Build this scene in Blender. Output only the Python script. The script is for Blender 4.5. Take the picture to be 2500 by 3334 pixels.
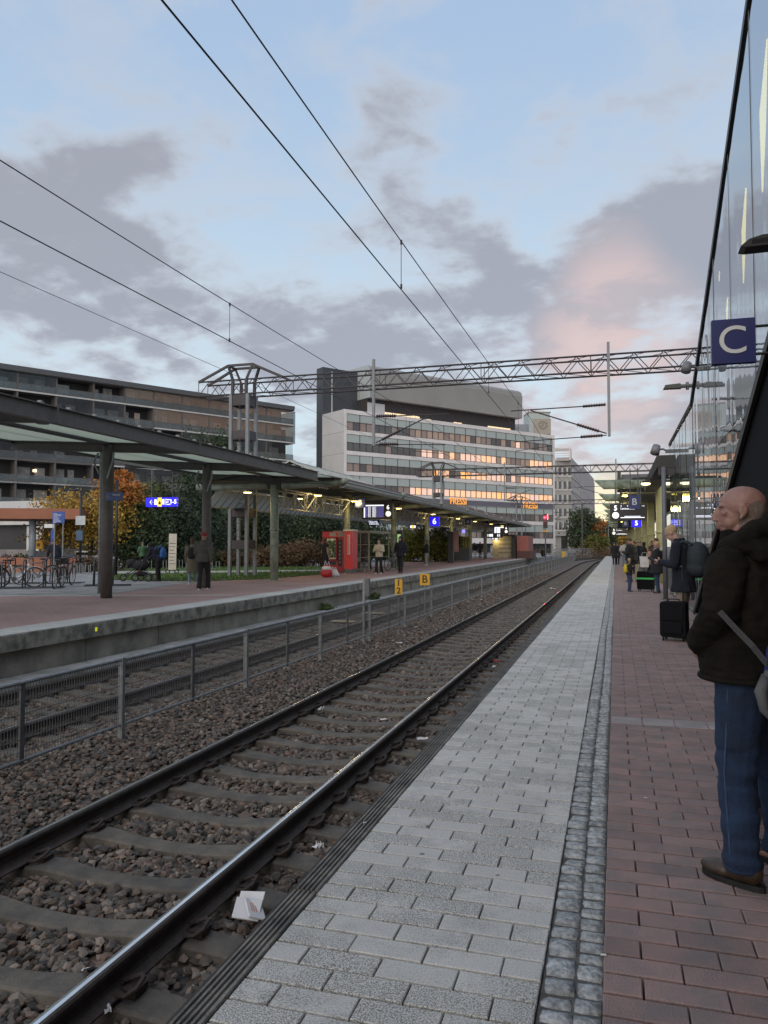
import bpy, math, random
import numpy as np
from mathutils import Vector, Matrix, Euler, noise
random.seed(7); rng = np.random.default_rng(7)
PI = math.pi; R = math.radians
for o in list(bpy.data.objects): bpy.data.objects.remove(o)
S = bpy.context.scene
C = S.collection

# ------------------------------------------------------------------ camera
cam_d = bpy.data.cameras.new('camera'); cam = bpy.data.objects.new('camera', cam_d); C.objects.link(cam)
CAM = Vector((0, 0, 1.51)); PSI = R(16.72); PIT = R(2.49); FPX = 2504.0
cam.location = CAM; cam.rotation_euler = (R(90) + PIT, 0, PSI)
cam_d.sensor_fit = 'VERTICAL'; cam_d.sensor_height = 36.0; cam_d.lens = 36.0 * FPX / 3334.0
cam_d.clip_start = 0.05; cam_d.clip_end = 3000
S.camera = cam
S.render.resolution_x = 768; S.render.resolution_y = 1024
_r = Vector((math.cos(PSI), math.sin(PSI), 0)); _fh = Vector((-math.sin(PSI), math.cos(PSI), 0))
_f = _fh * math.cos(PIT) + Vector((0, 0, math.sin(PIT))); _u = -_fh * math.sin(PIT) + Vector((0, 0, math.cos(PIT)))
def ray(x, y): return _f + _r * ((x - 1250) / FPX) - _u * ((y - 1667) / FPX)
def at(x, y, d): return CAM + ray(x, y) * d              # point seen at photo pixel, d metres deep
def onz(x, y, z):                                         # point on the horizontal plane z
    d = ray(x, y); return CAM + d * ((z - CAM.z) / d.z)
def ony(x, y, Y):
    d = ray(x, y); return CAM + d * (Y / d.y)
def onx(x, y, X):
    d = ray(x, y); return CAM + d * (X / d.x)

# ------------------------------------------------------------------ colour management, world, sun
S.view_settings.view_transform = 'Standard'; S.view_settings.look = 'None'
S.view_settings.gamma = 1.0; S.view_settings.use_curve_mapping = False
S.view_settings.exposure = 0.42
SUN_EL, SUN_AZ = R(30), R(185)                              # wide soft lamp added from behind the viewer, standing in for diffuse dusk skylight
W = bpy.data.worlds.new('World'); S.world = W; W.use_nodes = True
nt = W.node_tree; nt.nodes.clear()
def N(t, typ, **k):
    n = t.nodes.new(typ)
    for a, v in k.items(): setattr(n, a, v)
    return n
def L(t, a, b): t.links.new(a, b)
wo = N(nt, 'ShaderNodeOutputWorld'); bg = N(nt, 'ShaderNodeBackground'); bg.inputs['Strength'].default_value = 0.1
L(nt, bg.outputs[0], wo.inputs[0])
sky = N(nt, 'ShaderNodeTexSky', sky_type='NISHITA', sun_disc=False)
sky.sun_elevation = SUN_EL; sky.sun_rotation = SUN_AZ; sky.altitude = 50; sky.air_density = 1.0; sky.dust_density = 1.5; sky.ozone_density = 1.5
tc = N(nt, 'ShaderNodeTexCoord'); sep = N(nt, 'ShaderNodeSeparateXYZ'); L(nt, tc.outputs['Generated'], sep.inputs[0])
def mth(t, op, a, b=None, c=None, clamp=False):
    n = N(t, 'ShaderNodeMath', operation=op, use_clamp=clamp)
    for i, v in enumerate((a, b, c)):
        if v is None: continue
        if isinstance(v, (int, float)): n.inputs[i].default_value = v
        else: L(t, v, n.inputs[i])
    return n.outputs[0]
def mixc(t, f, a, b):
    n = N(t, 'ShaderNodeMix', data_type='RGBA', blend_type='MIX')
    for i, v in ((0, f), (6, a), (7, b)):
        if isinstance(v, (int, float)): n.inputs[i].default_value = v
        elif isinstance(v, (tuple, list)): n.inputs[i].default_value = (*v[:3], 1)
        else: L(t, v, n.inputs[i])
    return n.outputs[2]
def smooth(t, v, lo, hi, a=0.0, b=1.0):
    n = N(t, 'ShaderNodeMapRange', interpolation_type='SMOOTHSTEP')
    L(t, v, n.inputs[0]); n.inputs[1].default_value = lo; n.inputs[2].default_value = hi; n.inputs[3].default_value = a; n.inputs[4].default_value = b
    return n.outputs[0]
def blob(d, rad):                                         # soft patch of sky round a direction
    v = N(nt, 'ShaderNodeVectorMath', operation='DOT_PRODUCT'); L(nt, tc.outputs['Generated'], v.inputs[0]); v.inputs[1].default_value = Vector(d).normalized()
    return smooth(nt, v.outputs['Value'], math.cos(R(rad)), 1.0)
zc = mth(nt, 'MAXIMUM', sep.outputs[2], 0.0); den = mth(nt, 'ADD', zc, 0.22)
cx = mth(nt, 'DIVIDE', sep.outputs[0], den); cy = mth(nt, 'DIVIDE', sep.outputs[1], den)
cmb = N(nt, 'ShaderNodeCombineXYZ'); L(nt, cx, cmb.inputs[0]); L(nt, cy, cmb.inputs[1]); cmb.inputs[2].default_value = 3.7
def nz(scale, det, rough=0.55, dist=0.0, vec=None):
    n = N(nt, 'ShaderNodeTexNoise'); n.inputs['Scale'].default_value = scale; n.inputs['Detail'].default_value = det
    n.inputs['Roughness'].default_value = rough; n.inputs['Distortion'].default_value = dist
    L(nt, vec or cmb.outputs[0], n.inputs['Vector']); return n.outputs['Fac']
n1 = nz(1.9, 8, 0.56, 0.25); n2 = nz(5.5, 7, 0.55, 0.2); n3 = nz(1.3, 4, 0.5)
dens = mth(nt, 'ADD', mth(nt, 'ADD', mth(nt, 'MULTIPLY', n1, 0.95), mth(nt, 'MULTIPLY', n2, 0.75)), -.29)
lowb = smooth(nt, sep.outputs[2], 0.60, 0.26, -0.08, 0.065)
dens = mth(nt, 'ADD', dens, lowb)
for px, py, rd, am in ((250, 850, 11, .12), (780, 860, 8, .10), (1650, 960, 9, .14), (2130, 640, 8, .15), (2050, 1000, 9, .10), (560, 1060, 8, .06),
                       (1000, 1010, 7, .05), (1350, 1250, 8, .05), (60, 560, 6, .10), (420, 170, 10, .12), (1300, 60, 8, .08), (1950, 60, 8, .07), (2350, 250, 7, .05), (2000, 1450, 8, .06),
                       (900, 560, 8, -.10), (1350, 430, 12, -.10), (1830, 830, 5, -.12), (120, 1090, 4, -.12), (1330, 1060, 4, -.10), (850, 800, 4, -.02), (700, 1080, 3, -.08)):
    dens = mth(nt, 'ADD', dens, mth(nt, 'MULTIPLY', blob(ray(px, py), rd), am * .8))
veil = mth(nt, 'MULTIPLY', smooth(nt, nz(2.6, 6, .6, .4), .42, .66), .42)
cov = mth(nt, 'MAXIMUM', smooth(nt, dens, 0.44, 0.74), veil)
thick = smooth(nt, dens, 0.54, 0.76)
blue = mixc(nt, smooth(nt, sep.outputs[2], 0.08, 0.62), (5.2, 6.35, 6.9), (3.2, 4.35, 6.0))
warmcl = mixc(nt, n3, (5.2, 5.2, 6.1), (4.6, 4.7, 5.7))
cloud = mixc(nt, thick, (4.9, 5.05, 5.4), (3.0, 3.1, 3.5))
pk = mth(nt, 'ADD', mth(nt, 'ADD', mth(nt, 'MULTIPLY', blob(ray(2010, 1100), 7.0), .75), mth(nt, 'MULTIPLY', blob(ray(1990, 870), 4.0), .35)), mth(nt, 'MULTIPLY', blob(ray(1900, 1450), 11), .5), clamp=True)
pk = mth(nt, 'MULTIPLY', pk, smooth(nt, n2, 0.36, 0.6, 0.45, 1.0))
cloud = mixc(nt, pk, cloud, (5.8, 4.45, 4.2))
cust = mixc(nt, cov, blue, cloud)
hz = smooth(nt, sep.outputs[2], 0.10, 0.0, 0.0, 0.5)
cust = mixc(nt, hz, cust, (6.2, 6.3, 6.2))
cust = mixc(nt, mth(nt, 'MULTIPLY', blob(ray(1960, 1740), 5.5), .85), cust, (9.5, 8.3, 5.2))
sunset = mth(nt, 'MULTIPLY', blob((1, 0.05, 0.05), 16), 0.18)
cust = mixc(nt, sunset, cust, (8.5, 5.6, 4.0))
fin = mixc(nt, 0.88, sky.outputs[0], cust)
fin = mixc(nt, smooth(nt, sep.outputs[2], -0.02, -0.12), fin, (1.2, 1.15, 1.1))
L(nt, fin, bg.inputs[0])

sd = bpy.data.lights.new('sun', 'SUN'); sun = bpy.data.objects.new('sun', sd); C.objects.link(sun)
sd.energy = 1.4; sd.angle = R(75); sd.color = (1.0, 0.86, 0.72)
sdir = Vector((math.cos(SUN_EL) * math.sin(SUN_AZ), math.cos(SUN_EL) * math.cos(SUN_AZ), math.sin(SUN_EL)))
sun.rotation_euler = (-sdir).to_track_quat('-Z', 'Y').to_euler(); sun.location = (60, 0, 60)

# ------------------------------------------------------------------ materials
MATS = {}
def mat(name, col, rough=0.7, metal=0.0, var=0.12, scale=3.0, bump=0.0, bscale=40.0, col2=None, ior=None, rnd=0.0, coat=0.0, spec=None):
    """plain surface: base colour broken up by two noises (wear, stains), optional second stain colour, fine bump, per-piece shade"""
    if name in MATS: return MATS[name]
    m = bpy.data.materials.new(name); MATS[name] = m; m.use_nodes = True; t = m.node_tree
    b = t.nodes['Principled BSDF']; b.inputs['Roughness'].default_value = rough; b.inputs['Metallic'].default_value = metal
    if ior: b.inputs['IOR'].default_value = ior
    if spec is not None: b.inputs['Specular IOR Level'].default_value = spec
    if coat: b.inputs['Coat Weight'].default_value = coat
    g = N(t, 'ShaderNodeNewGeometry')
    n = N(t, 'ShaderNodeTexNoise'); n.inputs['Scale'].default_value = scale; n.inputs['Detail'].default_value = 8; n.inputs['Roughness'].default_value = .65
    L(t, g.outputs['Position'], n.inputs['Vector'])
    d = [max(c * (1 - var), 0) for c in col]; l = [c * (1 + var) for c in col]
    if col2: d = col2
    c = mixc(t, smooth(t, n.outputs['Fac'], 0.3, 0.7), d, l)
    if rnd:
        oi = N(t, 'ShaderNodeObjectInfo')
        f = mth(t, 'FRACT', mth(t, 'ADD', oi.outputs['Random'], g.outputs['Random Per Island']))
        hs = N(t, 'ShaderNodeHueSaturation'); L(t, c, hs.inputs['Color'])
        L(t, mth(t, 'MULTIPLY_ADD', f, 2 * rnd, 1 - rnd), hs.inputs['Value']); c = hs.outputs[0]
    L(t, c, b.inputs['Base Color'])
    rr = mth(t, 'MULTIPLY_ADD', n.outputs['Fac'], 0.3 * rough, rough * 0.85); L(t, rr, b.inputs['Roughness'])
    if bump:
        n2 = N(t, 'ShaderNodeTexNoise'); n2.inputs['Scale'].default_value = bscale; n2.inputs['Detail'].default_value = 5; L(t, g.outputs['Position'], n2.inputs['Vector'])
        bp = N(t, 'ShaderNodeBump'); bp.inputs['Strength'].default_value = bump; bp.inputs['Distance'].default_value = 0.02
        L(t, n2.outputs['Fac'], bp.inputs['Height']); L(t, bp.outputs[0], b.inputs['Normal'])
    return m
def emis(name, col, st):
    if name in MATS: return MATS[name]
    m = bpy.data.materials.new(name); MATS[name] = m; m.use_nodes = True; b = m.node_tree.nodes['Principled BSDF']
    b.inputs['Base Color'].default_value = (*col, 1); b.inputs['Emission Color'].default_value = (*col, 1); b.inputs['Emission Strength'].default_value = st; b.inputs['Roughness'].default_value = .4
    return m
def glassy(name, tint, refl, transp, rough=0.02, wav=0.0, inner=(.03, .03, .035), wscale=(.6, .6, .6)):
    """pane: part mirror, part see-through, part dark body"""
    if name in MATS: return MATS[name]
    m = bpy.data.materials.new(name); MATS[name] = m; m.use_nodes = True; t = m.node_tree; t.nodes.clear()
    o = N(t, 'ShaderNodeOutputMaterial'); gl = N(t, 'ShaderNodeBsdfGlossy'); gl.inputs['Color'].default_value = (*tint, 1); gl.inputs['Roughness'].default_value = rough
    tr = N(t, 'ShaderNodeBsdfTransparent'); tr.inputs[0].default_value = (.75, .8, .8, 1); df = N(t, 'ShaderNodeBsdfDiffuse'); df.inputs[0].default_value = (*inner, 1)
    m1 = N(t, 'ShaderNodeMixShader'); m1.inputs[0].default_value = transp; L(t, df.outputs[0], m1.inputs[1]); L(t, tr.outputs[0], m1.inputs[2])
    lw = N(t, 'ShaderNodeLayerWeight'); lw.inputs[0].default_value = .35
    f = mth(t, 'MULTIPLY_ADD', lw.outputs['Fresnel'], 0.5, refl, clamp=True)
    m2 = N(t, 'ShaderNodeMixShader'); L(t, f, m2.inputs[0]); L(t, m1.outputs[0], m2.inputs[1]); L(t, gl.outputs[0], m2.inputs[2]); L(t, m2.outputs[0], o.inputs[0])
    if wav:
        g = N(t, 'ShaderNodeNewGeometry'); vm = N(t, 'ShaderNodeVectorMath', operation='MULTIPLY'); L(t, g.outputs['Position'], vm.inputs[0]); vm.inputs[1].default_value = wscale
        n = N(t, 'ShaderNodeTexNoise'); n.inputs['Scale'].default_value = 1; n.inputs['Detail'].default_value = 1; L(t, vm.outputs[0], n.inputs['Vector'])
        bp = N(t, 'ShaderNodeBump'); bp.inputs['Strength'].default_value = 1; bp.inputs['Distance'].default_value = wav; L(t, n.outputs['Fac'], bp.inputs['Height']); L(t, bp.outputs[0], gl.inputs['Normal'])
    return m
def stony(name, cols, scale, bump=0.6, dist='EUCLIDEAN'):
    """coarse broken stone seen as one surface"""
    m = bpy.data.materials.new(name); m.use_nodes = True; t = m.node_tree; b = t.nodes['Principled BSDF']; b.inputs['Roughness'].default_value = .85
    g = N(t, 'ShaderNodeNewGeometry'); v = N(t, 'ShaderNodeTexVoronoi'); v.inputs['Scale'].default_value = scale; L(t, g.outputs['Position'], v.inputs['Vector'])
    s = N(t, 'ShaderNodeSeparateColor'); L(t, v.outputs['Color'], s.inputs[0])
    cr = N(t, 'ShaderNodeValToRGB'); L(t, s.outputs[0], cr.inputs[0]); e = cr.color_ramp.elements
    e[0].color = (*cols[0], 1); e[1].color = (*cols[-1], 1)
    for i, c in enumerate(cols[1:-1]): x = e.new((i + 1) / (len(cols) - 1)); x.color = (*c, 1)
    L(t, cr.outputs[0], b.inputs['Base Color'])
    bp = N(t, 'ShaderNodeBump'); bp.inputs['Strength'].default_value = bump; bp.inputs['Distance'].default_value = .05; bp.invert = True
    L(t, v.outputs['Distance'], bp.inputs['Height']); L(t, bp.outputs[0], b.inputs['Normal'])
    return m
def instcol(name, cols, rough=.85, scale=14):
    """each stone / leaf its own shade"""
    m = bpy.data.materials.new(name); m.use_nodes = True; t = m.node_tree; b = t.nodes['Principled BSDF']; b.inputs['Roughness'].default_value = rough
    oi = N(t, 'ShaderNodeObjectInfo'); g = N(t, 'ShaderNodeNewGeometry')
    f = mth(t, 'FRACT', mth(t, 'ADD', oi.outputs['Random'], g.outputs['Random Per Island']))
    cr = N(t, 'ShaderNodeValToRGB'); L(t, f, cr.inputs[0]); e = cr.color_ramp.elements
    e[0].color = (*cols[0], 1); e[1].color = (*cols[-1], 1)
    for i, c in enumerate(cols[1:-1]): x = e.new((i + 1) / (len(cols) - 1)); x.color = (*c, 1)
    n = N(t, 'ShaderNodeTexNoise'); n.inputs['Scale'].default_value = scale; n.inputs['Detail'].default_value = 4; L(t, g.outputs['Position'], n.inputs['Vector'])
    hs = N(t, 'ShaderNodeHueSaturation'); L(t, cr.outputs[0], hs.inputs['Color']); L(t, mth(t, 'MULTIPLY_ADD', n.outputs['Fac'], 1.0, .5), hs.inputs['Value'])
    L(t, hs.outputs[0], b.inputs['Base Color'])
    return m

# ------------------------------------------------------------------ geometry helpers
KIDS = {}
class G:
    def __init__(s): s.v = []; s.f = []; s.m = []; s.k = 0
    def face(s, pts, k=None):
        b = len(s.v); s.v += [tuple(p) for p in pts]; s.f.append(tuple(range(b, b + len(pts)))); s.m.append(s.k if k is None else k); return s
    def box(s, x0, x1, y0, y1, z0, z1, k=None, M=None):
        P = [(x0, y0, z0), (x1, y0, z0), (x1, y1, z0), (x0, y1, z0), (x0, y0, z1), (x1, y0, z1), (x1, y1, z1), (x0, y1, z1)]
        if M is not None: P = [tuple(M @ Vector(p)) for p in P]
        b = len(s.v); s.v += P
        for q in ((0, 3, 2, 1), (4, 5, 6, 7), (0, 1, 5, 4), (1, 2, 6, 5), (2, 3, 7, 6), (3, 0, 4, 7)):
            s.f.append(tuple(b + i for i in q)); s.m.append(s.k if k is None else k)
        return s
    def bev(s, x0, x1, y0, y1, z0, z1, c, k=None):        # box with chamfered upper edges
        b = len(s.v); K = s.k if k is None else k
        s.v += [(x0, y0, z0), (x1, y0, z0), (x1, y1, z0), (x0, y1, z0), (x0, y0, z1 - c), (x1, y0, z1 - c), (x1, y1, z1 - c), (x0, y1, z1 - c),
                (x0 + c, y0 + c, z1), (x1 - c, y0 + c, z1), (x1 - c, y1 - c, z1), (x0 + c, y1 - c, z1)]
        for q in ((8, 9, 10, 11), (0, 1, 5, 4), (1, 2, 6, 5), (2, 3, 7, 6), (3, 0, 4, 7), (4, 5, 9, 8), (5, 6, 10, 9), (6, 7, 11, 10), (7, 4, 8, 11)):
            s.f.append(tuple(b + i for i in q)); s.m.append(K)
        return s
    def bar(s, p, q, w, h=None, k=None, up=(0, 0, 1)):     # rectangular bar between two points
        p, q = Vector(p), Vector(q); h = h or w; d = q - p; n = d.length
        if n < 1e-6: return s
        d /= n; u = Vector(up)
        if abs(d.dot(u)) > .99: u = Vector((1, 0, 0))
        r = d.cross(u).normalized(); u = r.cross(d)
        M = Matrix((( *r, ), ( *d, ), ( *u, ))).transposed().to_4x4(); M.translation = p
        return s.box(-w / 2, w / 2, 0, n, -h / 2, h / 2, k, M)
    def tube(s, pts, r, n=8, k=None, cap=True, closed=False):
        pts = [Vector(p) for p in pts]; K = s.k if k is None else k; b = len(s.v); m = len(pts); rs = r if isinstance(r, (list, tuple)) else [r] * m
        prev = None
        for i, p in enumerate(pts):
            if closed: d = pts[(i + 1) % m] - pts[i - 1]
            else: d = pts[min(i + 1, m - 1)] - pts[max(i - 1, 0)]
            d = d.normalized() if d.length else Vector((0, 0, 1))
            if prev is None:
                u = Vector((0, 0, 1)) if abs(d.z) < .9 else Vector((1, 0, 0)); a = d.cross(u).normalized()
            else: a = (prev - d * prev.dot(d)).normalized()
            prev = a; c = d.cross(a)
            for j in range(n):
                t = 2 * PI * j / n; s.v.append(tuple(p + (a * math.cos(t) + c * math.sin(t)) * rs[i]))
        for i in range(m if closed else m - 1):
            i2 = (i + 1) % m
            for j in range(n):
                s.f.append((b + i * n + j, b + i * n + (j + 1) % n, b + i2 * n + (j + 1) % n, b + i2 * n + j)); s.m.append(K)
        if cap and not closed:
            s.f.append(tuple(b + j for j in reversed(range(n)))); s.m.append(K); s.f.append(tuple(b + (m - 1) * n + j for j in range(n))); s.m.append(K)
        return s
    def ring(s, c, rad, r, ax='x', n=24, m=6, k=None):
        P = []
        for i in range(n):
            t = 2 * PI * i / n; a, b_ = math.cos(t) * rad, math.sin(t) * rad
            P.append(Vector(c) + (Vector((0, a, b_)) if ax == 'x' else Vector((a, 0, b_)) if ax == 'y' else Vector((a, b_, 0))))
        return s.tube(P, r, m, k, closed=True)
    def rings(s, rs, n=16, k=None, cap=True):              # loft of ellipses: (centre, rx, ry) stacked, in-plane axes x,y unless M given
        b = len(s.v); K = s.k if k is None else k
        for c, rx, ry in rs:
            for j in range(n):
                t = 2 * PI * j / n; s.v.append((c[0] + rx * math.cos(t), c[1] + ry * math.sin(t), c[2]))
        for i in range(len(rs) - 1):
            for j in range(n):
                s.f.append((b + i * n + j, b + i * n + (j + 1) % n, b + (i + 1) * n + (j + 1) % n, b + (i + 1) * n + j)); s.m.append(K)
        if cap:
            s.f.append(tuple(b + j for j in reversed(range(n)))); s.m.append(K); s.f.append(tuple(b + (len(rs) - 1) * n + j for j in range(n))); s.m.append(K)
        return s
    def ell(s, c, r, M=None, n=12, m=8, k=None):           # ellipsoid
        b = len(s.v); K = s.k if k is None else k; c = Vector(c)
        M = M or Matrix.Identity(3)
        s.v.append(tuple(c + M @ Vector((0, 0, r[2]))))
        for i in range(1, m):
            a = PI * i / m
            for j in range(n):
                t = 2 * PI * j / n; s.v.append(tuple(c + M @ Vector((r[0] * math.sin(a) * math.cos(t), r[1] * math.sin(a) * math.sin(t), r[2] * math.cos(a)))))
        s.v.append(tuple(c + M @ Vector((0, 0, -r[2])))); e = len(s.v) - 1
        for j in range(n): s.f.append((b, b + 1 + j, b + 1 + (j + 1) % n)); s.m.append(K)
        for i in range(m - 2):
            for j in range(n):
                p = b + 1 + i * n; s.f.append((p + j, p + n + j, p + n + (j + 1) % n, p + (j + 1) % n)); s.m.append(K)
        p = b + 1 + (m - 2) * n
        for j in range(n): s.f.append((e, p + (j + 1) % n, p + j)); s.m.append(K)
        return s
    def cap(s, p, q, r0, r1, n=10):                        # tapered capsule for bodies
        p, q = Vector(p), Vector(q); s.ell(p, (r0,) * 3, n=n, m=6); s.ell(q, (r1,) * 3, n=n, m=6); s.tube([p, q], [r0, r1], n); return s
    def prism(s, poly, a, b, ax='y', k=None):              # polygon extruded along an axis; poly in the other two coordinates
        def P(u, v, w): return {'x': (w, u, v), 'y': (u, w, v), 'z': (u, v, w)}[ax]
        K = s.k if k is None else k; n = len(poly); o = len(s.v)
        s.v += [P(u, v, a) for u, v in poly] + [P(u, v, b) for u, v in poly]
        s.f.append(tuple(range(o, o + n))); s.f.append(tuple(reversed(range(o + n, o + 2 * n)))); s.m += [K, K]
        for i in range(n):
            j = (i + 1) % n; s.f.append((o + i, o + n + i, o + n + j, o + j)); s.m.append(K)
        return s
    def mesh(s, name, mats, sm=False):
        me = bpy.data.meshes.new(name); me.from_pydata(s.v, [], s.f)
        for m in (mats if isinstance(mats, (list, tuple)) else [mats]): me.materials.append(m)
        if any(s.m): me.polygons.foreach_set('material_index', s.m)
        if sm: me.polygons.foreach_set('use_smooth', [True] * len(me.polygons))
        me.update(); return me
def tag(o, label=None, cat=None, group=None, kind=None):
    if label: o['label'] = label
    if cat: o['category'] = cat
    if group: o['group'] = group
    if kind: o['kind'] = kind
    return o
def link(name, me, parent=None, loc=None, rot=None, wp=False):
    o = bpy.data.objects.new(name, me); C.objects.link(o)
    if loc is not None: o.location = loc
    if rot is not None: o.rotation_euler = rot
    if parent is not None:
        o.parent = parent
        KIDS.setdefault(parent.name, []).append(o)
        if wp: o.matrix_parent_inverse = (Matrix.Translation(parent.location) @ parent.rotation_euler.to_matrix().to_4x4()).inverted()
    return o
def ob(name, g, m, parent=None, sm=False, loc=None, rot=None, wp=False, **t):
    me = g.mesh(name, m, sm) if isinstance(g, G) else g
    return tag(link(name, me, parent, loc, rot, wp), **t)
def empty(name, loc, rz=0, **t):
    o = bpy.data.objects.new(name, None); C.objects.link(o); o.location = loc; o.rotation_euler = (0, 0, rz); o.empty_display_size = .2
    return tag(o, **t)
def dup(o, loc=None, rz=None, parent=None, **t):
    c = o.copy(); C.objects.link(c)
    if parent is not None: c.parent = parent
    if loc is not None: c.location = loc
    if rz is not None: c.rotation_euler = (0, 0, rz)
    for ch in KIDS.get(o.name, ()): dup(ch, parent=c)
    if parent is not None: KIDS.setdefault(parent.name, []).append(c)
    tag(c, **t); return c
def textmesh(txt, size, bold=0.0, ext=0.004, align='CENTER'):
    cu = bpy.data.curves.new('t', 'FONT'); cu.body = txt; cu.size = size; cu.align_x = align; cu.align_y = 'CENTER'; cu.extrude = ext; cu.offset = bold; cu.resolution_u = 6
    o = bpy.data.objects.new('t', cu); C.objects.link(o)
    me = bpy.data.meshes.new_from_object(o.evaluated_get(bpy.context.evaluated_depsgraph_get())); bpy.data.objects.remove(o); bpy.data.curves.remove(cu); return me
def text(name, txt, size, m, parent, loc, rot=(PI / 2, 0, 0), bold=0.0, align='CENTER', ext=.004):
    me = textmesh(txt, size, bold, ext, align); me.name = name; me.materials.clear(); me.materials.append(m)
    return link(name, me, parent, loc, rot)
# ------------------------------------------------------------------ ground, platforms, tracks
ZL = 0.10                                                 # left platform stands a little higher
mgr = mat('earth', (.10, .095, .085), .95, var=.35, scale=.8, bump=.4)
g = G(); g.face([(-900, -60, -.95), (900, -60, -.95), (900, 1500, -.95), (-900, 1500, -.95)])
ob('ground', g, mgr, kind='structure', label='dark bare earth under and around the station')

mconc = mat('concrete', (.27, .26, .235), .85, var=.22, scale=1.7, bump=.25, bscale=60, col2=(.15, .148, .135))
mconcd = mat('concrete_dark', (.15, .148, .14), .9, var=.3, scale=1.2, bump=.25)
mjoint = mat('joint_sand', (.045, .042, .038), .95, var=.3, scale=20)

# right platform slab with its separate paving pieces
g = G(); g.box(-1.45, 7.5, -3, 112, -.95, -.075); g.box(-1.36, -1.262, -3, 112, -.3, -.02)
plat = ob('platform', g, mjoint, kind='structure', label='near station platform paved in grey and red blocks')
def speckle(name, base, dark, light, bigdark):
    m = bpy.data.materials.new(name); m.use_nodes = True; t = m.node_tree; b = t.nodes['Principled BSDF']; b.inputs['Roughness'].default_value = .8
    gm = N(t, 'ShaderNodeNewGeometry'); oi = N(t, 'ShaderNodeObjectInfo')
    f = mth(t, 'FRACT', mth(t, 'ADD', oi.outputs['Random'], gm.outputs['Random Per Island']))
    def nn(s, d, r=.6):
        n = N(t, 'ShaderNodeTexNoise'); n.inputs['Scale'].default_value = s; n.inputs['Detail'].default_value = d; n.inputs['Roughness'].default_value = r; L(t, gm.outputs['Position'], n.inputs['Vector']); return n.outputs['Fac']
    sp = nn(170, 4, .7); st = nn(2.6, 7, .7); big = nn(.5, 3)
    c = mixc(t, smooth(t, sp, .50, .62), base, dark); c = mixc(t, smooth(t, nn(330, 2), .56, .66), c, light)
    c2 = mixc(t, smooth(t, sp, .42, .58), base, bigdark)
    wear = mth(t, 'ADD', mth(t, 'MULTIPLY', st, .75), mth(t, 'MULTIPLY', f, .28))
    c = mixc(t, smooth(t, wear, .41, .62), c, c2)
    vo = N(t, 'ShaderNodeTexVoronoi'); vo.inputs['Scale'].default_value = 5.5; L(t, gm.outputs['Position'], vo.inputs['Vector'])
    c = mixc(t, mth(t, 'MULTIPLY', smooth(t, vo.outputs['Distance'], .085, .06), .75), c, (.07, .068, .065))
    hs = N(t, 'ShaderNodeHueSaturation'); L(t, c, hs.inputs['Color'])
    L(t, mth(t, 'ADD', mth(t, 'MULTIPLY_ADD', f, .22, .76), mth(t, 'MULTIPLY', big, .32)), hs.inputs['Value']); L(t, hs.outputs[0], b.inputs['Base Color'])
    bp = N(t, 'ShaderNodeBump'); bp.inputs['Strength'].default_value = .8; bp.inputs['Distance'].default_value = .004; L(t, sp, bp.inputs['Height']); L(t, bp.outputs[0], b.inputs['Normal'])
    return m
mwp = speckle('grey_paver', (.58, .57, .54), (.34, .335, .32), (.70, .69, .66), (.17, .167, .155))
mrp = mat('red_paver', (.262, .170, .155), .85, var=.2, scale=4.5, bump=.4, bscale=130, col2=(.195, .162, .155), rnd=.13)
PX, PY, GAP, GY = .272, .131, .0058, .0135
def pave(name, m, x0, x1, y0, y1, limit, parent, half, zt=0.0, skip=None, c=.0035, PX=.272):
    """running bond: first `limit` pieces are objects, the rest one joined sheet of the same pieces"""
    ms = {}
    rest = G(); cnt = 0; r = 0; y = y0
    while y < y1:
        off = 0 if (r + half) % 2 == 0 else PX / 2
        cells = []
        x = x0
        if off: cells.append((x, x + off)); x += off
        while x < x1 - .03:
            cells.append((x, min(x + PX, x1))); x += PX
        for a, b in cells:
            if skip and skip(a, b, y): continue
            w = round(b - a, 3); dz = random.uniform(-.0018, .0012)
            if w < .03: continue
            if cnt < limit and y > 2.0:
                key = (w, random.randrange(3))
                if key not in ms:
                    q = G(); j = lambda: random.uniform(-.0012, .0012)
                    q.bev(-w / 2 + GAP / 2 + j(), w / 2 - GAP / 2 + j(), -PY / 2 + GY / 2 + j(), PY / 2 - GY / 2 + j(), -.07, 0, c); ms[key] = q.mesh(name, m)
                link(name, ms[key], parent, ((a + b) / 2, y + PY / 2, zt + dz), (random.gauss(0, .004), random.gauss(0, .003), random.gauss(0, .003))); cnt += 1
            else: rest.bev(a + GAP / 2, b - GAP / 2, y + GY / 2, y + PY - GY / 2, -.07, zt + dz, c)
        y += PY; r += 1
    ob(name, rest, m, parent, kind='stuff')
pave('grey_paver', mwp, -1.262, -.264, 1.2, 111.9, 300, plat, 0, PX=.285)
pave('red_paver', mrp, -.062, 1.78, 1.2, 111.9, 300, plat, 1)
g = G()
for k in range(4): pass
# light band of grey blocks crossing the red field
mband = mat('pale_paver', (.30, .27, .265), .85, var=.15, scale=4, bump=.3, bscale=100, rnd=.12)
for k, (yb, col) in enumerate(((6.9, 1), (7.04, 1), (13.6, 1), (24.4, 1))):
    for i in range(7):
        q = G(); q.bev(-.05 + i * .26, .2 + i * .26, yb, yb + .12, -.02, .0035, .004); ob('pale_paver', q, mband, plat)
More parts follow.
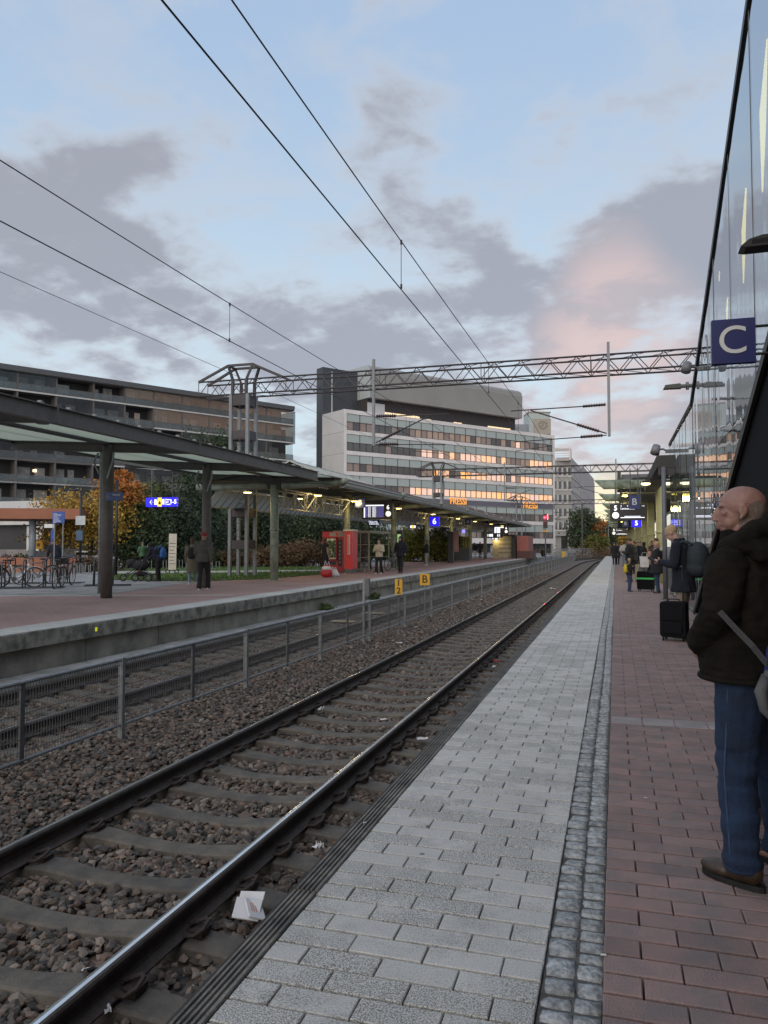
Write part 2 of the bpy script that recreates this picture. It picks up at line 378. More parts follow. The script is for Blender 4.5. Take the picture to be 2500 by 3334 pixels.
# two rows of grey granite setts
mgs = mat('granite_sett', (.36, .37, .37), .8, var=.3, scale=30, bump=.6, bscale=60, rnd=.2, col2=(.17, .178, .18))
def sett(w, l, big=False):
    q = G(); nx, ny = 5, 5; P = {}
    jx = [random.uniform(-.005, .005) for _ in range(4)]
    ph = random.uniform(0, 99)
    for i in range(nx):
        for j in range(ny):
            u, v = i / 4 * 2 - 1, j / 4 * 2 - 1
            e = max(abs(u), abs(v)); z = -.007 * e ** 8 + .004 * noise.noise(Vector((u * 1.4 + ph, v * 1.4, 0)))
            sh = 1 - .06 * abs(u * v)
            P[i, j] = (u * w / 2 * sh + .004 * noise.noise(Vector((v * 1.5, ph, u))), v * l / 2 * sh + .004 * noise.noise(Vector((u * 1.5, ph + 7, v))), z)
    idx = {}
    for k, p in P.items(): idx[k] = len(q.v); q.v.append(p)
    for i in range(4):
        for j in range(4): q.f.append((idx[i, j], idx[i + 1, j], idx[i + 1, j + 1], idx[i, j + 1])); q.m.append(0)
    rim = [(i, 0) for i in range(5)] + [(4, j) for j in range(1, 5)] + [(i, 4) for i in (3, 2, 1, 0)] + [(0, j) for j in (3, 2, 1)]
    b = len(q.v)
    for k in rim: x, y, z = P[k]; q.v.append((x, y, -.06))
    for a in range(len(rim)): n_ = (a + 1) % len(rim); q.f.append((idx[rim[n_]], idx[rim[a]], b + a, b + n_)); q.m.append(0)
    return q
rest = G(); cnt = 0
var = {}
for col, (xc, w) in enumerate(((-.2105, .102), (-.1095, .088))):
    y = 1.9 + col * .03
    while y < 111:
        l = random.choice((.075, .085, .095, .105, .125, .07) if col == 0 else (.06, .07, .075, .085, .095))
        xx = xc + random.uniform(-.004, .004) + .006 * math.sin(y * .8)
        zz = random.uniform(-.008, -.001)
        if y < 15.4 and cnt < 300:
            key = (col, l, random.randrange(3))
            if key not in var: var[key] = sett(w, l).mesh('granite_sett', mgs, True)
            link('granite_sett', var[key], plat, (xx, y + l / 2, zz), (random.gauss(0, .02), random.gauss(0, .02), random.gauss(0, .035))); cnt += 1
        else: rest.bev(xx - w / 2, xx + w / 2, y, y + l, -.06, zz, .01)
        y += l + random.uniform(.010, .018)
ob('granite_sett', rest, mgs, plat, kind='stuff')
g = G(); g.box(-.263, -.062, -3, 112, -.07, -.014)
ob('mortar_bed', g, mat('mortar', (.10, .095, .088), .95, var=.3, scale=25, bump=.5, bscale=90), plat)
# grooved edge slabs
medge = mat('edge_slab', (.21, .195, .175), .85, var=.2, scale=6, bump=.5, bscale=90, rnd=.08, col2=(.085, .083, .078))
q = G(); Ls = .99
prof = [(-.055, -.075), (-.055, -.004), (-.049, .004)]
for k in range(4):
    xg = -.040 + k * .0215; prof += [(xg, .004), (xg + .004, -.010), (xg + .008, -.010), (xg + .012, .004)]
prof += [(.049, .004), (.053, -.002), (.053, -.075)]
q.prism([(x, z) for x, z in prof], -Ls / 2, Ls / 2, 'y')
me = q.mesh('edge_slab', medge)
for k in range(110): link('edge_slab', me, plat, (-1.316 + random.gauss(0, .0015), 1.2 + k + Ls / 2, random.gauss(0, .0015)))

# left platform: paved top, overhanging kerb, recessed wall, trough ledge
def brickmat(name, c1, c2, mort, sx, sy, rough=.85, light=1.0):
    m = bpy.data.materials.new(name); m.use_nodes = True; t = m.node_tree; b = t.nodes['Principled BSDF']; b.inputs['Roughness'].default_value = rough
    gm = N(t, 'ShaderNodeNewGeometry'); br = N(t, 'ShaderNodeTexBrick'); br.inputs['Scale'].default_value = 1; br.inputs['Brick Width'].default_value = sx; br.inputs['Row Height'].default_value = sy
    br.inputs['Mortar Size'].default_value = .004; br.inputs['Color1'].default_value = (*c1, 1); br.inputs['Color2'].default_value = (*c2, 1); br.inputs['Mortar'].default_value = (*mort, 1)
    L(t, gm.outputs['Position'], br.inputs['Vector'])
    n = N(t, 'ShaderNodeTexNoise'); n.inputs['Scale'].default_value = .7; n.inputs['Detail'].default_value = 7; L(t, gm.outputs['Position'], n.inputs['Vector'])
    hs = N(t, 'ShaderNodeHueSaturation'); L(t, br.outputs['Color'], hs.inputs['Color']); L(t, mth(t, 'MULTIPLY_ADD', n.outputs['Fac'], .7, .65), hs.inputs['Value']); L(t, hs.outputs[0], b.inputs['Base Color'])
    bp = N(t, 'ShaderNodeBump'); bp.inputs['Strength'].default_value = .4; bp.inputs['Distance'].default_value = .01; L(t, br.outputs['Fac'], bp.inputs['Height']); bp.invert = True; L(t, bp.outputs[0], b.inputs['Normal'])
    return m
mred2 = brickmat('red_paving', (.37, .23, .215), (.32, .21, .20), (.15, .11, .105), .278, .138)
mgrey2 = brickmat('grey_paving', (.47, .47, .45), (.42, .42, .41), (.24, .24, .235), .278, .138)
g = G(); g.k = 0
g.box(-9.95, -9.2, -3, 85, -.17, ZL - .012)
g.box(-9.6, -9.35, -3, 85, -.75, -.17, 1)
p6 = ob('far_platform', g, [mconc, mconcd], kind='structure', label='opposite platform with concrete edge')
g = G(); g.box(-17.5, -9.95, -3, 92, -.9, ZL); ob('red_paving', g, mred2, p6)
g = G(); g.box(-9.945, -9.21, -3, 85, ZL - .012, ZL + .004); ob('grey_paving', g, mgrey2, p6)
me = G().box(-.012, .012, -1.16, 1.16, -.30, .30).mesh('wall_panel', mat('wall_panel', (.27, .25, .205), .85, var=.2, scale=1.3, bump=.2, col2=(.14, .13, .11)))
for k in range(37): link('wall_panel', me, p6, (-9.335, 1.5 + k * 2.34, -.472))
me = G().bev(-.0, .55, -1.47, 1.47, -.25, 0, .012).mesh('trough_cover', mat('trough_cover', (.33, .325, .31), .85, var=.2, scale=2.5, bump=.3, rnd=.08, col2=(.2, .195, .18)))
for k in range(29): link('trough_cover', me, p6, (-9.31, 1 + k * 2.955, -.60 + random.gauss(0, .004)))
# streaked kerb face panels
mk = mat('kerb_face', (.24, .225, .19), .9, var=.35, scale=3.5, bump=.5, bscale=50, col2=(.085, .08, .07))
me = G().bev(-.03, .02, -1.16, 1.16, -.265, 0, .012).mesh('kerb_block', mk)
for k in range(37): link('kerb_block', me, p6, (-9.21, 1.5 + k * 2.34, ZL - .003))
tag(ob('reflector', G().box(-9.188, -9.18, 0, .05, -.07, .0), emis('hi_vis', (.75, .8, .02), .35), loc=(0, onx(311, 2040, -9.18).y, 0)), 'small yellow reflector stuck on the opposite platform edge', 'reflector')

mplaza = mat('plaza_asphalt', (.29, .29, .29), .9, var=.12, scale=1.5, bump=.2, bscale=90, col2=(.18, .18, .185))
g = G(); g.box(-140, -17.5, -20, 260, -.9, ZL - .008); g.box(-17.5, -9.6, 92, 260, -.9, -.1)
ob('plaza', g, mplaza, kind='structure', label='grey asphalt square beside the far platform')
# lawn strips with a pale path
mgrass_b = mat('turf', (.065, .125, .025), .95, var=.3, scale=5, bump=.8, bscale=120)
def poly(pts, z): return [tuple(onz(x, y, z))[:2] + (z,) for x, y in pts]
g = G(); g.face(poly([(-150, 1941), (300, 1939), (420, 1926), (560, 1906), (640, 1895), (330, 1888), (-150, 1888)], ZL + .006)); ob('asphalt_patch', g, mplaza, kind='structure', label='grey asphalt patch under the cycle racks')
a_, b_ = onz(-120, 1941, ZL), onz(760, 1938, ZL); g = G(); g.bar((a_.x, a_.y, ZL), (b_.x, b_.y, ZL), .14, .02); ob('pale_kerb_line', g, mgrey2, kind='structure', label='pale strip set across the red paving')
g = G(); A = poly([(330, 1885), (500, 1889), (640, 1892), (860, 1884), (1050, 1869), (1050, 1860.5), (860, 1862.5), (640, 1866), (380, 1868)], ZL + .02); g.face(A)
Bp = poly([(360, 1859), (640, 1859), (860, 1857), (1060, 1855), (1060, 1846), (860, 1844), (640, 1845), (460, 1848)], ZL + .02); g.face(Bp)
ob('lawn', g, mgrass_b, kind='structure', label='green lawn strips beyond the far platform')
g = G(); g.face(poly([(300, 1868), (640, 1866), (860, 1862.5), (1060, 1860), (1060, 1855), (860, 1857), (640, 1859), (300, 1859)], ZL + .024))
ob('footpath', g, mat('path_gravel', (.36, .34, .31), .9, var=.1, scale=3), kind='structure', label='pale gravel footpath across the lawn')
# grass blades
def ptin(P, x, y):
    c = False; n = len(P); j = n - 1
    for i in range(n):
        if (P[i][1] > y) != (P[j][1] > y) and x < (P[j][0] - P[i][0]) * (y - P[i][1]) / (P[j][1] - P[i][1]) + P[i][0]: c = not c
        j = i
    return c
mblade = instcol('grass_blade', [(.03, .07, .012), (.06, .12, .02), (.09, .15, .03), (.10, .12, .04)])
g = G()
for PL, n in ((A, 5200), (Bp, 3500)):
    xs = [p[0] for p in PL]; ys = [p[1] for p in PL]; k = 0
    while k < n:
        x, y = random.uniform(min(xs), max(xs)), random.uniform(min(ys), max(ys)); k += 1
        if not ptin(PL, x, y): continue
        h = random.uniform(.05, .13); a = random.uniform(0, 6.3); w = .035
        g.face([(x - w * math.cos(a), y - w * math.sin(a), ZL), (x + w * math.cos(a), y + w * math.sin(a), ZL), (x + random.gauss(0, .03), y, ZL + h)])
ob('grass', g, mblade, kind='stuff')

# ballast bed
XB0, XB1 = -9.0, -1.46
def bz(x, y=0):
    b = -.80
    d5 = abs(x + 3.22); d6 = abs(x + 7.4)
    d = min(d5, d6)
    if d > 1.0: b += .09 * min(1, (d - 1.0) / .5)
    if x > -2.2: b = -.80 - .03 * min(1, (x + 2.2) / .5)
    return b
nx, ny = 80, 260
xs = np.linspace(XB0 - .4, XB1 + .2, nx); ys = np.concatenate([np.linspace(0, 40, 180), np.linspace(40.8, 150, ny - 180)])
V = []; F = []
curve = lambda y: 0 if y < 92 else (y - 92) ** 2 / 420.0
for j, y in enumerate(ys):
    for i, x in enumerate(xs):
        V.append((x + curve(y), y, bz(x) + .02 * noise.noise(Vector((x * 3, y * 3, 0))) - (.0 if y > 34 else .015)))
for j in range(ny - 1):
    for i in range(nx - 1): a = j * nx + i; F.append((a, a + 1, a + nx + 1, a + nx))
STC = [(.038, .036, .033), (.11, .085, .07), (.18, .135, .108), (.06, .054, .048), (.135, .102, .082), (.26, .21, .17), (.045, .044, .043), (.17, .15, .13), (.08, .066, .056), (.19, .115, .08)]
me = bpy.data.meshes.new('ballast_bed'); me.from_pydata(V, [], F); me.materials.append(stony('ballast_bed', STC, 17)); me.polygons.foreach_set('use_smooth', [True] * len(F))
tag(link('ballast_bed', me), 'bed of broken brown railway stone', kind='structure')
# loose stones scattered on it (geometry nodes, real stones)
pts = []
def scatter(y0, y1, dens, s0, s1):
    n = int((XB1 - XB0) * (y1 - y0) * dens)
    X = rng.uniform(XB0, XB1, n); Y = rng.uniform(y0, y1, n); T = rng.random(n)
    for x, y, t in zip(X, Y, T):
        d5 = min(abs(x + 3.22), abs(x + 7.4)); ph = (y - 1.0) % .6; ins = min(ph, .6 - ph)
        if d5 < 1.28 and ins < .090: continue
        if abs(d5 - .8) < .085: continue
        z = bz(x) - .005 + (rng.random() ** 2) * .03
        if d5 < 1.25: z += .012
        pts.append((x, y, z, s0 + (s1 - s0) * t ** 1.6))
scatter(1.5, 8, 640, .022, .040); scatter(8, 15, 540, .023, .040); scatter(15, 26, 330, .024, .042); scatter(26, 60, 120, .03, .05)
me = bpy.data.meshes.new('ballast_points'); me.from_pydata([p[:3] for p in pts], [], [])
at_ = me.attributes.new('sz', 'FLOAT', 'POINT'); at_.data.foreach_set('value', [p[3] for p in pts])
mst = instcol('ballast_stone', STC, .85, 30)
def stone(seed):
    random.seed(seed); q = G(); b = [Vector(v).normalized() for v in ((0, 0, 1), (.89, 0, .45), (.28, .85, .45), (-.72, .53, .45), (-.72, -.53, .45), (.28, -.85, .45), (.72, .53, -.45), (-.28, .85, -.45), (-.89, 0, -.45), (-.28, -.85, -.45), (.72, -.53, -.45), (0, 0, -1))]
    q.v = [tuple(Vector((v.x * 1.15, v.y, v.z * .8)) * random.uniform(.62, 1.28)) for v in b]
    q.f = [(0, 1, 2), (0, 2, 3), (0, 3, 4), (0, 4, 5), (0, 5, 1), (1, 6, 2), (2, 7, 3), (3, 8, 4), (4, 9, 5), (5, 10, 1), (2, 6, 7), (3, 7, 8), (4, 8, 9), (5, 9, 10), (1, 10, 6), (11, 7, 6), (11, 8, 7), (11, 9, 8), (11, 10, 9), (11, 6, 10)]; q.m = [0] * 20
    return q
# the six stone shapes ride along inside the same mesh far below ground? no: each is its own small stone lying in the bed
SH = [ob('ballast_stone', stone(k), mst, loc=(-5.2 + .35 * k, 6.1 + .2 * k, -.70)) for k in range(6)]
for k, o in enumerate(SH): o.scale = (.034,) * 3
random.seed(11)
ng = bpy.data.node_groups.new('stones', 'GeometryNodeTree'); ng.interface.new_socket('Geometry', in_out='INPUT', socket_type='NodeSocketGeometry'); ng.interface.new_socket('Geometry', in_out='OUTPUT', socket_type='NodeSocketGeometry')
gi = N(ng, 'NodeGroupInput'); go = N(ng, 'NodeGroupOutput'); gg = N(ng, 'GeometryNodeGeometryToInstance')
for o in SH:
    oi = N(ng, 'GeometryNodeObjectInfo', transform_space='ORIGINAL'); oi.inputs['Object'].default_value = o; L(ng, oi.outputs['Geometry'], gg.inputs[0])
ip = N(ng, 'GeometryNodeInstanceOnPoints'); L(ng, gi.outputs[0], ip.inputs['Points']); L(ng, gg.outputs[0], ip.inputs['Instance']); ip.inputs['Pick Instance'].default_value = True
rv = N(ng, 'FunctionNodeRandomValue', data_type='FLOAT_VECTOR'); rv.inputs[0].default_value = (-.6, -.6, 0); rv.inputs[1].default_value = (.6, .6, 6.28); L(ng, rv.outputs[0], ip.inputs['Rotation'])
ri = N(ng, 'FunctionNodeRandomValue', data_type='INT'); ri.inputs[4].default_value = 0; ri.inputs[5].default_value = 5; ri.inputs['Seed'].default_value = 3; L(ng, ri.outputs[2], ip.inputs['Instance Index'])
na = N(ng, 'GeometryNodeInputNamedAttribute', data_type='FLOAT'); na.inputs[0].default_value = 'sz'
rs = N(ng, 'FunctionNodeRandomValue', data_type='FLOAT_VECTOR'); rs.inputs[0].default_value = (.75, .75, .6); rs.inputs[1].default_value = (1.3, 1.2, 1.0); rs.inputs['Seed'].default_value = 9
vm = N(ng, 'ShaderNodeVectorMath', operation='SCALE'); L(ng, rs.outputs[0], vm.inputs[0]); L(ng, na.outputs[0], vm.inputs['Scale']); L(ng, vm.outputs[0], ip.inputs['Scale'])
L(ng, ip.outputs[0], go.inputs[0])
bl = link('ballast', me); tag(bl, 'coarse dark brown ballast stones round both tracks', kind='stuff')

for s_ in SH: s_.parent = bl
md = bl.modifiers.new('stones', 'NODES'); md.node_group = ng

# rails, sleepers, clips
mrail = mat('rail_side', (.062, .048, .042), .75, var=.3, scale=14, bump=.25, bscale=90)
mhead = mat('rail_head', (.78, .79, .81), .2, 1.0, var=.08, scale=8)
mslp = mat('sleeper_concrete', (.125, .108, .088), .88, var=.25, scale=5, bump=.4, bscale=90, rnd=.1, col2=(.075, .07, .063))
mclip = mat('rusty_clip', (.04, .030, .027), .8, var=.3, scale=40)
RP = [(-.07, 0), (-.07, .011), (-.018, .028), (-.008, .045), (-.008, .108), (-.034, .120), (-.036, .142), (-.028, .1535), (-.010, .1565), (.012, .1565), (.028, .1535), (.036, .142), (.034, .120), (.008, .108), (.008, .045), (.018, .028), (.07, .011), (.07, 0)]
def rail(x, ys):
    q = G(); n = len(RP)
    for y in ys:
        for u, v in RP: q.v.append((x + u + curve(y), y, -.7065 + v))
    for j in range(len(ys) - 1):
        for i in range(n):
            i2 = (i + 1) % n; q.f.append((j * n + i, j * n + i2, (j + 1) * n + i2, (j + 1) * n + i)); q.m.append(1 if i in (7, 8) else 0)
    return q
# sleeper, waisted and dished between the rail seats
q = G(); st = [(-1.25, .11, -.765), (-1.1, .115, -.74), (-.62, .115, -.712), (-.5, .108, -.722), (-.3, .095, -.745), (0, .09, -.755)]
st += [(-a, b, c) for a, b, c in reversed(st[:-1])]
for x, w, z in st: q.v += [(x, -w - .015, -.93), (x, -w, z - .012), (x, -w + .018, z), (x, w - .018, z), (x, w, z - .012), (x, w + .015, -.93)]
for i in range(len(st) - 1):
    for k in range(6): k2 = (k + 1) % 6; q.f.append((i * 6 + k, i * 6 + k2, i * 6 + 6 + k2, i * 6 + 6 + k)); q.m.append(0)
q.f += [tuple(range(6)), tuple(range(len(q.v) - 6, len(q.v)))]; q.m += [0, 0]
mesl = q.mesh('sleeper', mslp)
q = G(); q.tube([(-.015, -.055, .012), (.03, -.055, .018), (.062, -.03, .04), (.062, .015, .055), (.03, .045, .045), (-.01, .03, .03), (-.02, .0, .035)], .010, 6); q.box(-.03, .05, -.02, .06, -.01, .018)
mecl = q.mesh('rail_clip', mclip)
def track(xc, ymax, label, group):
    t = empty('railway_track', (xc, 0, -.55), label=label, cat='railway track')
    ys = list(np.arange(0, 92, 4)) + list(np.arange(92, ymax, 2.0))
    for s in (-1, 1): ob('rail', rail(s * .8, ys), [mrail, mhead], t, loc=(0, 0, .55))
    n = int((ymax - 1) / .6); rest = G()
    for k in range(n):
        y = 1.0 + k * .6
        if k < 230:
            so = link('sleeper', mesl, t, (curve(y) + random.gauss(0, .008), y, .55), (0, 0, random.gauss(0, .006) - (0 if y < 92 else (y - 92) / 210)))
            if y < 46:
                for s in (-1, 1):
                    for q_ in (-1, 1):
                        link('rail_clip', mecl, so, (s * .8 + q_ * .075, 0, -.708), (0, 0, 0 if q_ > 0 else PI)).scale = (1.35, 1.35, 1.3)
    return t
track(-3.22, 138, 'near railway track with shiny worn rails beside the grey paved platform', '')
track(-7.4, 138, 'second railway track behind the wire mesh fence', '')

# ------------------------------------------------------------------ mesh fence between the tracks
mgal = mat('galvanised', (.24, .255, .265), .5, .35, var=.2, scale=12)
mgald = mat('galvanised_dark', (.13, .135, .14), .6, .3, var=.2, scale=12)
XF = -5.45
fe = empty('mesh_fence', (XF, 1.45, -.66), label='low galvanised wire mesh fence standing between the two tracks', cat='fence')
mp = G().box(-.03, .03, -.025, .025, -.06, .885).mesh('post', mgal)
mi = G().box(-.012, .012, -.028, .028, .08, .84).mesh('middle_post', mgald)
fr = G(); fr.tube([(0, .04, .86), (0, 3.07, .86)], .021, 8); fr.tube([(0, .04, .12), (0, 3.07, .12)], .018, 8)
fr = fr.mesh('frame_rail', mgal, False)
wm = G()
for k in range(76): y = .06 + k * .04; wm.box(-.0022, .0022, y - .0022, y + .0022, .12, .84)
for z in (.2, .32, .44, .56, .68, .8): wm.box(-.003, .003, .05, 3.07, z - .003, z + .003)
wm = wm.mesh('wire_mesh', mgald)
wf = G()
for k in range(26): y = .06 + k * .12; wf.box(-.0035, .0035, y - .0035, y + .0035, .12, .84)
wf = wf.mesh('wire_mesh', mgald)
for k in range(36):
    y = k * 3.11 + .0
    z = random.gauss(0, .004)
    link('post', mp, fe, (0, y, z)); link('middle_post', mi, fe, (0, y + 1.555, z)); link('frame_rail', fr, fe, (0, y, z))
    o = link('wire_mesh', wm if k < 9 else wf, fe, (0, y, z)); o['kind'] = 'stuff'
# yellow track signs on poles at the fence
myel = mat('sign_yellow', (.62, .33, .012), .5, var=.06); mblk = mat('black_paint', (.012, .012, .013), .45, var=.1)
def fsign(y, txt, w, h, zc, label):
    e = empty('track_sign', (XF, y, -.66), label=label, cat='sign', group=None)
    ob('pole', G().tube([(0, 0, -.1), (0, 0, zc + .66 - h / 2)], .022, 8), mgal, e)
    ob('plate', G().bev(-w / 2, w / 2, -.012, .0, -h / 2, h / 2, .001), myel, e, loc=(0, 0, zc + .66))
    for i, c in enumerate(txt):
        text('lettering', c, h * (.95 if len(txt) == 1 else .56), mblk, e, (0, -.016, zc + .66 + (0 if len(txt) == 1 else (.25 - .5 * i) * h)), bold=.003)
p = onx(1298, 1886, XF); q_ = onx(1298, 1936, XF); fsign(p.y, '12', .20, p.z - q_.z, (p.z + q_.z) / 2, 'narrow yellow sign with black 1 above 2 on a fence pole')
p = onx(1383, 1868, XF); q_ = onx(1383, 1905, XF); fsign(p.y, 'B', .30, p.z - q_.z, (p.z + q_.z) / 2, 'square yellow sign with a black letter B on a fence pole')
y = onx(1188, 1880, XF).y; zt = onx(1188, 1880, XF).z
e = empty('cable_post', (XF, y, -.66), label='taller grey steel post with a box standing in the mesh fence line', cat='post')
ob('post', G().box(-.045, .0, -.03, .03, -.1, zt + .66), mgal, e); ob('junction_box', G().bev(.0, .11, -.04, .05, zt + .66 - .42, zt + .66 - .02, .01), mgald, e)
# ------------------------------------------------------------------ canopy over the far platform, near part: dark steel frame with glass
msteel = mat('dark_steel', (.058, .054, .053), .6, .15, var=.18, scale=5)
msteel2 = mat('brown_steel', (.105, .095, .09), .6, .15, var=.18, scale=5)
mroofglass = bpy.data.materials.new('frosted_glass'); mroofglass.use_nodes = True
_b = mroofglass.node_tree.nodes['Principled BSDF']; _b.inputs['Base Color'].default_value = (.64, .68, .60, 1); _b.inputs['Roughness'].default_value = .35; _b.inputs['Transmission Weight'].default_value = .0; _b.inputs['Alpha'].default_value = 1
_t = mroofglass.node_tree; _tl = N(_t, 'ShaderNodeBsdfTranslucent'); _tl.inputs[0].default_value = (.66, .70, .62, 1); _mx = N(_t, 'ShaderNodeMixShader'); _mx.inputs[0].default_value = .72
L(_t, _b.outputs[0], _mx.inputs[1]); L(_t, _tl.outputs[0], _mx.inputs[2]); L(_t, _mx.outputs[0], _t.nodes['Material Output'].inputs[0])
PXC = -13.1
def ibeam(g, p, q, w, h, t=.02, k=None):
    p, q = Vector(p), Vector(q)
    g.bar(p, q, t, h - 2 * t, k); g.bar(p + Vector((0, 0, h / 2 - t / 2)), q + Vector((0, 0, h / 2 - t / 2)), w, t, k); g.bar(p - Vector((0, 0, h / 2 - t / 2)), q - Vector((0, 0, h / 2 - t / 2)), w, t, k)
ca = empty('steel_canopy', (PXC, 12, ZL), label='dark steel platform canopy with pale green glass roof panels', cat='canopy')
CY = [1.6, 7.0, 12.35, 17.7, 22.95, 28.2]
for y in CY:
    if y < 28: ob('column', G().tube([(PXC, y, ZL), (PXC, y, 4.22)], .152, 24), msteel2, ca, True, wp=True)
    g = G(); ibeam(g, (-10.5, y, 4.02), (PXC, y, 4.16), .12, .26); ibeam(g, (PXC, y, 4.16), (-16.3, y, 4.34), .12, .26); ob('cross_beam', g, msteel, ca, wp=True)
for i in range(5):
    g = G(); a, b = CY[i], CY[i + 1]; y1 = b if i < 4 else 26.2
    ibeam(g, (-10.42, a + (.0 if i else -3), 4.04), (-10.42, y1, 4.04), .16, .33); g.bar((-10.33, a + .02, 4.04), (-10.33, a + .05, 4.04), .02, .3)
    ob('edge_beam', g, msteel2, ca, wp=True)
    g = G(); ibeam(g, (PXC, a, 4.34), (PXC, b, 4.34), .14, .26); ibeam(g, (-16.3, a, 4.5), (-16.3, b, 4.5), .12, .22)
    for xx in (-11.75, -14.7): g.bar((xx, a, 4.22 + (abs(xx + 10.4)) * .05), (xx, b, 4.22 + (abs(xx + 10.4)) * .05), .05, .05)
    ob('long_beam', g, msteel, ca, wp=True)
    if True:
        for (xa, xb) in ((-10.5, -11.75), (-11.75, -13.02), (-13.2, -14.7), (-14.7, -16.25)):
            for k in range(2):
                ya = a + .12 + k * (b - a - .14) / 2; yb = ya + (b - a - .2) / 2 - .04
                z = lambda x: 4.14 + (abs(x + 10.4)) * .056
                g = G(); t_ = .012; g.v = [(xa, ya, z(xa)), (xb, ya, z(xb)), (xb, yb, z(xb)), (xa, yb, z(xa)), (xa, ya, z(xa) + t_), (xb, ya, z(xb) + t_), (xb, yb, z(xb) + t_), (xa, yb, z(xa) + t_)]
                g.f = [(0, 3, 2, 1), (4, 5, 6, 7), (0, 1, 5, 4), (1, 2, 6, 5), (2, 3, 7, 6), (3, 0, 4, 7)]; g.m = [0] * 6
                ob('glass_panel', g, mroofglass, ca, wp=True)
g = G()
for k in range(18): y = 12 + k * .8; g.box(-10.46, -10.38, y - .03, y + .03, 4.205, 4.26)
ob('glass_clamps', g, mgal, ca, wp=True)
g = G()
for y in (17.7, 22.95):
    g.tube([(-12.86, y - .1, 4.0), (-12.8, y - .22, 3.75), (-12.95, y - .25, 3.3)], .028, 6); g.tube([(-13.35, y - .1, 4.0), (-13.4, y - .22, 3.75), (-13.35, y - .05, 3.45)], .028, 6)
ob('drain_pipe', g, mgal, ca, wp=True)
pd = onz(322, 1933, ZL)
tag(ob('drain_pole', G().tube([(pd.x, pd.y, ZL), (pd.x, pd.y, 4.3)], .045, 10), mgal, None, True), 'thin grey pole standing left of the thick canopy column', 'pole')
# under-roof lamp can, light bar
tag(ob('round_lamp', G().tube([(-11.3, 13.1, 4.12), (-11.3, 13.1, 4.02)], .13, 16), mat('lamp_body', (.05, .05, .05), .5)), 'dark round lamp under the glass canopy at far left', 'lamp')
tag(ob('light_bar', G().box(-14.35, -14.25, 19.2, 22.2, 4.0, 4.06), mat('light_bar', (.5, .5, .48), .5)), 'long unlit light bar under the steel canopy', 'lamp')

# ------------------------------------------------------------------ canopy over the far platform, far part: pale green tubes and trusses
mgreen = mat('pale_green_metal', (.27, .30, .245), .55, .1, var=.2, scale=2.5, col2=(.16, .18, .135), bump=.1)
mgreend = mat('green_truss', (.37, .37, .32), .6, .1, var=.2, scale=3)
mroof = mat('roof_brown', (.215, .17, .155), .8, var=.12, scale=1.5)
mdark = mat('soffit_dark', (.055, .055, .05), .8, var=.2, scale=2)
mgutter = mat('gutter_metal', (.34, .36, .345), .45, .35, var=.15, scale=3)
mpane = bpy.data.materials.new('wired_glass'); mpane.use_nodes = True; _t = mpane.node_tree; _b = _t.nodes['Principled BSDF']; _b.inputs['Base Color'].default_value = (.34, .37, .40, 1); _b.inputs['Roughness'].default_value = .3
_tl = N(_t, 'ShaderNodeBsdfTranslucent'); _tl.inputs[0].default_value = (.50, .54, .58, 1); _mx = N(_t, 'ShaderNodeMixShader'); _mx.inputs[0].default_value = .6; L(_t, _b.outputs[0], _mx.inputs[1]); L(_t, _tl.outputs[0], _mx.inputs[2]); L(_t, _mx.outputs[0], _t.nodes['Material Output'].inputs[0])
mlamp = emis('warm_lamp', (1.0, .78, .28), 3.2)
cb = empty('green_canopy', (PXC, 28.2, ZL), label='long platform canopy with pale green tubes, trusses and slanted glass strip', cat='canopy')
BY = [28.3 + 8.72 * k for k in range(9)]
ZP = 3.9
for y in BY:
    q = G(); q.tube([(PXC, y, ZL), (PXC, y, ZP + .05)], .17, 14); q.tube([(PXC, y, 2.1), (PXC, y, 2.18)], .19, 14); q.box(PXC - .26, PXC + .26, y - .26, y + .26, ZL, ZL + .02)
    ob('column', q, mgreen, cb, True, wp=True)
    q = G(); q.tube([(-10.35, y, ZP + .08), (-12.75, y, ZP)], .14, 14); q.tube([(-13.4, y, ZP), (-16.6, y, ZP + .02)], .14, 14)
    # slanting cut mouth of the tube
    q.tube([(-10.36, y, ZP + .08), (-10.02, y, ZP + .17)], [.14, .10], 14)
    ob('cross_tube', q, mgreen, cb, True, wp=True)
    q = G(); q.box(-13.35, -12.8, y - .12, y + .12, ZP - .12, ZP + .2); ob('joint_collar', q, mdark, cb, wp=True)
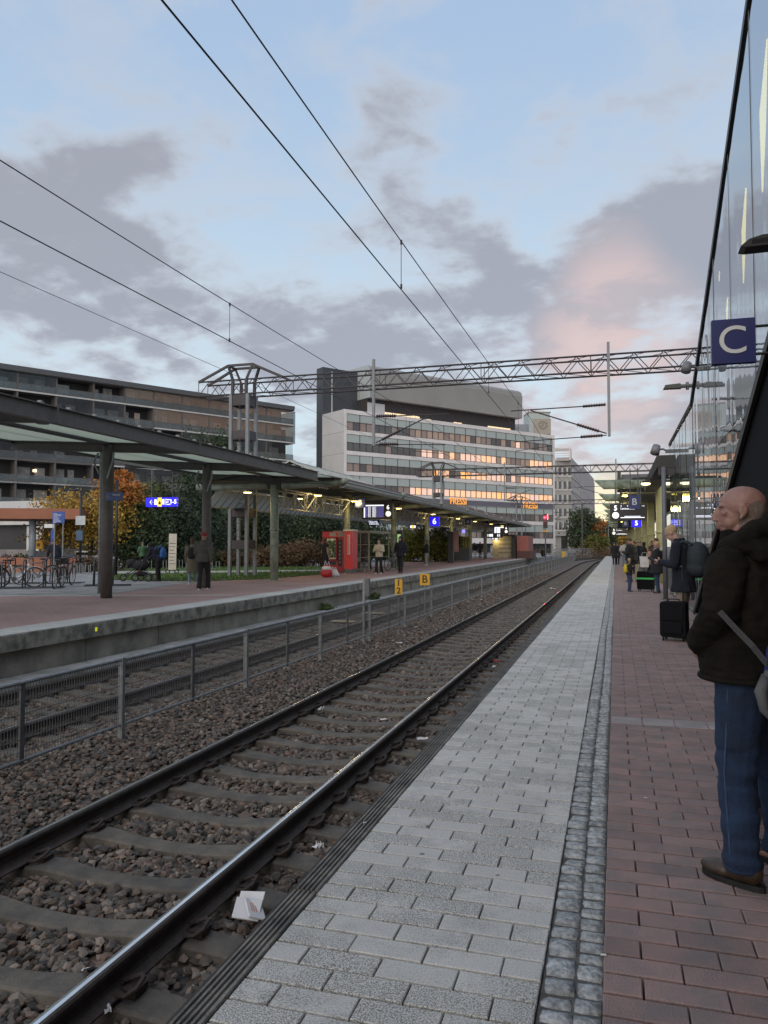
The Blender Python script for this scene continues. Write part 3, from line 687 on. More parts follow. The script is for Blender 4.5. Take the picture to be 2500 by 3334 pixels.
for i in range(8):
    a, b = BY[i], BY[i + 1]
    q = G()                                              # double lattice girder
    xa, xb, zt, zb = -13.42, -12.78, 3.78, 3.02
    for x in (xa, xb): q.tube([(x, a + .2, zt), (x, b - .2, zt)], .035, 6)
    q.tube([(PXC, a + .9, zb), (PXC, b - .9, zb)], .045, 6)
    n = 7; st_ = (b - a - .8) / n
    for k in range(n):
        y0 = a + .4 + k * st_; ym = y0 + st_ / 2
        for x in (xa, xb): q.tube([(x, y0, zt), (PXC, ym, zb)], .03, 5); q.tube([(PXC, ym, zb), (x, y0 + st_, zt)], .03, 5)
        q.tube([(xa, y0, zt), (xb, y0 + st_, zt)], .015, 4)
    ob('lattice_girder', q, mgreend, cb, wp=True)
    q = G()                                              # gutter along the track side
    pr = [(-10.42, 3.92), (-10.36, 3.80), (-10.22, 3.78), (-10.12, 3.86), (-10.10, 3.96), (-10.14, 3.96), (-10.17, 3.88), (-10.25, 3.83), (-10.34, 3.86), (-10.38, 3.96)]
    q.prism(pr, a + .16, b - .16, 'y'); q.tube([(-10.16, a + .1, 4.02), (-10.16, b - .1, 4.02)], .03, 8); ob('gutter', q, mgutter, cb, wp=True)
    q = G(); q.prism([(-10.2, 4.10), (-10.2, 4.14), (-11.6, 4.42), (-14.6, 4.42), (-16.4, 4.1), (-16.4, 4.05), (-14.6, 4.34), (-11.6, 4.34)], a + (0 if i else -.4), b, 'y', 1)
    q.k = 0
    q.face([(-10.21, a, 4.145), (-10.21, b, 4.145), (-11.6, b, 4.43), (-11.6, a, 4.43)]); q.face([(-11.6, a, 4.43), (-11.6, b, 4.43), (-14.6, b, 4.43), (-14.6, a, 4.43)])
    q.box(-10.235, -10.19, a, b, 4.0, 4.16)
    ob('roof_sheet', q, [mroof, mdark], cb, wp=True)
    q = G(); q.prism([(-10.6, 4.02), (-10.6, 4.08), (-12.4, 4.2), (-12.4, 4.06)], a + 2.8, a + 3.0, 'y'); q.prism([(-10.6, 4.02), (-10.6, 4.08), (-12.4, 4.2), (-12.4, 4.06)], a + 5.8, a + 6.0, 'y'); ob('rafters', q, mdark, cb, wp=True, kind='stuff')
# slanted glass strip, pane by pane
gxa, gza, gxb, gzb = -15.9, 3.88, -16.55, 3.16
def gz(y): return 0.0
n = 0; y = 28.9
mullion = mat('glazing_bar', (.30, .30, .26), .5, .2, var=.1)
while y < 97:
    w = .62 if (y - 28.9) < 500 else 1
    q = G(); q.face([(gxa, y + .04, gza), (gxb, y + .04, gzb), (gxb, y + w - .02, gzb), (gxa, y + w - .02, gza)]); q.face([(gxa - .02, y + .04, gza - .01), (gxa - .02, y + w - .02, gza - .01), (gxb - .02, y + w - .02, gzb - .01), (gxb - .02, y + .04, gzb - .01)])
    ob('pane', q, mpane, cb, wp=True)
    q = G(); q.bar((gxa, y, gza), (gxb, y, gzb), .05, .06); q.bar((gxa, y, gza), (gxa, y + w, gza), .05); q.bar((gxb, y, gzb), (gxb, y + w, gzb), .05); ob('glazing_bar', q, mullion, cb, wp=True)
    y += w
# raised roof light over the first bays
q = G()
for k in range(9):
    y0 = 28.0 + k * .95
    q.bar((-10.95, y0, 4.3), (-12.3, y0, 4.86), .05, .06); q.bar((-12.3, y0, 4.86), (-13.7, y0, 4.3), .05, .06)
q.bar((-12.3, 28, 4.86), (-12.3, 35.6, 4.86), .06)
ob('roof_light_frame', q, mgutter, cb, wp=True)
for k in range(8):
    y0 = 28.03 + k * .95
    for s, (xa, xb) in enumerate(((-10.97, -12.27), (-12.33, -13.68))):
        q = G(); za, zb = (4.3, 4.85) if s == 0 else (4.85, 4.3); q.face([(xa, y0, za), (xa, y0 + .88, za), (xb, y0 + .88, zb), (xb, y0, zb)]); ob('roof_light_pane', q, glassy('roof_light_glass', (.85, .9, .95), .35, .1, .15, inner=(.35, .38, .4)), cb, wp=True)
q = G()                                                  # short louvred strip beyond
for k in range(7): q.box(-12.0, -11.2, 60 + k * 5, 63.5 + k * 5, 4.43, 4.6)
ob('roof_vent', q, mroof, cb, wp=True)
# lamps below the roof
ORD = 'first second third fourth fifth sixth seventh eighth ninth tenth eleventh twelfth thirteenth fourteenth fifteenth sixteenth'.split()
LO = [0, 1, 2, 3, 4, 6, 8, 9, 11, 12, 5, 7, 10]
for i, (x, y, z) in enumerate([(-14.6, 28.9, 3.72), (-12.5, 31.5, 3.72), (-14.2, 33.5, 3.72), (-12.4, 36.2, 3.72), (-12.3, 44, 3.72), (-12.3, 53, 3.72), (-12.3, 62, 3.72), (-12.3, 70, 3.72), (-12.2, 79, 3.72), (-12.2, 87, 3.72), (-14.6, 45, 3.72), (-14.6, 60, 3.72), (-14.6, 75, 3.72)]):
    e = empty('canopy_lamp', (x, y, z), label=ORD[LO[i]] + ' warm lit lamp disc under the green canopy roof, counted from the near end', cat='lamp', group='lamps under the green canopy')
    ob('housing', G().tube([(0, 0, .32), (0, 0, .03), (0, 0, .0)], [.02, .02, .17], 12), mdark, e); ob('lamp_disc', G().tube([(0, 0, -.002), (0, 0, -.035)], [.17, .15], 14), mlamp, e)
    if i < 8:
        ld = bpy.data.lights.new('lamp_light', 'POINT'); ld.energy = 22; ld.color = (1, .75, .35); ld.shadow_soft_size = .12; lo = bpy.data.objects.new('lamp_light', ld); C.objects.link(lo); lo.parent = e; lo.location = (0, 0, -.12)

# ------------------------------------------------------------------ canopy over the near platform, far end
mol = mat('olive_column', (.40, .37, .18), .6, var=.12, scale=3)
mpipe = mat('mossy_tube', (.235, .265, .195), .6, var=.3, scale=2.2, bump=.15, col2=(.085, .10, .055))
cc = empty('near_canopy', (1.76, 33, 0), label='near platform canopy of mossy green tubes on olive columns', cat='canopy')
for k in range(9):
    y = 33 + k * 9.1
    q = G(); q.tube([(1.78, y, 0), (1.78, y, 3.95)], .185, 16); q.tube([(1.78, y, 2.0), (1.78, y, 2.1)], .22, 16); ob('column', q, mol, cc, True, wp=True)
    q = G(); n_ = 18; b0 = 0
    # tube with obliquely cut end
    cut = [(-.72 if False else -.62, .0)]
    for xs_, sl in ((-.62, 1), (4.25, -1)):
        for j in range(n_): t = 2 * PI * j / n_; q.v.append((xs_ + sl * (-.20 * math.sin(t)), y + .195 * math.cos(t), 4.02 + .195 * math.sin(t)))
    for j in range(n_): q.f.append((j, (j + 1) % n_, n_ + (j + 1) % n_, n_ + j)); q.m.append(0)
    q.f += [tuple(range(n_)), tuple(reversed(range(n_, 2 * n_)))]; q.m += [0, 0]
    ob('cross_tube', q, mpipe, cc, True, wp=True)
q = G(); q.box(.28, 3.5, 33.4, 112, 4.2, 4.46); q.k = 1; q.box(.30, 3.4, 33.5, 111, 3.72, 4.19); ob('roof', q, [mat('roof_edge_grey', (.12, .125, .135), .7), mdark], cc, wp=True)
q = G(); q.box(.12, .26, 33.2, 40, 4.15, 4.6); q.box(3.5, 3.9, 33.2, 36, 4.2, 4.62); ob('roof_upstand', q, mdark, cc, wp=True)
for i, (x, y, z) in enumerate([(.42, 34.2, 3.66), (2.35, 33.8, 3.66), (.5, 43, 3.6), (3.1, 38, 3.75), (.6, 52, 3.6), (.6, 70, 3.6)]):
    e = empty('canopy_lamp', (x, y, z), label=('leftmost near-end', 'rightmost near-end', 'third nearest', 'right hand middle', 'fifth nearest', 'farthest')[i] + ' small yellow lit lamp under the near platform canopy', cat='lamp', group='lamps under the near canopy')
    ob('lamp_disc', G().tube([(0, 0, 0), (0, 0, -.07)], [.1, .12], 12), emis('yellow_lamp', (1, .85, .18), 3.0), e); ld = bpy.data.lights.new('lamp_light', 'POINT'); ld.energy = 25; ld.color = (1, .85, .4); ld.shadow_soft_size = .12; lo = bpy.data.objects.new('lamp_light', ld); C.objects.link(lo); lo.parent = e; lo.location = (0, 0, -.2); ob('housing', G().box(-.06, .06, -.06, .06, .0, .1), mdark, e)
# dark covered link between glass wall and canopy, with two lamps
lk = empty('link_roof', (1.4, 23, 3.9), label='dark box roof joining the grey pole to the near canopy', cat='roof')
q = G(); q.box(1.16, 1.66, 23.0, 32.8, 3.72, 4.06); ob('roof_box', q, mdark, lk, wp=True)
q = G(); q.box(1.19, 1.63, 23.02, 23.06, 3.5, 3.72); ob('end_plate', q, msteel, lk, wp=True)
for k, x in enumerate((1.05, 1.78)):
    e = empty('bulkhead_lamp', (x, 28.4, 3.70), label=('left' if k == 0 else 'right') + ' of two pale yellow lit lamps under the dark link roof', cat='lamp')
    ob('lamp_disc', G().ell((0, 0, -.03), (.16, .1, .06)), emis('pale_lamp', (1, .86, .5), 2.2), e); ob('housing', G().box(-.12, .12, -.1, .1, 0, .08), mdark, e)

# grey pole with crossarm lamp, spotlight on top
pp = onz(2167, 1952, 0)
e = empty('grey_pole', (pp.x, pp.y, 0), label='grey round steel pole standing at the end of the glass wall', cat='pole')
ob('shaft', G().tube([(0, 0, 0), (0, 0, 3.72)], .062, 12), mat('pole_grey', (.14, .145, .155), .5, .2), e, True); ob('base_plate', G().tube([(0, 0, 0), (0, 0, .02)], .1, 12), mgald, e)
e = empty('arm_lamp', (pp.x, pp.y + 1.2, 3.5), label='slim dark street luminaire on an arm below the link roof', cat='lamp')
ob('arm', G().tube([(.3, 0, 0), (-.3, 0, .0)], .022, 8), mblk, e); ob('lamp_head', G().prism([(-.85, -.02), (-.8, .03), (-.3, .05), (-.28, -.03)], -.08, .08, 'y'), mblk, e)
mspot = mat('spot_grey', (.20, .20, .21), .5, .1)
def spotlight(loc, s, label):
    e = empty('spotlight', loc, label=label, cat='spotlight')
    a = Vector((-.34 * s, -.02, .03 * s)); b_ = Vector((-.12 * s, .02, .06 * s))
    ob('lamp_can', G().tube([a + Vector((0, -.06 * s, -.10 * s)), a + Vector((.06 * s, .04 * s, .12 * s))], [.13 * s, .11 * s], 16), mspot, e, True)
    ob('bracket', G().tube([a + Vector((.08 * s, 0, 0)), b_, (0, 0, 0)], .028 * s, 8).box(-.05 * s, .25 * s, -.04, .04, -.06 * s, .04 * s), mgald, e)
spotlight((1.45, 23.2, 4.2), 1.0, 'grey spotlight on top of the link roof above the blond man')
spotlight((1.62, 16.1, 4.98), .75, 'grey spotlight bracketed to the glass wall edge, below the lattice gantry')

# ------------------------------------------------------------------ glass-walled station building on the right
XG = 1.70
st = empty('station_building', (XG, 12, 0), label='mirror glass station building with slanting black edge at the right', cat='building')
mwall = glassy('facade_glass', (.84, .86, .88), .42, .45, .0, wav=.010, inner=(.02, .02, .022), wscale=(.6, 1.4, .12))
edges = [26.0, 24.1, 22.2, 20.3, 18.4, 16.4, 14.4, 12.4, 10.4, 8.4, 6.4, 4.4, 2.4, .4, -3, -8, -14, -20]
def ytop(y):                                             # slanted outline of the glass, height at distance y
    return 4.70 if y > 18.7 else min(13.5, 4.70 + (18.7 - y) * .438)
def ylow(y):                                             # dark stair casing rises towards the viewer
    return min(7.6, max(0.04, 2.28 + (13.41 - y) * .432)) if y < 18.6 else 0.04
ylow_y0 = 13.41 - (7.6 - 2.28) / .432
mseam = mat('glazing_seam', (.10, .10, .105), .4, .3)
for i in range(len(edges) - 1):
    b, a = edges[i], edges[i + 1]
    cut = [y for y in (18.7, 18.6) if a < y < b]
    yy = [a] + sorted(cut) + [b]
    top = [(y, ytop(y)) for y in yy]; low = [(y, ylow(y)) for y in yy]
    tilt = random.gauss(0, .0009)
    pts_ = [(y, z) for y, z in low] + [(y, z) for y, z in reversed(top)]
    q = G(); q.face([(XG + tilt * (y - (a + b) / 2), y, z) for y, z in reversed(pts_)]); ob('glass_sheet', q, mwall, st, wp=True)
    q = G(); q.box(XG - .004, XG + .02, b - .012, b + .012, ylow(b), ytop(b)); ob('seam', q, mseam, st, wp=True)
q = G(); q.bar((XG, 26.05, 4.72), (XG, 18.7, 4.72), .06, .09); q.bar((XG, 18.7, 4.72), (XG, .3, 4.72 + 18.4 * .438), .06, .13); ob('edge_trim', q, mblk, st, wp=True)
q = G(); q.bar((XG - .015, 18.6, 0.04), (XG - .015, .3, ylow(.3)), .05, .09); q.box(XG - .06, XG + .02, .3, 26, -.0, .05); ob('lower_trim', q, mat('trim_grey', (.16, .165, .17), .4, .4), st, wp=True)
q = G(); q.bar((XG - .05, 18.3, 0.0), (XG - .05, .3, ylow(.3) - .14), .05, .12); ob('handrail_channel', q, mblk, st, wp=True)
q = G(); q.prism([(18.5, .0), (-20, 0.0), (-20, 7.58), (ylow_y0, 7.58), (18.5, .04)], XG - .005, XG + .15, 'x'); q.box(XG - .02, XG + .1, 6.2, 9.2, 2.5, 3.0); ob('stair_casing', q, mat('black_cladding', (.010, .010, .012), .8, var=.2, spec=.1), st, wp=True)
q = G(); q.prism([(.3, 0), (26, 0), (26, 4.5), (18.7, 4.5), (.3, 12.3)], XG + 1.2, XG + 1.35, 'x'); ob('inner_wall', q, mat('inner_wall', (.10, .10, .11), .8), st, wp=True)
q = G(); q.box(XG + .05, XG + 1.35, -.2, .3, 0, 12.3); q.box(XG + .05, XG + 1.35, -20, -.2, 7.6, 13.4); ob('end_wall', q, mdark, st, wp=True)
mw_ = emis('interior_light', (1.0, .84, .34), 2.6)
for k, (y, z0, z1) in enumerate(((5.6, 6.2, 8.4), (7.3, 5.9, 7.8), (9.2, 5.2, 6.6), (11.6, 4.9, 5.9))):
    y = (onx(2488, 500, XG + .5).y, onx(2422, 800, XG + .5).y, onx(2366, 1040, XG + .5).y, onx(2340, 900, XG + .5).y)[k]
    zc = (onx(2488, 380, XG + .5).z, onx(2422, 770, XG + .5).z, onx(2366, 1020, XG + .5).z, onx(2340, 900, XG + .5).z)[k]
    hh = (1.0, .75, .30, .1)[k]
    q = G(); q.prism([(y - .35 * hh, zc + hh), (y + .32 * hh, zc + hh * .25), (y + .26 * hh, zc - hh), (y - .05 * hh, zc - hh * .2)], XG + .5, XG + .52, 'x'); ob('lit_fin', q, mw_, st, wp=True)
q = G(); q.box(-.1, XG + .1, -15, -.9, 4.2, 4.45); q.box(-.1, -.02, -15, -.9, 4.1, 4.2); ob('shade_slab', q, mdark, st, wp=True)  # unseen slab added behind the camera to shade the foreground
# luminaires on the glass wall
e = empty('arm_lamp', (1.0, 6.75, 3.92), label='large dark wedge street luminaire near the upper right corner', cat='lamp')
ob('lamp_head', G().prism([(0, .0), (.06, .05), (.16, .075), (.62, .075), (.62, .01), (.5, -.01), (.04, -.012)], -.09, .09, 'y'), mblk, e); ob('arm', G().tube([(.6, 0, .04), (.75, 0, .04)], .03, 8), mblk, e)
ob('lamp_window', G().box(.08, .30, -.092, -.05, .008, .045), glassy('lamp_glass', (.5, .5, .5), .2, .1), e)
p = onx(2167, 1262, 1.1)
e = empty('arm_lamp', (1.1, 18.3, onx(2255, 1258, 1.7).z), label='slim dark luminaire on an arm at the kink of the glass wall edge', cat='lamp')
ob('lamp_head', G().prism([(-.02, -.03), (.02, .05), (.34, .07), (.36, -.03)], -.1, .1, 'y'), mat('lamp_dark', (.05, .055, .05), .5), e); ob('arm', G().tube([(.34, 0, .02), (.6, 0, .02)], .045, 8).tube([(.46, 0, .02), (.52, 0, .02)], .09, 8), mgald, e)
# section sign C on two arms
mblue = mat('sign_blue', (.005, .013, .11), .35, var=.05); mwhite = mat('sign_white', (.62, .63, .62), .4, var=.05)
a = ony(2314, 1046, 9.0); b = ony(2460, 1180, 9.0); cxx, czz = (a.x + b.x) / 2, (a.z + b.z) / 2; hw = (b.x - a.x) / 2; hh = (a.z - b.z) / 2
e = empty('platform_sign', (cxx, 9.0, czz), label='blue square sign with a large white letter C', cat='sign')
ob('sign_board', G().bev(-hw, hw, -.04, .04, -hh, hh, .008), mblue, e)
text('letter', 'C', .43, mwhite, e, (-.01, -.045, -.005), bold=.001)
ob('bracket', G().tube([(hw, 0, hh * .62), (XG - cxx, 0, hh * .62)], .016, 8).tube([(hw, 0, -hh * .62), (XG - cxx, 0, -hh * .62)], .016, 8), mblk, e)

# ------------------------------------------------------------------ catenary gantries and wires
mgan = mat('gantry_steel', (.055, .048, .052), .55, .3, var=.2, scale=3)
mganl = mat('gantry_light', (.19, .20, .215), .55, .3, var=.15, scale=3)
def gantry(Y, x0, x1, posts, tower_x, label, fine=True, droop=0.0):
    t = empty('lattice_gantry', (tower_x, Y, 0), label=label, cat='gantry')
    zl, zu, w = 8.42, 9.08, .42
    q = G()
    for y in (-w, w):
        for z in (zl, zu): q.tube([(x0 - tower_x, y, z), (x1 - tower_x, y, z)], .04, 6)
    ob('chord', q, mgan, t)
    q = G(); n = int((x1 - x0) / 1.05); d = (x1 - x0) / n
    for k in range(n):
        xa = x0 - tower_x + k * d
        for y in (-w, w): q.tube([(xa, y, zl), (xa + d / 2, y, zu)], .02, 5); q.tube([(xa + d / 2, y, zu), (xa + d, y, zl)], .02, 5)
        q.tube([(xa, -w, zl), (xa + d, w, zl)], .014, 4); q.tube([(xa, w, zu), (xa + d, -w, zu)], .014, 4)
        if k % 4 == 0: q.tube([(xa, -w, zl), (xa, -w, zu)], .018, 5); q.tube([(xa, w, zl), (xa, w, zu)], .018, 5)
    ob('lattice', q, mat('lattice_brown', (.10, .085, .09), .6, .2), t)
    q = G()                                              # crown over the tower
    for y in (-w, w):
        q.bar((-.95, y, 9.08), (-1.0, y, 9.08), .09)
        pk1, pk2 = (-.62, y * .8, 9.78), (.62, y * .8, 9.78)
        q.bar((x0 - tower_x, y, zu), pk1, .10); q.bar(pk1, pk2, .10); q.bar(pk2, (2.15, y, zu), .10)
        q.bar(pk1, (-.34, y, zu), .10); q.bar(pk2, (.34, y, zu), .10)
        for sx in (-.34, .34): q.bar((sx, y, zl), (sx, y, zu), .12)
    q.bar((-.62, -w * .8, 9.78), (-.62, w * .8, 9.78), .09); q.bar((.62, -w * .8, 9.78), (.62, w * .8, 9.78), .09)
    ob('crown', q, mgan, t)
    for sx in (-.42, .42):
        for sy in (-.42, .42): ob('leg', G().box(sx - .07, sx + .07, sy - .07, sy + .07, -.05, zl), mganl, t)
    for zc, hh in ((8.15, .5), (6.55, .42), (3.0, .4), (1.55, .4)):
        q = G(); q.box(-.42, .42, -.45, -.43, zc - hh / 2, zc + hh / 2); q.box(-.42, .42, .43, .45, zc - hh / 2, zc + hh / 2); q.box(.43, .45, -.42, .42, zc - hh / 2, zc + hh / 2); q.box(-.45, -.43, -.42, .42, zc - hh / 2, zc + hh / 2); ob('batten_plate', q, mgan, t)
    q = G()
    for k in range(16): q.tube([(-.2, -.46, 1.9 + k * .3), (.2, -.46, 1.9 + k * .3)], .012, 4)
    ob('ladder', q, mgan, t)
    for px_ in posts: hanger(px_, Y, t, tower_x)
    return t
mins = mat('insulator_brown', (.045, .022, .02), .3, var=.2)
def insulator(g, p, q, r=.10):
    p, q = Vector(p), Vector(q); n = 9
    g.tube([p, q], r * .5, 8)
    for k in range(n): c = p.lerp(q, (k + .5) / n); d = (q - p).normalized() * .012; g.tube([c - d, c, c + d], [r * .5, r, r * .5], 10, cap=False)
def hanger(px_, Y, t, tx, xtrack=None):
    s = -1 if px_ > -5 else 1                             # side on which its arms reach towards the track
    xt = -3.22 if px_ > -5 else -7.4
    x = px_ - tx
    ob('drop_post', G().box(x - .055, x + .055, -.055 - .5, .055 - .5, 5.8, 9.55), mganl, t)
    q = G(); L3 = abs(xt - px_); xe = x + s * (L3 + .8)
    def ins(p, q_): i = G(); insulator(i, p, q_); ob('insulator', i, mins, t)
    # top tube, stay, registration arm
    q.tube([(x + s * .35, -.5, 7.05), (xe, -.5, 7.0)], .025, 6); ins((x + s * .12, -.5, 7.07), (x + s * 1.0, -.5, 7.04))
    q.tube([(x + s * .1, -.5, 5.92), (xe - s * .8, -.5, 6.98)], .028, 6); d = Vector((xe - s * .8 - x - s * .1, 0, 1.06)).normalized(); p0 = Vector((x + s * .1, -.5, 5.92)); ins(p0 + d * .3, p0 + d * 1.2)
    q.tube([(x + s * .1, -.5, 5.85), (xe - s * .15, -.5, 5.72)], .022, 6); ins((x + s * .25, -.5, 5.85), (x + s * 1.1, -.5, 5.82))
    q.tube([(xe - s * 1.6, -.5, 5.76), (xe - s * 1.55, -.5, 5.5), (xe - s * .2, -.5, 5.35)], .014, 5); q.tube([(xe - s * .7, -.5, 7.0), (xe - s * .7, -.5, 6.75)], .014, 5)
    ob('cantilever', q, mgan, t)
gantry(31.9, -18.45, 3.55, (-9.9, -.17), -16.35, 'nearest long lattice gantry spanning all tracks, with two hanging posts')
gantry(75.0, -19.0, 5.2, (-10.2, .15), -16.9, 'second lattice gantry farther along the tracks')
gantry(132.0, -17.0, 8.0, (-9.8, 1.4), -15.6, 'third and farthest lattice gantry, very small')
mwire = mat('wire', (.035, .03, .035), .5, .3)
def wire(name, pts_, r, label):
    tag(ob(name, G().tube(pts_, r, 5), mwire), label, 'wire')
def sagline(x, z, ya, yb, sag, n=14): return [(x, ya + (yb - ya) * k / n, z - sag * 4 * (k / n) * (1 - k / n)) for k in range(n + 1)]
wire('contact_wire', [(-3.16, -6, 5.58), (-3.3, 31.4, 5.62), (-3.1, 74.5, 5.6), (-2.4, 131, 5.6)], .0095, 'lower contact wire above the near track')
wire('messenger_wire', sagline(-3.2, 6.62, -12, 31.4, .28) + sagline(-3.2, 6.62, 31.4, 74.5, .28)[1:] + sagline(-2.6, 6.62, 74.5, 131, .28)[1:], .009, 'upper messenger wire above the near track')
wire('contact_wire', [(-7.5, -6, 5.62), (-7.35, 31.4, 5.66), (-7.5, 74.5, 5.6), (-6.8, 131, 5.6)], .0095, 'lower contact wire above the fenced track')
wire('messenger_wire', sagline(-7.4, 6.66, -12, 31.4, .28) + sagline(-7.4, 6.66, 31.4, 74.5, .28)[1:] + sagline(-6.9, 6.66, 74.5, 131, .28)[1:], .009, 'upper messenger wire above the fenced track')
wire('feeder_wire', [(-16.9, -6, 9.3), (-17.0, 31.5, 9.5), (-17.3, 75, 9.4), (-16, 131, 9.2)], .010, 'single feeder wire on the far left running to the gantry tower')
for x, ylist in ((-3.2, (11.6, 20.4, 27, 42, 52, 62)), (-7.4, (7.5, 13.8, 22, 27.5, 42, 52, 62))):
    for y in ylist:
        tt = ((y + 12) / 43.4) if y < 31.4 else (y - 31.4) / 43.1
        zt = 6.62 + (.04 if x < -5 else 0) - .28 * 4 * tt * (1 - tt); zb = 5.6 + (.03 if x < -5 else 0)
        e = tag(ob('dropper', G().tube([(x, y, zb), (x, y, zt)], .0055, 4).tube([(x, y, zt - .05), (x, y, zt + .02)], .018, 5).tube([(x, y, zb - .02), (x, y, zb + .05)], .018, 5), mwire), ORD[ylist.index(y)] + ' nearest thin vertical dropper between the two wires over the ' + ('near' if x > -5 else 'fenced') + ' track', 'wire dropper', 'droppers over the ' + ('near' if x > -5 else 'fenced') + ' track')
# ------------------------------------------------------------------ office building with ribbon windows
mfac = mat('facade_white', (.70, .65, .63), .8, var=.07, scale=.5, bump=.1, bscale=8)
mfacg = mat('facade_grey', (.46, .46, .46), .8, var=.07, scale=.3)
mfr = mat('window_frame', (.09, .075, .07), .6, var=.1)
mpan = glassy('spandrel_glass', (.80, .86, .85), .06, .0, .15, inner=(.38, .42, .40))
def winmat(name, inner, refl, tint=(1.0, .95, .9), rough=.06):
    return glassy(name, tint, refl, 0, rough, wav=.004, inner=inner, wscale=(1.5, 1.5, 1.5))
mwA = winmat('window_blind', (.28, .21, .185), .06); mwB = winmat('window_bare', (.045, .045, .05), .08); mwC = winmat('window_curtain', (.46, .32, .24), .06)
mwL = emis('glow_window', (1.0, .56, .32), .46); mwL2 = emis('glow_window_soft', (.95, .62, .48), .34); mwL3 = emis('glow_window_bright', (1.0, .48, .17), .66)  # emission stands in for the sunset reflected in the office panes
e = empty('office_building', (-44.5, 124.2, ZL), math.atan2(.802, .597), label='large pale office building with ribbon windows and orange rooftop signs', cat='building')
LEN = 54.0
q = G(); q.box(0, LEN, .30, 7.0, 1.9, 24.7); q.box(0, LEN + .1, .02, .30, 24.35, 24.95)
bands = [(24.35, 24.25)] 
WR = [(24.25, 22.85, 21.35), (20.7, 19.25, 17.78), (17.1, 15.68, 14.22), (13.55, 12.1, 10.68), (9.1, 7.85, 6.4), (5.65, 4.15, 2.85)]
prev = 24.35
for (zt, zm, zb) in WR: q.box(0, LEN, .0, .30, zt, prev) if prev - zt > .05 else None; prev = zb
q.box(0, LEN, 0, .3, 1.8, prev); q.box(-.02, .55, -.03, .3, 1.8, 24.9); q.box(LEN - .5, LEN + .1, -.03, .3, -.2, 24.9)
ob('wall', q, mfac, e)
q = G(); q.box(-.04, -.0, .0, 7.0, 1.5, 24.9)
for z in (21, 17.3, 13.6, 9.9, 6.2): q.box(-.05, -.035, .0, 7.0, z, z + .04, 1)
ob('end_wall', q, [mfacg, mfr], e)
q = G(); q.box(.6, LEN, -.04, .0, 9.15, 10.15); ob('sign_band', q, mat('band_mauve', (.14, .13, .16), .6), e)
q = G(); q.box(.4, LEN, 1.2, 15, -.2, 1.8); ob('ground_floor', q, mat('ground_floor_dark', (.035, .045, .048), .4), e)
q = G(); q.box(36, 43, 1.1, 1.2, -.1, 1.5); ob('light_panel', q, mfacg, e)
npan = 19; pw = (LEN - 1.2) / npan; me1 = {}
rr = random.Random(5)
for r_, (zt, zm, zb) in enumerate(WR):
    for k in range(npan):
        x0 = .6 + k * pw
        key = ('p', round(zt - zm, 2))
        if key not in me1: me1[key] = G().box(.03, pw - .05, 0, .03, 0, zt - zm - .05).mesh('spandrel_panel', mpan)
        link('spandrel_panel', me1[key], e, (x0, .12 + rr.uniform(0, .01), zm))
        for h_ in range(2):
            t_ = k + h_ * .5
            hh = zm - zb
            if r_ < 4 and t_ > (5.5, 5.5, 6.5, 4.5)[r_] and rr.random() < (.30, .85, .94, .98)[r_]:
                # panes with the warm sunset glow painted in
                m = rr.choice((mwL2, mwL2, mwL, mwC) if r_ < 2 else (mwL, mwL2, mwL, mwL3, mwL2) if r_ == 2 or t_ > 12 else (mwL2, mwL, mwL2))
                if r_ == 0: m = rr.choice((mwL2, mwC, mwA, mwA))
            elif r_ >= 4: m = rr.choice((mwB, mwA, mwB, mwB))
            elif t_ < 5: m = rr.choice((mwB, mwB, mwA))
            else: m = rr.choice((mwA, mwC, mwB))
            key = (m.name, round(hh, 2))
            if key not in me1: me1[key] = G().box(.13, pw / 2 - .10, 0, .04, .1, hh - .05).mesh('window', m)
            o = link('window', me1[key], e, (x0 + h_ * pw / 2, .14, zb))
    q = G(); q.box(.55, LEN - .5, .17, .29, zb, zt)
    ob('window_frame', q, mfr, e)
    q = G()
    for k in range(npan + 1): q.box(.6 + k * pw - .03, .6 + k * pw + .03, .05, .16, zb, zt)
    q.box(.55, LEN - .5, .06, .16, zm - .06, zm + .04); q.box(.55, LEN - .5, .04, .16, zb, zb + .09)
    ob('mullions', q, mfr, e)
mclad = mat('roof_cladding', (.31, .295, .275), .55, .25, var=.06, scale=.2); mclad2 = mat('roof_cladding_light', (.42, .46, .46), .5, .2, var=.05, scale=.3)
q = G(); n = 28                                            # bulky clad rooftop volume, gently curved towards the top
q.prism([(3.0, 28.35), (2.9, 33.0), (3.2, 33.9), (4.0, 34.4), (14, 34.6), (14, 28.35)], 7.7, 47.4, 'x')
for k in range(52): x = 8.4 + k * .75; q.box(x, x + .025, 2.94, 2.99, 33.0, 33.9, 1)
ob('rooftop_volume', q, [mclad, mat('cladding_seam', (.22, .20, .18), .6)], e)
q = G(); q.face([(7.68, 3.0, 28.35), (7.68, 14, 28.35), (7.68, 14, 34.6), (7.68, 4.0, 34.4), (7.68, 3.2, 33.9), (7.68, 2.9, 33.0)]); ob('rooftop_end', q, mclad2, e)
q = G(); q.box(7.8, 46.5, 4.2, 14, 24.8, 28.4); ob('rooftop_recess', q, mat('recess_dark', (.035, .03, .032), .8), e)
q = G()
for x, w_, h_ in ((8, 12, 1.2), (22, 1.0, .9), (29, 1.3, 1.0), (38.4, 6.0, 1.1)):
    k = x
    while k < x + w_: q.box(k, k + 1.0, 4.12, 4.2, 25.0, 25.0 + h_); k += 1.12
ob('rooftop_window', q, emis('lit_rooftop', (.95, .72, .42), .50), e)
q = G();  q.box(7.9, 11.8, 4.1, 5.5, 24.7, 27.6); ob('roof_room', q, mfacg, e)
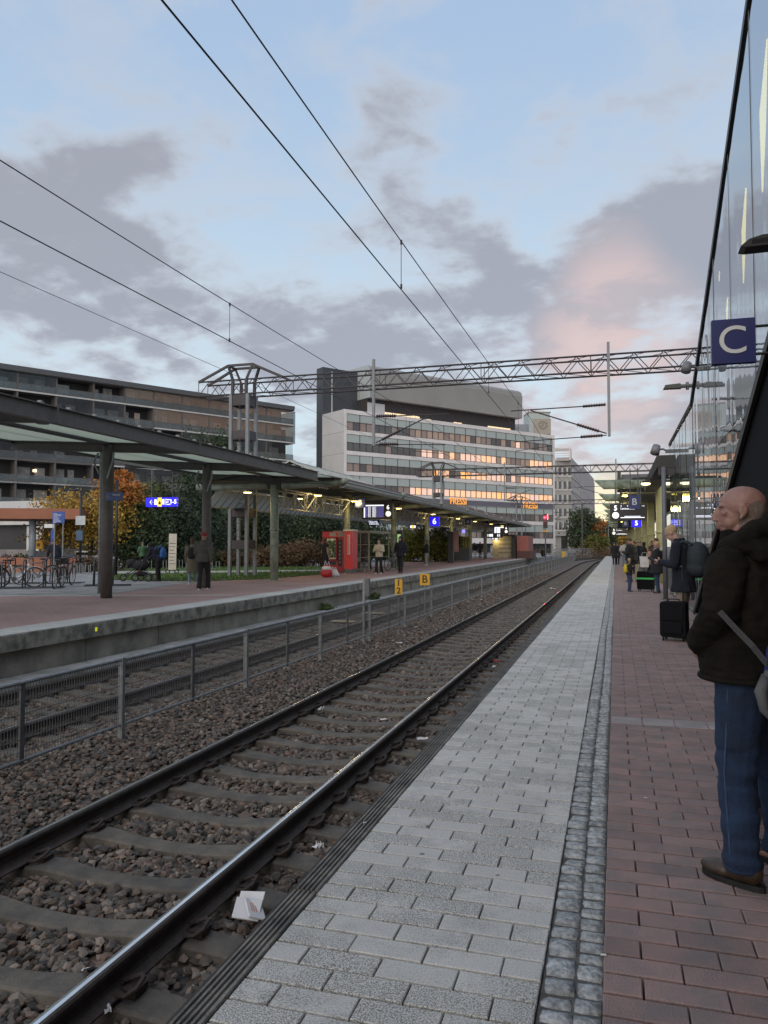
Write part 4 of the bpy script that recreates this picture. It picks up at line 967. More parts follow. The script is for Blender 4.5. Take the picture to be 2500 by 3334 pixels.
q = G(); q.box(.1, 8.6, 7.05, 9.2, -.2, 33.6); ob('dark_shaft', q, mat('shaft_dark', (.045, .05, .058), .5, var=.15, scale=.4), e)
q = G(); q.box(1.9, 2.1, 6.95, 7.04, 25, 33); ob('shaft_rib', q, mfacg, e)
msign = emis('orange_letters', (1.0, .42, .08), .40); mblk2 = mat('letter_side', (.06, .03, .01), .6)
for k, (pa, pb) in enumerate(((1464, 1516), (1701, 1747))):
    ss = []
    nb = Vector((-.802, .597, 0)); P0 = Vector((-44.5, 124.2, 0)); uu = Vector((.597, .802, 0))
    for px in (pa, pb):
        d = ray(px, 1640); t_ = ((P0 - CAM).dot(nb)) / d.dot(nb); ss.append((CAM + d * t_ - P0).dot(uu))
    o = text('roof_letters', 'FRESSI', 1.75, msign, e, ((ss[0] + ss[1]) / 2, -.2, (9.95, 9.75)[k] - .15), bold=.012, ext=.05)
    w_ = max(v.co.x for v in o.data.vertices) - min(v.co.x for v in o.data.vertices); o.scale = ((ss[1] - ss[0]) / w_, 1.0, 1.0)
    o['label'] = 'orange lit shop letters'

# clock tower behind
e = empty('clock_tower', tuple(at(1762, 1776, 190).xy) + (0,), math.atan2(.802, .597) * .35, label='beige stair tower with a clock and glass top', cat='building')
T = lambda x, y: at(x, y, 190)
sc = 190 / FPX
mtow = mat('tower_beige', (.36, .32, .27), .8, var=.05)
q = G(); q.box(-1.7, 2.6, 0, 6, 0, T(1760, 1412).z + .3); ob('shaft', q, mtow, e)
q = G(); q.box(-2.8, -1.65, -.1, 6, 0, T(1760, 1358).z); q.box(-2.85, 2.5, .1, 6, T(1760, 1412).z + .2, T(1760, 1340).z); ob('glass_top', q, mpan, e)
q = G(); q.box(-2.95, 2.7, -.1, 6, T(1760, 1340).z, T(1760, 1337).z); q.box(-1.8, 2.7, -.15, 6, T(1760, 1362).z - .15, T(1760, 1362).z + .1)
ob('roof_slab', q, mtow, e)
zc_ = T(1768, 1382).z
q = G(); q.box(-1.65, 2.6, -.3, 0, T(1760, 1412).z, T(1760, 1362).z - .2); ob('clock_wall', q, mtow, e)
q = G()
for k in range(12): a = 2 * PI * k / 12; q.bar((.6 + math.cos(a) * .7, -.36, zc_ + math.sin(a) * .7), (.6 + math.cos(a) * 1.15, -.36, zc_ + math.sin(a) * 1.15), .16, .1)
q.bar((.6, -.38, zc_), (.6, -.38, zc_ + .9), .14, .1); q.bar((.6, -.38, zc_), (.2, -.38, zc_ - .3), .14, .1)
ob('clock', q, mat('clock_dark', (.17, .15, .13), .5), e)
q = G(); q.box(-8, -1.6, .5, 7, 0, T(1700, 1362).z - 1.2); ob('plant_room', q, mat('plant_room', (.24, .26, .29), .6), e)

# pale rounded corner building farther along
e = empty('corner_building', tuple(at(1830, 1776, 185).xy) + (0,), 0, label='pale five storey building with rounded corner beyond the office block', cat='building')
mcor = mat('corner_render', (.42, .395, .36), .8, var=.06); mcors = mat('corner_pink', (.46, .40, .385), .8, var=.05)
c0 = at(1797, 1776, 184) - at(1830, 1776, 185); c1 = at(1862, 1776, 185) - at(1830, 1776, 185); c2 = at(1936, 1776, 262) - at(1830, 1776, 185)
fv = (c1 - c0).normalized(); sv = (c2 - c1).normalized()
def zz(y, d=185): return at(1830, y, d).z
def facade(name, A_, dir_, ln, z0, z1, m, th=.3, par=e):
    nrm = Vector((dir_.y, -dir_.x, 0))
    if nrm.y > 0: nrm = -nrm
    q = G(); p = [A_, A_ + dir_ * ln, A_ + dir_ * ln - nrm * th, A_ - nrm * th]; b = len(q.v)
    q.prism([(v.x, v.y) for v in p], z0, z1, 'z'); return ob(name, q, m, par)
flen = (c1 - c0).length; slen = (c2 - c1).length
zrows = [1522, 1567, 1611, 1656, 1700]                   # window row tops (photo rows)
ztop = zz(1500); zb_ = zz(1745)
facade('front_wall', Vector((c0.x, c0.y, 0)), fv, flen, zb_, ztop, mcor, 3.5)
facade('side_wall', Vector((c1.x, c1.y, 0)), sv, slen * .42, zb_, ztop + 1.0, mcors, 3.5)
facade('side_wall', Vector((c1.x, c1.y, 0)) + sv * slen * .42, sv, slen * .58, 0, ztop + 2.3, mcors, 3.5)
facade('base_wall', Vector((c0.x, c0.y, 0)) + Vector((0, .8, 0)), fv, flen * .45, 0, zb_, mcor, 2); facade('base_recess', Vector((c0.x, c0.y, 0)) + fv * flen * .45 + Vector((0, .8, 0)), fv, flen * .4, 0, zb_, mat('base_dark', (.03, .025, .022), .6), 2); facade('base_column', Vector((c1.x, c1.y, 0)) - fv * .9, fv, .8, 0, zb_, mcor, 1)
for zt_ in zrows:
    z1 = zz(zt_); z0 = z1 - 1.75
    for k in range(4): facade('window', Vector((c0.x, c0.y, 0)) + fv * (.3 + k * 1.25) + Vector((0, -.06, 0)), fv, .95, z0, z1, mwB, .1); facade('window_sash', Vector((c0.x, c0.y, 0)) + fv * (.3 + k * 1.25) + Vector((0, -.1, 0)), fv, .28, z0, z1, mfac, .05)
    facade('ledge', Vector((c0.x, c0.y, 0)) + Vector((-.0, -.14, 0)), fv, flen + .2, z0 - .45, z0 - .2, mfac, .2); facade('ledge', Vector((c1.x, c1.y, 0)) + Vector((.15, -.1, 0)), sv, slen * .42, z0 - .45, z0 - .2, mfac, .2)
    for k in range(9): facade('window', Vector((c1.x, c1.y, 0)) + sv * (1.5 + k * 3.4) + Vector((.09, -.03, 0)), sv, 1.7, z0, z1, mwB, .1)
q = G(); q.box(c0.x, c1.x, c0.y + .5, c0.y + 8, ztop, ztop + .25)
for k in range(6): q.box(c0.x, c1.x, c0.y + .3 + k * 1.0, c0.y + .6 + k * 1.0, zz(1458) - .2 + 0, zz(1458) + .05)
for k in range(4): q.box(c1.x - .3, c1.x, c0.y + k * 2, c0.y + .3 + k * 2, ztop, zz(1458))
for k in range(5): q.box(c0.x, c1.x, c0.y + .1, c0.y + .25, ztop + .5 + k * .55, ztop + .62 + k * .55)
ob('roof_pergola', q, mfac, e)
e = empty('far_building', tuple(at(1905, 1776, 250).xy) + (0,), 0, label='farthest pinkish building with dark awnings down the street', cat='building')
q = G(); q.prism([(-4.3, 0), (-2.0, 40), (2.2, 40), (1.0, 8), (-.5, 0)], 0, at(1905, 1540, 250).z, 'z'); ob('wall', q, mcors, e)
q = G(); q.box(-2.5, .5, 12, 22, at(1905, 1540, 250).z, at(1905, 1520, 250).z); ob('roof_room', q, mpan, e)
for z in (1585, 1640): q = G(); z_ = at(1905, z, 250).z; q.prism([(.6, z_ + 1.2), (2.6, z_ - 1.2), (2.3, z_ - 1.4), (.4, z_ + 1.0)], 7.5, 12, 'y'); ob('awning', q, mblk, e)
for r_ in range(5):
    for k in range(7): q = G(); z_ = 3.5 + r_ * 3.6; q.box(-.05, .05, -.7, .7, z_, z_ + 1.5); ob('window', q, mwB, e, loc=(-.42 + k * .19 + .05, 1 + k * 1.0, 0))

# ------------------------------------------------------------------ apartment block with glazed balconies
e = empty('apartment_block', (-80.9, 85.4, ZL), math.atan2(.855, .518), label='long dark apartment block with glazed balconies and white slab edges', cat='building')
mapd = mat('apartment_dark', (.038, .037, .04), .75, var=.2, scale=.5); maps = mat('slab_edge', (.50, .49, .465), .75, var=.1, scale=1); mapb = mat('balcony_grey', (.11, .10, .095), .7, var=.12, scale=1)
mcurt = mat('curtain', (.40, .37, .35), .9, var=.3, scale=2); mrailg = glassy('balcony_glass', (.85, .88, .9), .04, .72, .06, inner=(.12, .125, .13)); mrefl = glassy('balcony_glazing', (1.0, .84, .72), .05, .66, .02, wav=.006, inner=(.36, .24, .18), wscale=(.5, .5, .5))  # warm sunset reflection put into the body colour of balcony_glazing
mreflo = glassy('balcony_glazing_dark', (.8, .8, .84), .03, .86, .03, inner=(.03, .03, .035))
A0, A1 = -30.0, 49.5; PIT_ = 3.22; Z0 = 26.5
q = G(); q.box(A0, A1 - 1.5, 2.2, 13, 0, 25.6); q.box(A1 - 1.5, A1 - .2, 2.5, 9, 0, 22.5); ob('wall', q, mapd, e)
q = G(); q.box(A0, A1 - .3, -.5, 13, 25.95, 26.45); q.box(A0, A1 - .4, -.55, -.5, 25.7, 26.0); q.k = 1; q.box(A0, A1 - .3, -.3, 2, 25.6, 25.95); ob('roof', q, [mat('roof_edge', (.09, .09, .095), .6), mapb], e)
ww = random.Random(3)
for x in (-12, 9.0, 20, 41): ob('roof_vent', G().box(x, x + 1.6, 4, 5.5, 26.4, 27.1), mfacg, e)
posts_ = [A0 + .2, -23.5, -16, -9, -3, 2.3, 7.6, 13.0, 17.8, 22.5, 27.4, 32.3, 37.9, 43.5, 49.3]
msh = {}
for f_ in range(8):
    zf = 22.95 - f_ * PIT_
    q = G(); q.box(A0, A1, -.05, 2.3, zf - .02, zf + .28); ob('floor_slab', q, mapb, e)
    xs_ = A0
    if f_ in (0, 1, 2): q = G(); q.box(A0 if f_ == 0 else 22.6, A1 + .1, -.12, -.05, zf - .0, zf + .22); ob('slab_edge', q, maps, e)
    else:
        for i in range(len(posts_) - 2):
            if ww.random() < .5: q = G(); q.box(posts_[i], posts_[i + 2], -.12, -.05, zf, zf + .2); ob('slab_edge', q, maps, e)
    for i in range(len(posts_) - 1):
        a, b = posts_[i], posts_[i + 1]; w_ = b - a
        ob('divider', G().box(a - .12, a + .12, -.02, 2.2, zf + .28, zf + PIT_), mapb, e)
        # windows and doors in the rear wall
        x = a + .6
        while x < b - 1.6:
            w2 = ww.choice((.9, 1.4, 1.9)); h0 = ww.choice((.35, .9, .9))
            q = G(); q.box(x, x + w2, 2.08, 2.2, zf + h0, zf + 2.5); q.k = 1; q.box(x - .06, x + w2 + .06, 2.12, 2.21, zf + h0 - .06, zf + 2.56)
            ob('window', q, [ww.choice((mcurt, mcurt, mwB, mapd)) if f_ > 1 or i < 8 else ww.choice((maps, mcurt, maps, mwC)), mfr], e); x += w2 + ww.uniform(.4, 1.1)
        # railing
        q = G(); q.box(a + .14, b - .14, -.03, .0, zf + .3, zf + 1.15); ob('railing_glass', q, mrailg, e)
        q = G(); q.box(a + .1, b - .1, -.05, .02, zf + 1.15, zf + 1.22)
        nn_ = int(w_ / 1.4)
        for k in range(nn_ + 1): xx = a + .14 + k * (w_ - .28) / nn_; q.box(xx - .025, xx + .025, -.045, .015, zf + .28, zf + 1.2)
        ob('railing', q, mapb, e)
        glazed = (f_ == 0 and i >= 8) or (f_ == 1 and i >= 9) or (f_ == 2 and i >= 13) or ww.random() < .45
        if glazed:
            big = (f_ == 0 and i >= 8) or (f_ == 1 and i >= 9)
            nn_ = 2 if big else 4
            for k in range(nn_):
                xa = a + .14 + k * (w_ - .28) / nn_; xb = xa + (w_ - .28) / nn_ - .03
                q = G(); tl = .0 if not big else .012 * ww.uniform(-1, 1); q.face([(xa, .03 - tl, zf + .3), (xb, .03 + tl, zf + .3), (xb, .03 + tl, zf + PIT_ - .05), (xa, .03 - tl, zf + PIT_ - .05)]); ob('balcony_glazing', q, mrefl if big else mreflo, e)
        if ww.random() < .4:
            xx = a + ww.uniform(.5, w_ - 1.2); q = G(); q.box(xx, xx + .6, .6, 1.1, zf + .28, zf + ww.uniform(.7, 1.2)); ob('balcony_item', q, ww.choice((maps, mapd, mat('red_item', (.25, .03, .03), .7), mat('blue_item', (.04, .12, .25), .7))), e)
q = G(); q.box(A1 - .1, A1 + .1, -.05, 9, 20, 25.6); ob('end_screen', q, mreflo, e)
o = ob('glow_window', G().box(0, .5, 2.0, 2.06, 0, .35), emis('room_light', (1, .75, .4), 2.5), e, loc=(5.2, 0, 22.95 - 4 * PIT_ + 1.9))

# ------------------------------------------------------------------ reddish bus station roof, low walls and planters at far left
mred = mat('red_concrete', (.30, .125, .075), .85, var=.12, scale=.8, bump=.2)
e = empty('shelter_roof', (-32, 34.5, ZL), label='long flat reddish concrete canopy on grey posts at the left edge', cat='canopy')
a = at(-300, 1600, 41); b = at(259, 1662, 42.5)
q = G(); d = Vector((b.x - a.x, b.y - a.y, 0)).normalized(); n_ = Vector((-d.y, d.x, 0)); p = [a, b, b + n_ * 5, a + n_ * 5]
q.prism([(v.x, v.y) for v in p], at(259, 1690, 42.5).z, at(259, 1662, 42.5).z + .1, 'z'); ob('roof_beam', q, mred, e, wp=True)
for px in (105, -160): p = at(px, 1770, 43); q = G(); q.tube([(p.x, p.y, ZL), (p.x, p.y, 3.1)], .19, 12); ob('post', q, mat('post_bluegrey', (.22, .25, .29), .5), e, True, wp=True)
p1, p2 = at(-250, 1850, 40), at(245, 1846, 41)
q = G(); d = (p2 - p1); d.z = 0; d.normalize(); n_ = Vector((-d.y, d.x, 0))
zt_ = at(245, 1815, 41).z
q.prism([(v.x, v.y) for v in (p1, p2, p2 + n_ * .35, p1 + n_ * .35)], 0, zt_, 'z')
tag(ob('low_wall', q, mred, ), 'low reddish concrete wall behind the bicycle racks', 'wall')
e = empty('bus_kiosk', tuple(at(20, 1776, 60).xy) + (ZL,), label='low grey building with white roof edge below the red canopy', cat='building')
q = G(); q.box(-7, 2.5, 0, 5, 0, 1.1); ob('brick_wall', q, brickmat('grey_brick', (.22, .2, .2), (.19, .17, .17), (.12, .12, .12), .3, .1), e)
q = G(); q.box(-7, 2.4, .1, 5, 1.1, 3.0); ob('dark_glazing', q, mapd, e); q = G(); q.box(-7.2, 2.9, -.4, 5.2, 3.0, 3.45); q.k = 1; q.box(2.0, 3.5, -.1, 0, 1.0, 2.9); ob('roof_edge', q, [maps, maps], e)
q = G(); q.box(-6, 2, 2, 5, 3.45, 5.0); ob('roof_plant', q, mfacg, e)

# ------------------------------------------------------------------ trees and shrubs
def leafmat(name, cols): return instcol(name, cols, .8, .5)
def crown(lobes, n, size, seed, flat=.6, tri=True):
    """leaves in clumps spread through several ellipsoid lobes (cx,cy,cz,rx,ry,rz,weight)"""
    r = np.random.default_rng(seed); W_ = np.array([l[6] if len(l) > 6 else l[3] * l[4] * l[5] for l in lobes]); W_ = W_ / W_.sum()
    nc = max(12, n // 26); li = r.choice(len(lobes), nc, p=W_); Lb = np.array([l[:6] for l in lobes])[li]
    d = r.normal(size=(nc, 3)); d /= np.linalg.norm(d, axis=1)[:, None]; rad = r.random(nc) ** .38 * (1 + .16 * r.normal(size=nc))
    cc_ = Lb[:, :3] + d * Lb[:, 3:6] * rad[:, None]
    k = r.integers(0, nc, n); cs = (.16 + .22 * r.random(nc)) * Lb[:, 3].mean() * .75
    P = cc_[k] + r.normal(size=(n, 3)) * cs[k][:, None] * np.array([1, 1, flat])
    a = r.normal(size=(n, 3)); a /= np.linalg.norm(a, axis=1)[:, None]; b_ = np.cross(a, r.normal(size=(n, 3))); b_ /= np.linalg.norm(b_, axis=1)[:, None]
    s_ = size * (.6 + .8 * r.random(n))[:, None]
    V_ = np.stack([P - a * s_, P + b_ * s_ * .55, P + a * s_, P - b_ * s_ * .55], 1).reshape(-1, 3)
    me = bpy.data.meshes.new('crown'); me.vertices.add(len(V_)); me.vertices.foreach_set('co', V_.ravel().astype(np.float32))
    me.loops.add(4 * n); me.loops.foreach_set('vertex_index', np.arange(4 * n, dtype=np.int32)); me.polygons.add(n); me.polygons.foreach_set('loop_start', np.arange(0, 4 * n, 4, dtype=np.int32)); me.polygons.foreach_set('loop_total', np.full(n, 4, dtype=np.int32)); me.update(calc_edges=True); me.validate()
    return me, cc_
mbark = mat('bark', (.055, .045, .036), .95, var=.3, scale=8, bump=.6, bscale=30)
def tree(name, base, h, tr, lobes, n, size, lm, seed, label, cat='tree', limbs=7, group=None, extra=None):
    e = empty(name, base, label=label, cat=cat, group=group)
    me, cs = crown(lobes, n, size, seed); me.materials.append(lm); link('crown', me, e)
    if extra: me2, _ = crown(extra[0], extra[1], size, seed + 5); me2.materials.append(extra[2]); link('crown', me2, e)
    r = random.Random(seed); q = G(); top = h * .7
    q.tube([(0, 0, -.1), (r.gauss(0, .05), r.gauss(0, .05), top * .4), (r.gauss(0, .1), r.gauss(0, .1), top)], [tr, tr * .75, tr * .3], 8)
    for k in range(limbs):
        c = cs[r.randrange(len(cs))]; z0 = r.uniform(.25, .85) * top; m_ = Vector(c) * .5 + Vector((0, 0, z0 * .5 + .1 * h))
        q.tube([(0, 0, z0), tuple(m_ * .9 + Vector((0, 0, z0)) * .1), tuple(c)], [tr * .45, tr * .28, tr * .08], 5)
    ob('trunk', q, mbark, e, True); return e
def B(x, y, d): p = at(x, y, d); return (p.x, p.y, ZL - .05)
lY = leafmat('leaf_yellow', [(.30, .18, .03), (.38, .25, .04), (.46, .30, .05), (.30, .22, .04), (.40, .20, .03), (.18, .14, .03)])
lO = leafmat('leaf_orange', [(.38, .13, .03), (.45, .17, .03), (.36, .08, .03), (.42, .24, .04), (.27, .07, .03)])
lG = leafmat('leaf_green', [(.035, .06, .018), (.05, .08, .02), (.07, .09, .02), (.10, .11, .02)])
lD = leafmat('leaf_dark', [(.018, .032, .018), (.03, .048, .024), (.044, .064, .03), (.02, .036, .024)])
lD2 = leafmat('leaf_pine', [(.024, .042, .02), (.04, .064, .028), (.058, .08, .034), (.03, .05, .022)])
lB = leafmat('leaf_brown', [(.085, .045, .026), (.12, .065, .035), (.07, .05, .025), (.15, .085, .03), (.05, .03, .02)])
lYG = leafmat('leaf_yellowgreen', [(.06, .075, .012), (.10, .11, .014), (.14, .13, .016), (.04, .055, .012)])
tree('maple_tree', B(290, 1810, 46), 6.2, .16, [(-.6, 0, 2.8, 2.9, 2.3, 1.7), (1.0, 0, 3.1, 2.0, 2.0, 1.7), (-2.4, 0, 2.2, 1.4, 1.4, 1.2), (-1.3, 0, 4.3, 1.0, 1.0, .7), (1.9, .2, 3.9, 1.1, 1.1, .9), (-2.7, 0, 3.6, .7, .7, .8)], 9500, .095, lY, 1,
     'golden yellow maple tree behind the reddish canopy, its crown turning orange at the top', extra=([(1.9, 0, 5.2, .8, .8, .8), (1.0, .1, 4.7, .8, .8, .6), (2.7, 0, 4.6, .6, .6, .9)], 2600, lO))
tree('maple_tree', B(405, 1810, 50), 6, .14, [(0, 0, 4.9, 1.0, 1.0, .9), (.6, 0, 3.8, 1.2, 1.2, 1.2)], 3000, .11, lO, 2, 'smaller orange red maple tree partly hidden by the thick canopy column')
tree('broadleaf_tree', B(420, 1810, 48), 5, .12, [(0, 0, 3.0, 1.6, 1.5, 1.5), (1.2, 0, 2.6, 1.3, 1.3, 1.4)], 5000, .12, lG, 3, 'green leafed tree between the maple and the dark evergreens')
tree('birch_tree', B(500, 1800, 58), 7, .08, [(0, 0, 5.0, 1.5, 1.4, 1.3), (.6, 0, 3.9, 1.3, 1.3, 1.2)], 3800, .11, lYG, 4, 'slender yellow green birch tree above the lit direction sign')
for i, (px, d, h, lb, lab) in enumerate((
    (545, 49, 5.6, [(0, 0, 2.0, 2.4, 2, 1.9), (0, 0, 3.8, 1.3, 1.3, 1.5)], 'dark spreading yew tree directly below the lit direction sign'),
    (430, 47, 3.0, [(0, 0, 1.4, 1.7, 1.5, 1.4), (1.2, 0, 1.9, 1.4, 1.3, 1.3)], 'low dark evergreen bush right of the thick canopy column'),
    (640, 53, 6.8, [(0, 0, 2.0, 2.2, 2, 1.8), (.3, 0, 4.4, 1.3, 1.3, 2.2), (.2, 0, 6.0, .9, .9, 1.1)], 'tall dark evergreen tree left of the middle canopy column'),
    (760, 60, 6.0, [(0, 0, 2.4, 2.6, 2.2, 2.0), (1.5, 0, 3.6, 1.8, 1.8, 1.6)], 'dark evergreen tree behind the four legged gantry tower'),
    (870, 61, 5.2, [(0, 0, 2.3, 2.5, 2.2, 1.9), (-1.4, 0, 3.0, 1.7, 1.6, 1.6)], 'dark bushy tree behind the pale green column'),
    (960, 62, 5.2, [(0, 0, 2.4, 2.5, 2.2, 2.0)], 'dark bushy tree left of the red vending machine'),
    (1050, 64, 5.2, [(0, 0, 2.4, 2.6, 2.2, 2.0)], 'dark bushy tree rising behind the red vending machine'),
    (1160, 68, 5.4, [(0, 0, 2.5, 2.7, 2.2, 2.2)], 'dark bushy tree behind the glass waiting shelter'),
    (480, 55, 3.4, [(0, 0, 1.6, 2.5, 2, 1.6)], 'far dark evergreen bush between maple and yew'))):
    tree('evergreen_tree', B(px, 1810, d), h, .15, lb, 9000 if h > 4 else 6000, .105, lD if i % 2 == 0 else lD2, 20 + i, lab)
pb = B(690, 1800, 66)
tree('pine_tree', pb, 12.5, .2, [(0, 0, 8.5, 2.2, 2, 1.8), (-1.2, 0, 10.6, .9, .9, 1.1), (.6, .2, 10.4, 1.0, 1, 1.2), (2.0, 0, 9.6, 1.1, 1.1, 1.2), (2.6, 0, 8.0, 1.6, 1.5, 1.4), (-.3, 0, 6.6, 2.6, 2.2, 1.5), (.8, 0, 4.6, 2.2, 2, 1.5)], 14000, .10, lD2, 40, 'tall dark pine tree rising above the platform canopy beside the gantry tower')
tree('pine_tree', B(480 - 40, 1700, 74), 5, .15, [(0, 0, 3, 1.8, 1.5, 1.5)], 2500, .12, lD, 41, 'small dark pine far behind the maple trees')
def shrub(px, y, d, w, h, lm, lab, seed, n=3600, name='shrub', size=.07):
    p = at(px, y, d); e = empty(name, (p.x, p.y, ZL - .05), label=lab, cat='shrub')
    r = random.Random(seed); lobes = [(r.uniform(-w * .35, w * .35), r.uniform(-.4, .4), h * r.uniform(.35, .55), w * r.uniform(.25, .4), w * .3, h * r.uniform(.4, .52)) for _ in range(5)]
    me, cs = crown(lobes, n, size, seed, .8); me.materials.append(lm); link('crown', me, e)
    q = G()
    for k in range(9): c = cs[r.randrange(len(cs))]; q.tube([(c[0] * .2, c[1] * .2, -.05), (c[0] * .7, c[1] * .7, c[2] * .6), tuple(c)], [.03, .02, .008], 4)
    ob('stems', q, mbark, e)
for i, (px, w_, h_, lm, lab) in enumerate(((925, 2.6, 1.7, lB, 'brown leafed hedge shrub just right of the pale green column'), (985, 2.8, 2.0, lB, 'brown leafed hedge shrub halfway to the vending machine'), (1035, 2.6, 1.9, lB, 'brown leafed hedge shrub beside the vending machine'),
                                          (640, 2.6, 1.2, lG, 'low green brown shrub behind the two walkers'), (720, 2.4, 1.1, lB, 'low brown shrub left of the gantry tower legs'), (800, 2.6, 1.5, lD2, 'dark green shrub behind the gantry tower legs'), (860, 2.2, 1.5, lB, 'reddish shrub partly behind the pale green column'),
                                          (560, 2.4, 1.0, lG, 'low olive shrub behind the white sandwich board'), (470, 2.4, 1.0, lG, 'low olive shrub behind the pushchair'))):
    shrub(px, 1840, 50 + (i % 3), w_, h_, lm, lab, 60 + i)
shrub(300, 1840, 41.5, 2.6, .75, lB, 'low rusty ground cover shrub at the end of the reddish wall', 80)
shrub(75, 1800, 44, 1.6, .9, lG, 'trimmed green shrub standing on the reddish wall, left', 81, size=.06); shrub(40, 1790, 44.6, 1.6, .9, lB, 'trimmed brown shrub standing on the reddish wall', 82, size=.06)
for i, (px, w_, h_, lm, lab) in enumerate(((1350, 3.6, 3.2, lYG, 'large yellow green bush right of the hooded walker'), (1395, 3.4, 3.0, lYG, 'yellow green bush behind the man in black jacket'), (1300, 3, 2.6, lG, 'green bush behind the hooded walker'), (1445, 3.0, 3.2, lD2, 'dark young pine bush beside the bin cabinets'), (1240, 2.6, 2.6, lG, 'green bush seen through the glass shelter'))):
    shrub(px, 1812, 66 + i * 2, w_, h_, lm, lab, 90 + i, 5200, size=.1)
# far end: trees where the tracks bend
for i, (px, d, h, lb, lm, lab) in enumerate((
    (1902, 150, 9, [(0, 0, 4.2, 3.2, 3, 4.0), (-.6, 0, 6.4, 1.9, 2, 2.4), (2.6, 0, 2.4, 1.5, 1.5, 2.2)], lD2, 'tall dark tree at the far bend of the tracks'),
    (1945, 150, 7, [(0, 0, 3.8, 1.3, 1.3, 2.4)], lO, 'orange autumn tree at the far bend of the tracks'),
    (1930, 143, 4, [(.6, 0, 1.8, 1.7, 1.5, 1.3)], lYG, 'low yellow green tree in front of the far orange tree'),
    (1962, 156, 7, [(0, 0, 3.2, 2.6, 2, 3.0)], lD2, 'dark tree right of the far orange tree'),
    (1995, 170, 7, [(0, 0, 3.2, 3.2, 2, 2.8)], lY, 'golden tree behind the far platform displays'),
    (2060, 190, 9, [(0, 0, 4, 4, 2, 3.6)], lD2, 'dark green tree beyond the end of the near platform'),
    (1760, 230, 8, [(0, 0, 4, 4, 2, 3.6)], lG, 'green tree far behind the office corner'))):
    tree('autumn_tree', B(px, 1810, d), h, .2, lb, 6000, .24, lm, 120 + i, lab)
q = G()
me, _ = crown([(0, 0, .2, 9, 1.5, .5), (-10, -14, .3, 5, 1.5, .6), (8, 3, .4, 6, 2, .7)], 6000, .14, 7); me.materials.append(lB)
tag(link('weeds', me, None, (at(1850, 1800, 128).x, at(1850, 1800, 128).y, -.6)), kind='stuff')
me, _ = crown([(0, 0, .1, 1.8, 2.2, .22), (.2, 5, .1, 1.4, 3, .25)], 2600, .06, 8); me.materials.append(lYG)
tag(link('weeds', me, None, (-10.4, 89, -.1)), kind='stuff')
for k, (px, py) in enumerate(((1230, 1945), (1075, 2000))):
    p = onx(px, py, -9.0); me, _ = crown([(0, 0, .1, .2, .55, .14)], 700, .035, 9 + k); me.materials.append(lG)
    tag(link('weed_tuft', me, None, (p.x - .1, p.y, -.62)), 'green weeds growing from the trough ledge ' + ('near the yellow signs' if k == 0 else 'left of the cable post'), 'weeds')
# fence along the far bend and brick planter at the end of the far platform
e = empty('metal_fence', (-6, 128, 0), label='grey upright bar fence along the far bend of the tracks', cat='fence')
q = G(); P_ = [at(1800, 1800, 118), at(1860, 1803, 130), at(1920, 1800, 140), at(1990, 1797, 150)]
for a, b in zip(P_[:-1], P_[1:]):
    n_ = 26
    for k in range(n_):
        c = a.lerp(b, k / n_); q.box(c.x - .03, c.x + .03, c.y - .03, c.y + .03, -.7, 1.0)
    q.bar((a.x, a.y, .95), (b.x, b.y, .95), .05, .08); q.bar((a.x, a.y, -.4), (b.x, b.y, -.4), .05, .08)
ob('bars', q, mgal, e, wp=True)
p1, p2 = onz(1722, 1825, ZL - .3), onz(1768, 1818, ZL - .3)
q = G(); q.box(-11.6, -9.9, 86.2, 96, -.6, .75); q.k = 1; q.box(-11.65, -9.85, 86.15, 96.05, .75, .95)
tag(ob('brick_planter', q, [mat('planter_brick', (.24, .13, .11), .9, var=.15), mconc]), 'reddish brick planter box at the end of the far platform', 'planter')
# ------------------------------------------------------------------ displays and signs
mscr = mat('display_case', (.008, .008, .010), .3, var=.05); mtxt = emis('display_white', (.85, .88, 1.0), 1.0); mtxt2 = emis('display_blue', (.30, .28, .95), .8)
mlit = emis('lit_blue', (.012, .006, .62), .9); mlitw = emis('lit_white', (1, 1, 1), 1.0); mface = emis('clock_face', (.9, .92, .82), .8); mdimw = mat('dim_letter', (.60, .60, .60), .5); mdimb = mat('dim_blue', (.014, .03, .13), .4)
def corners(x0, y0, x1, y1, Y):
    a, b = ony(x0, (y0 + y1) / 2, Y), ony(x1, (y0 + y1) / 2, Y); c, d = ony((x0 + x1) / 2, y0, Y), ony((x0 + x1) / 2, y1, Y)
    return (a.x + b.x) / 2, (c.z + d.z) / 2, abs(b.x - a.x) / 2, abs(c.z - d.z) / 2
def sign(name, px, Y, m, label, cat='sign', hang=None, th=.06, group=None):
    cx_, cz_, hw, hh = corners(*px, Y); e = empty(name, (cx_, Y, cz_), label=label, cat=cat, group=group)
    ob('board', G().bev(-hw, hw, -th, th, -hh, hh, .008), m, e)
    if hang: q = G(); [q.tube([(s * hw * .7, 0, hh), (s * hw * .7, 0, hang - cz_)], .018, 6) for s in (-1, 1)]; ob('hanger', q, mgald, e)
    return e, hw, hh
def clock(e, x, z, r, y=-.075, h=9.25):
    ob('clock_face', G().tube([(0, 0, 0), (0, -.015, 0)], r, 24), mface, e, loc=(x, y, z))
    q = G()
    for a, l in ((R(90 - 277), r * .55), (R(90 - 180), r * .8)): q.bar((x, y - .02, z), (x + math.cos(a) * l, y - .02, z + math.sin(a) * l), r * .09, .004)
    for k in range(12): a = PI * k / 6; q.bar((x + math.cos(a) * r * .82, y - .018, z + math.sin(a) * r * .82), (x + math.cos(a) * r * .94, y - .018, z + math.sin(a) * r * .94), r * .05, .003)
    ob('clock_hands', q, mblk, e)
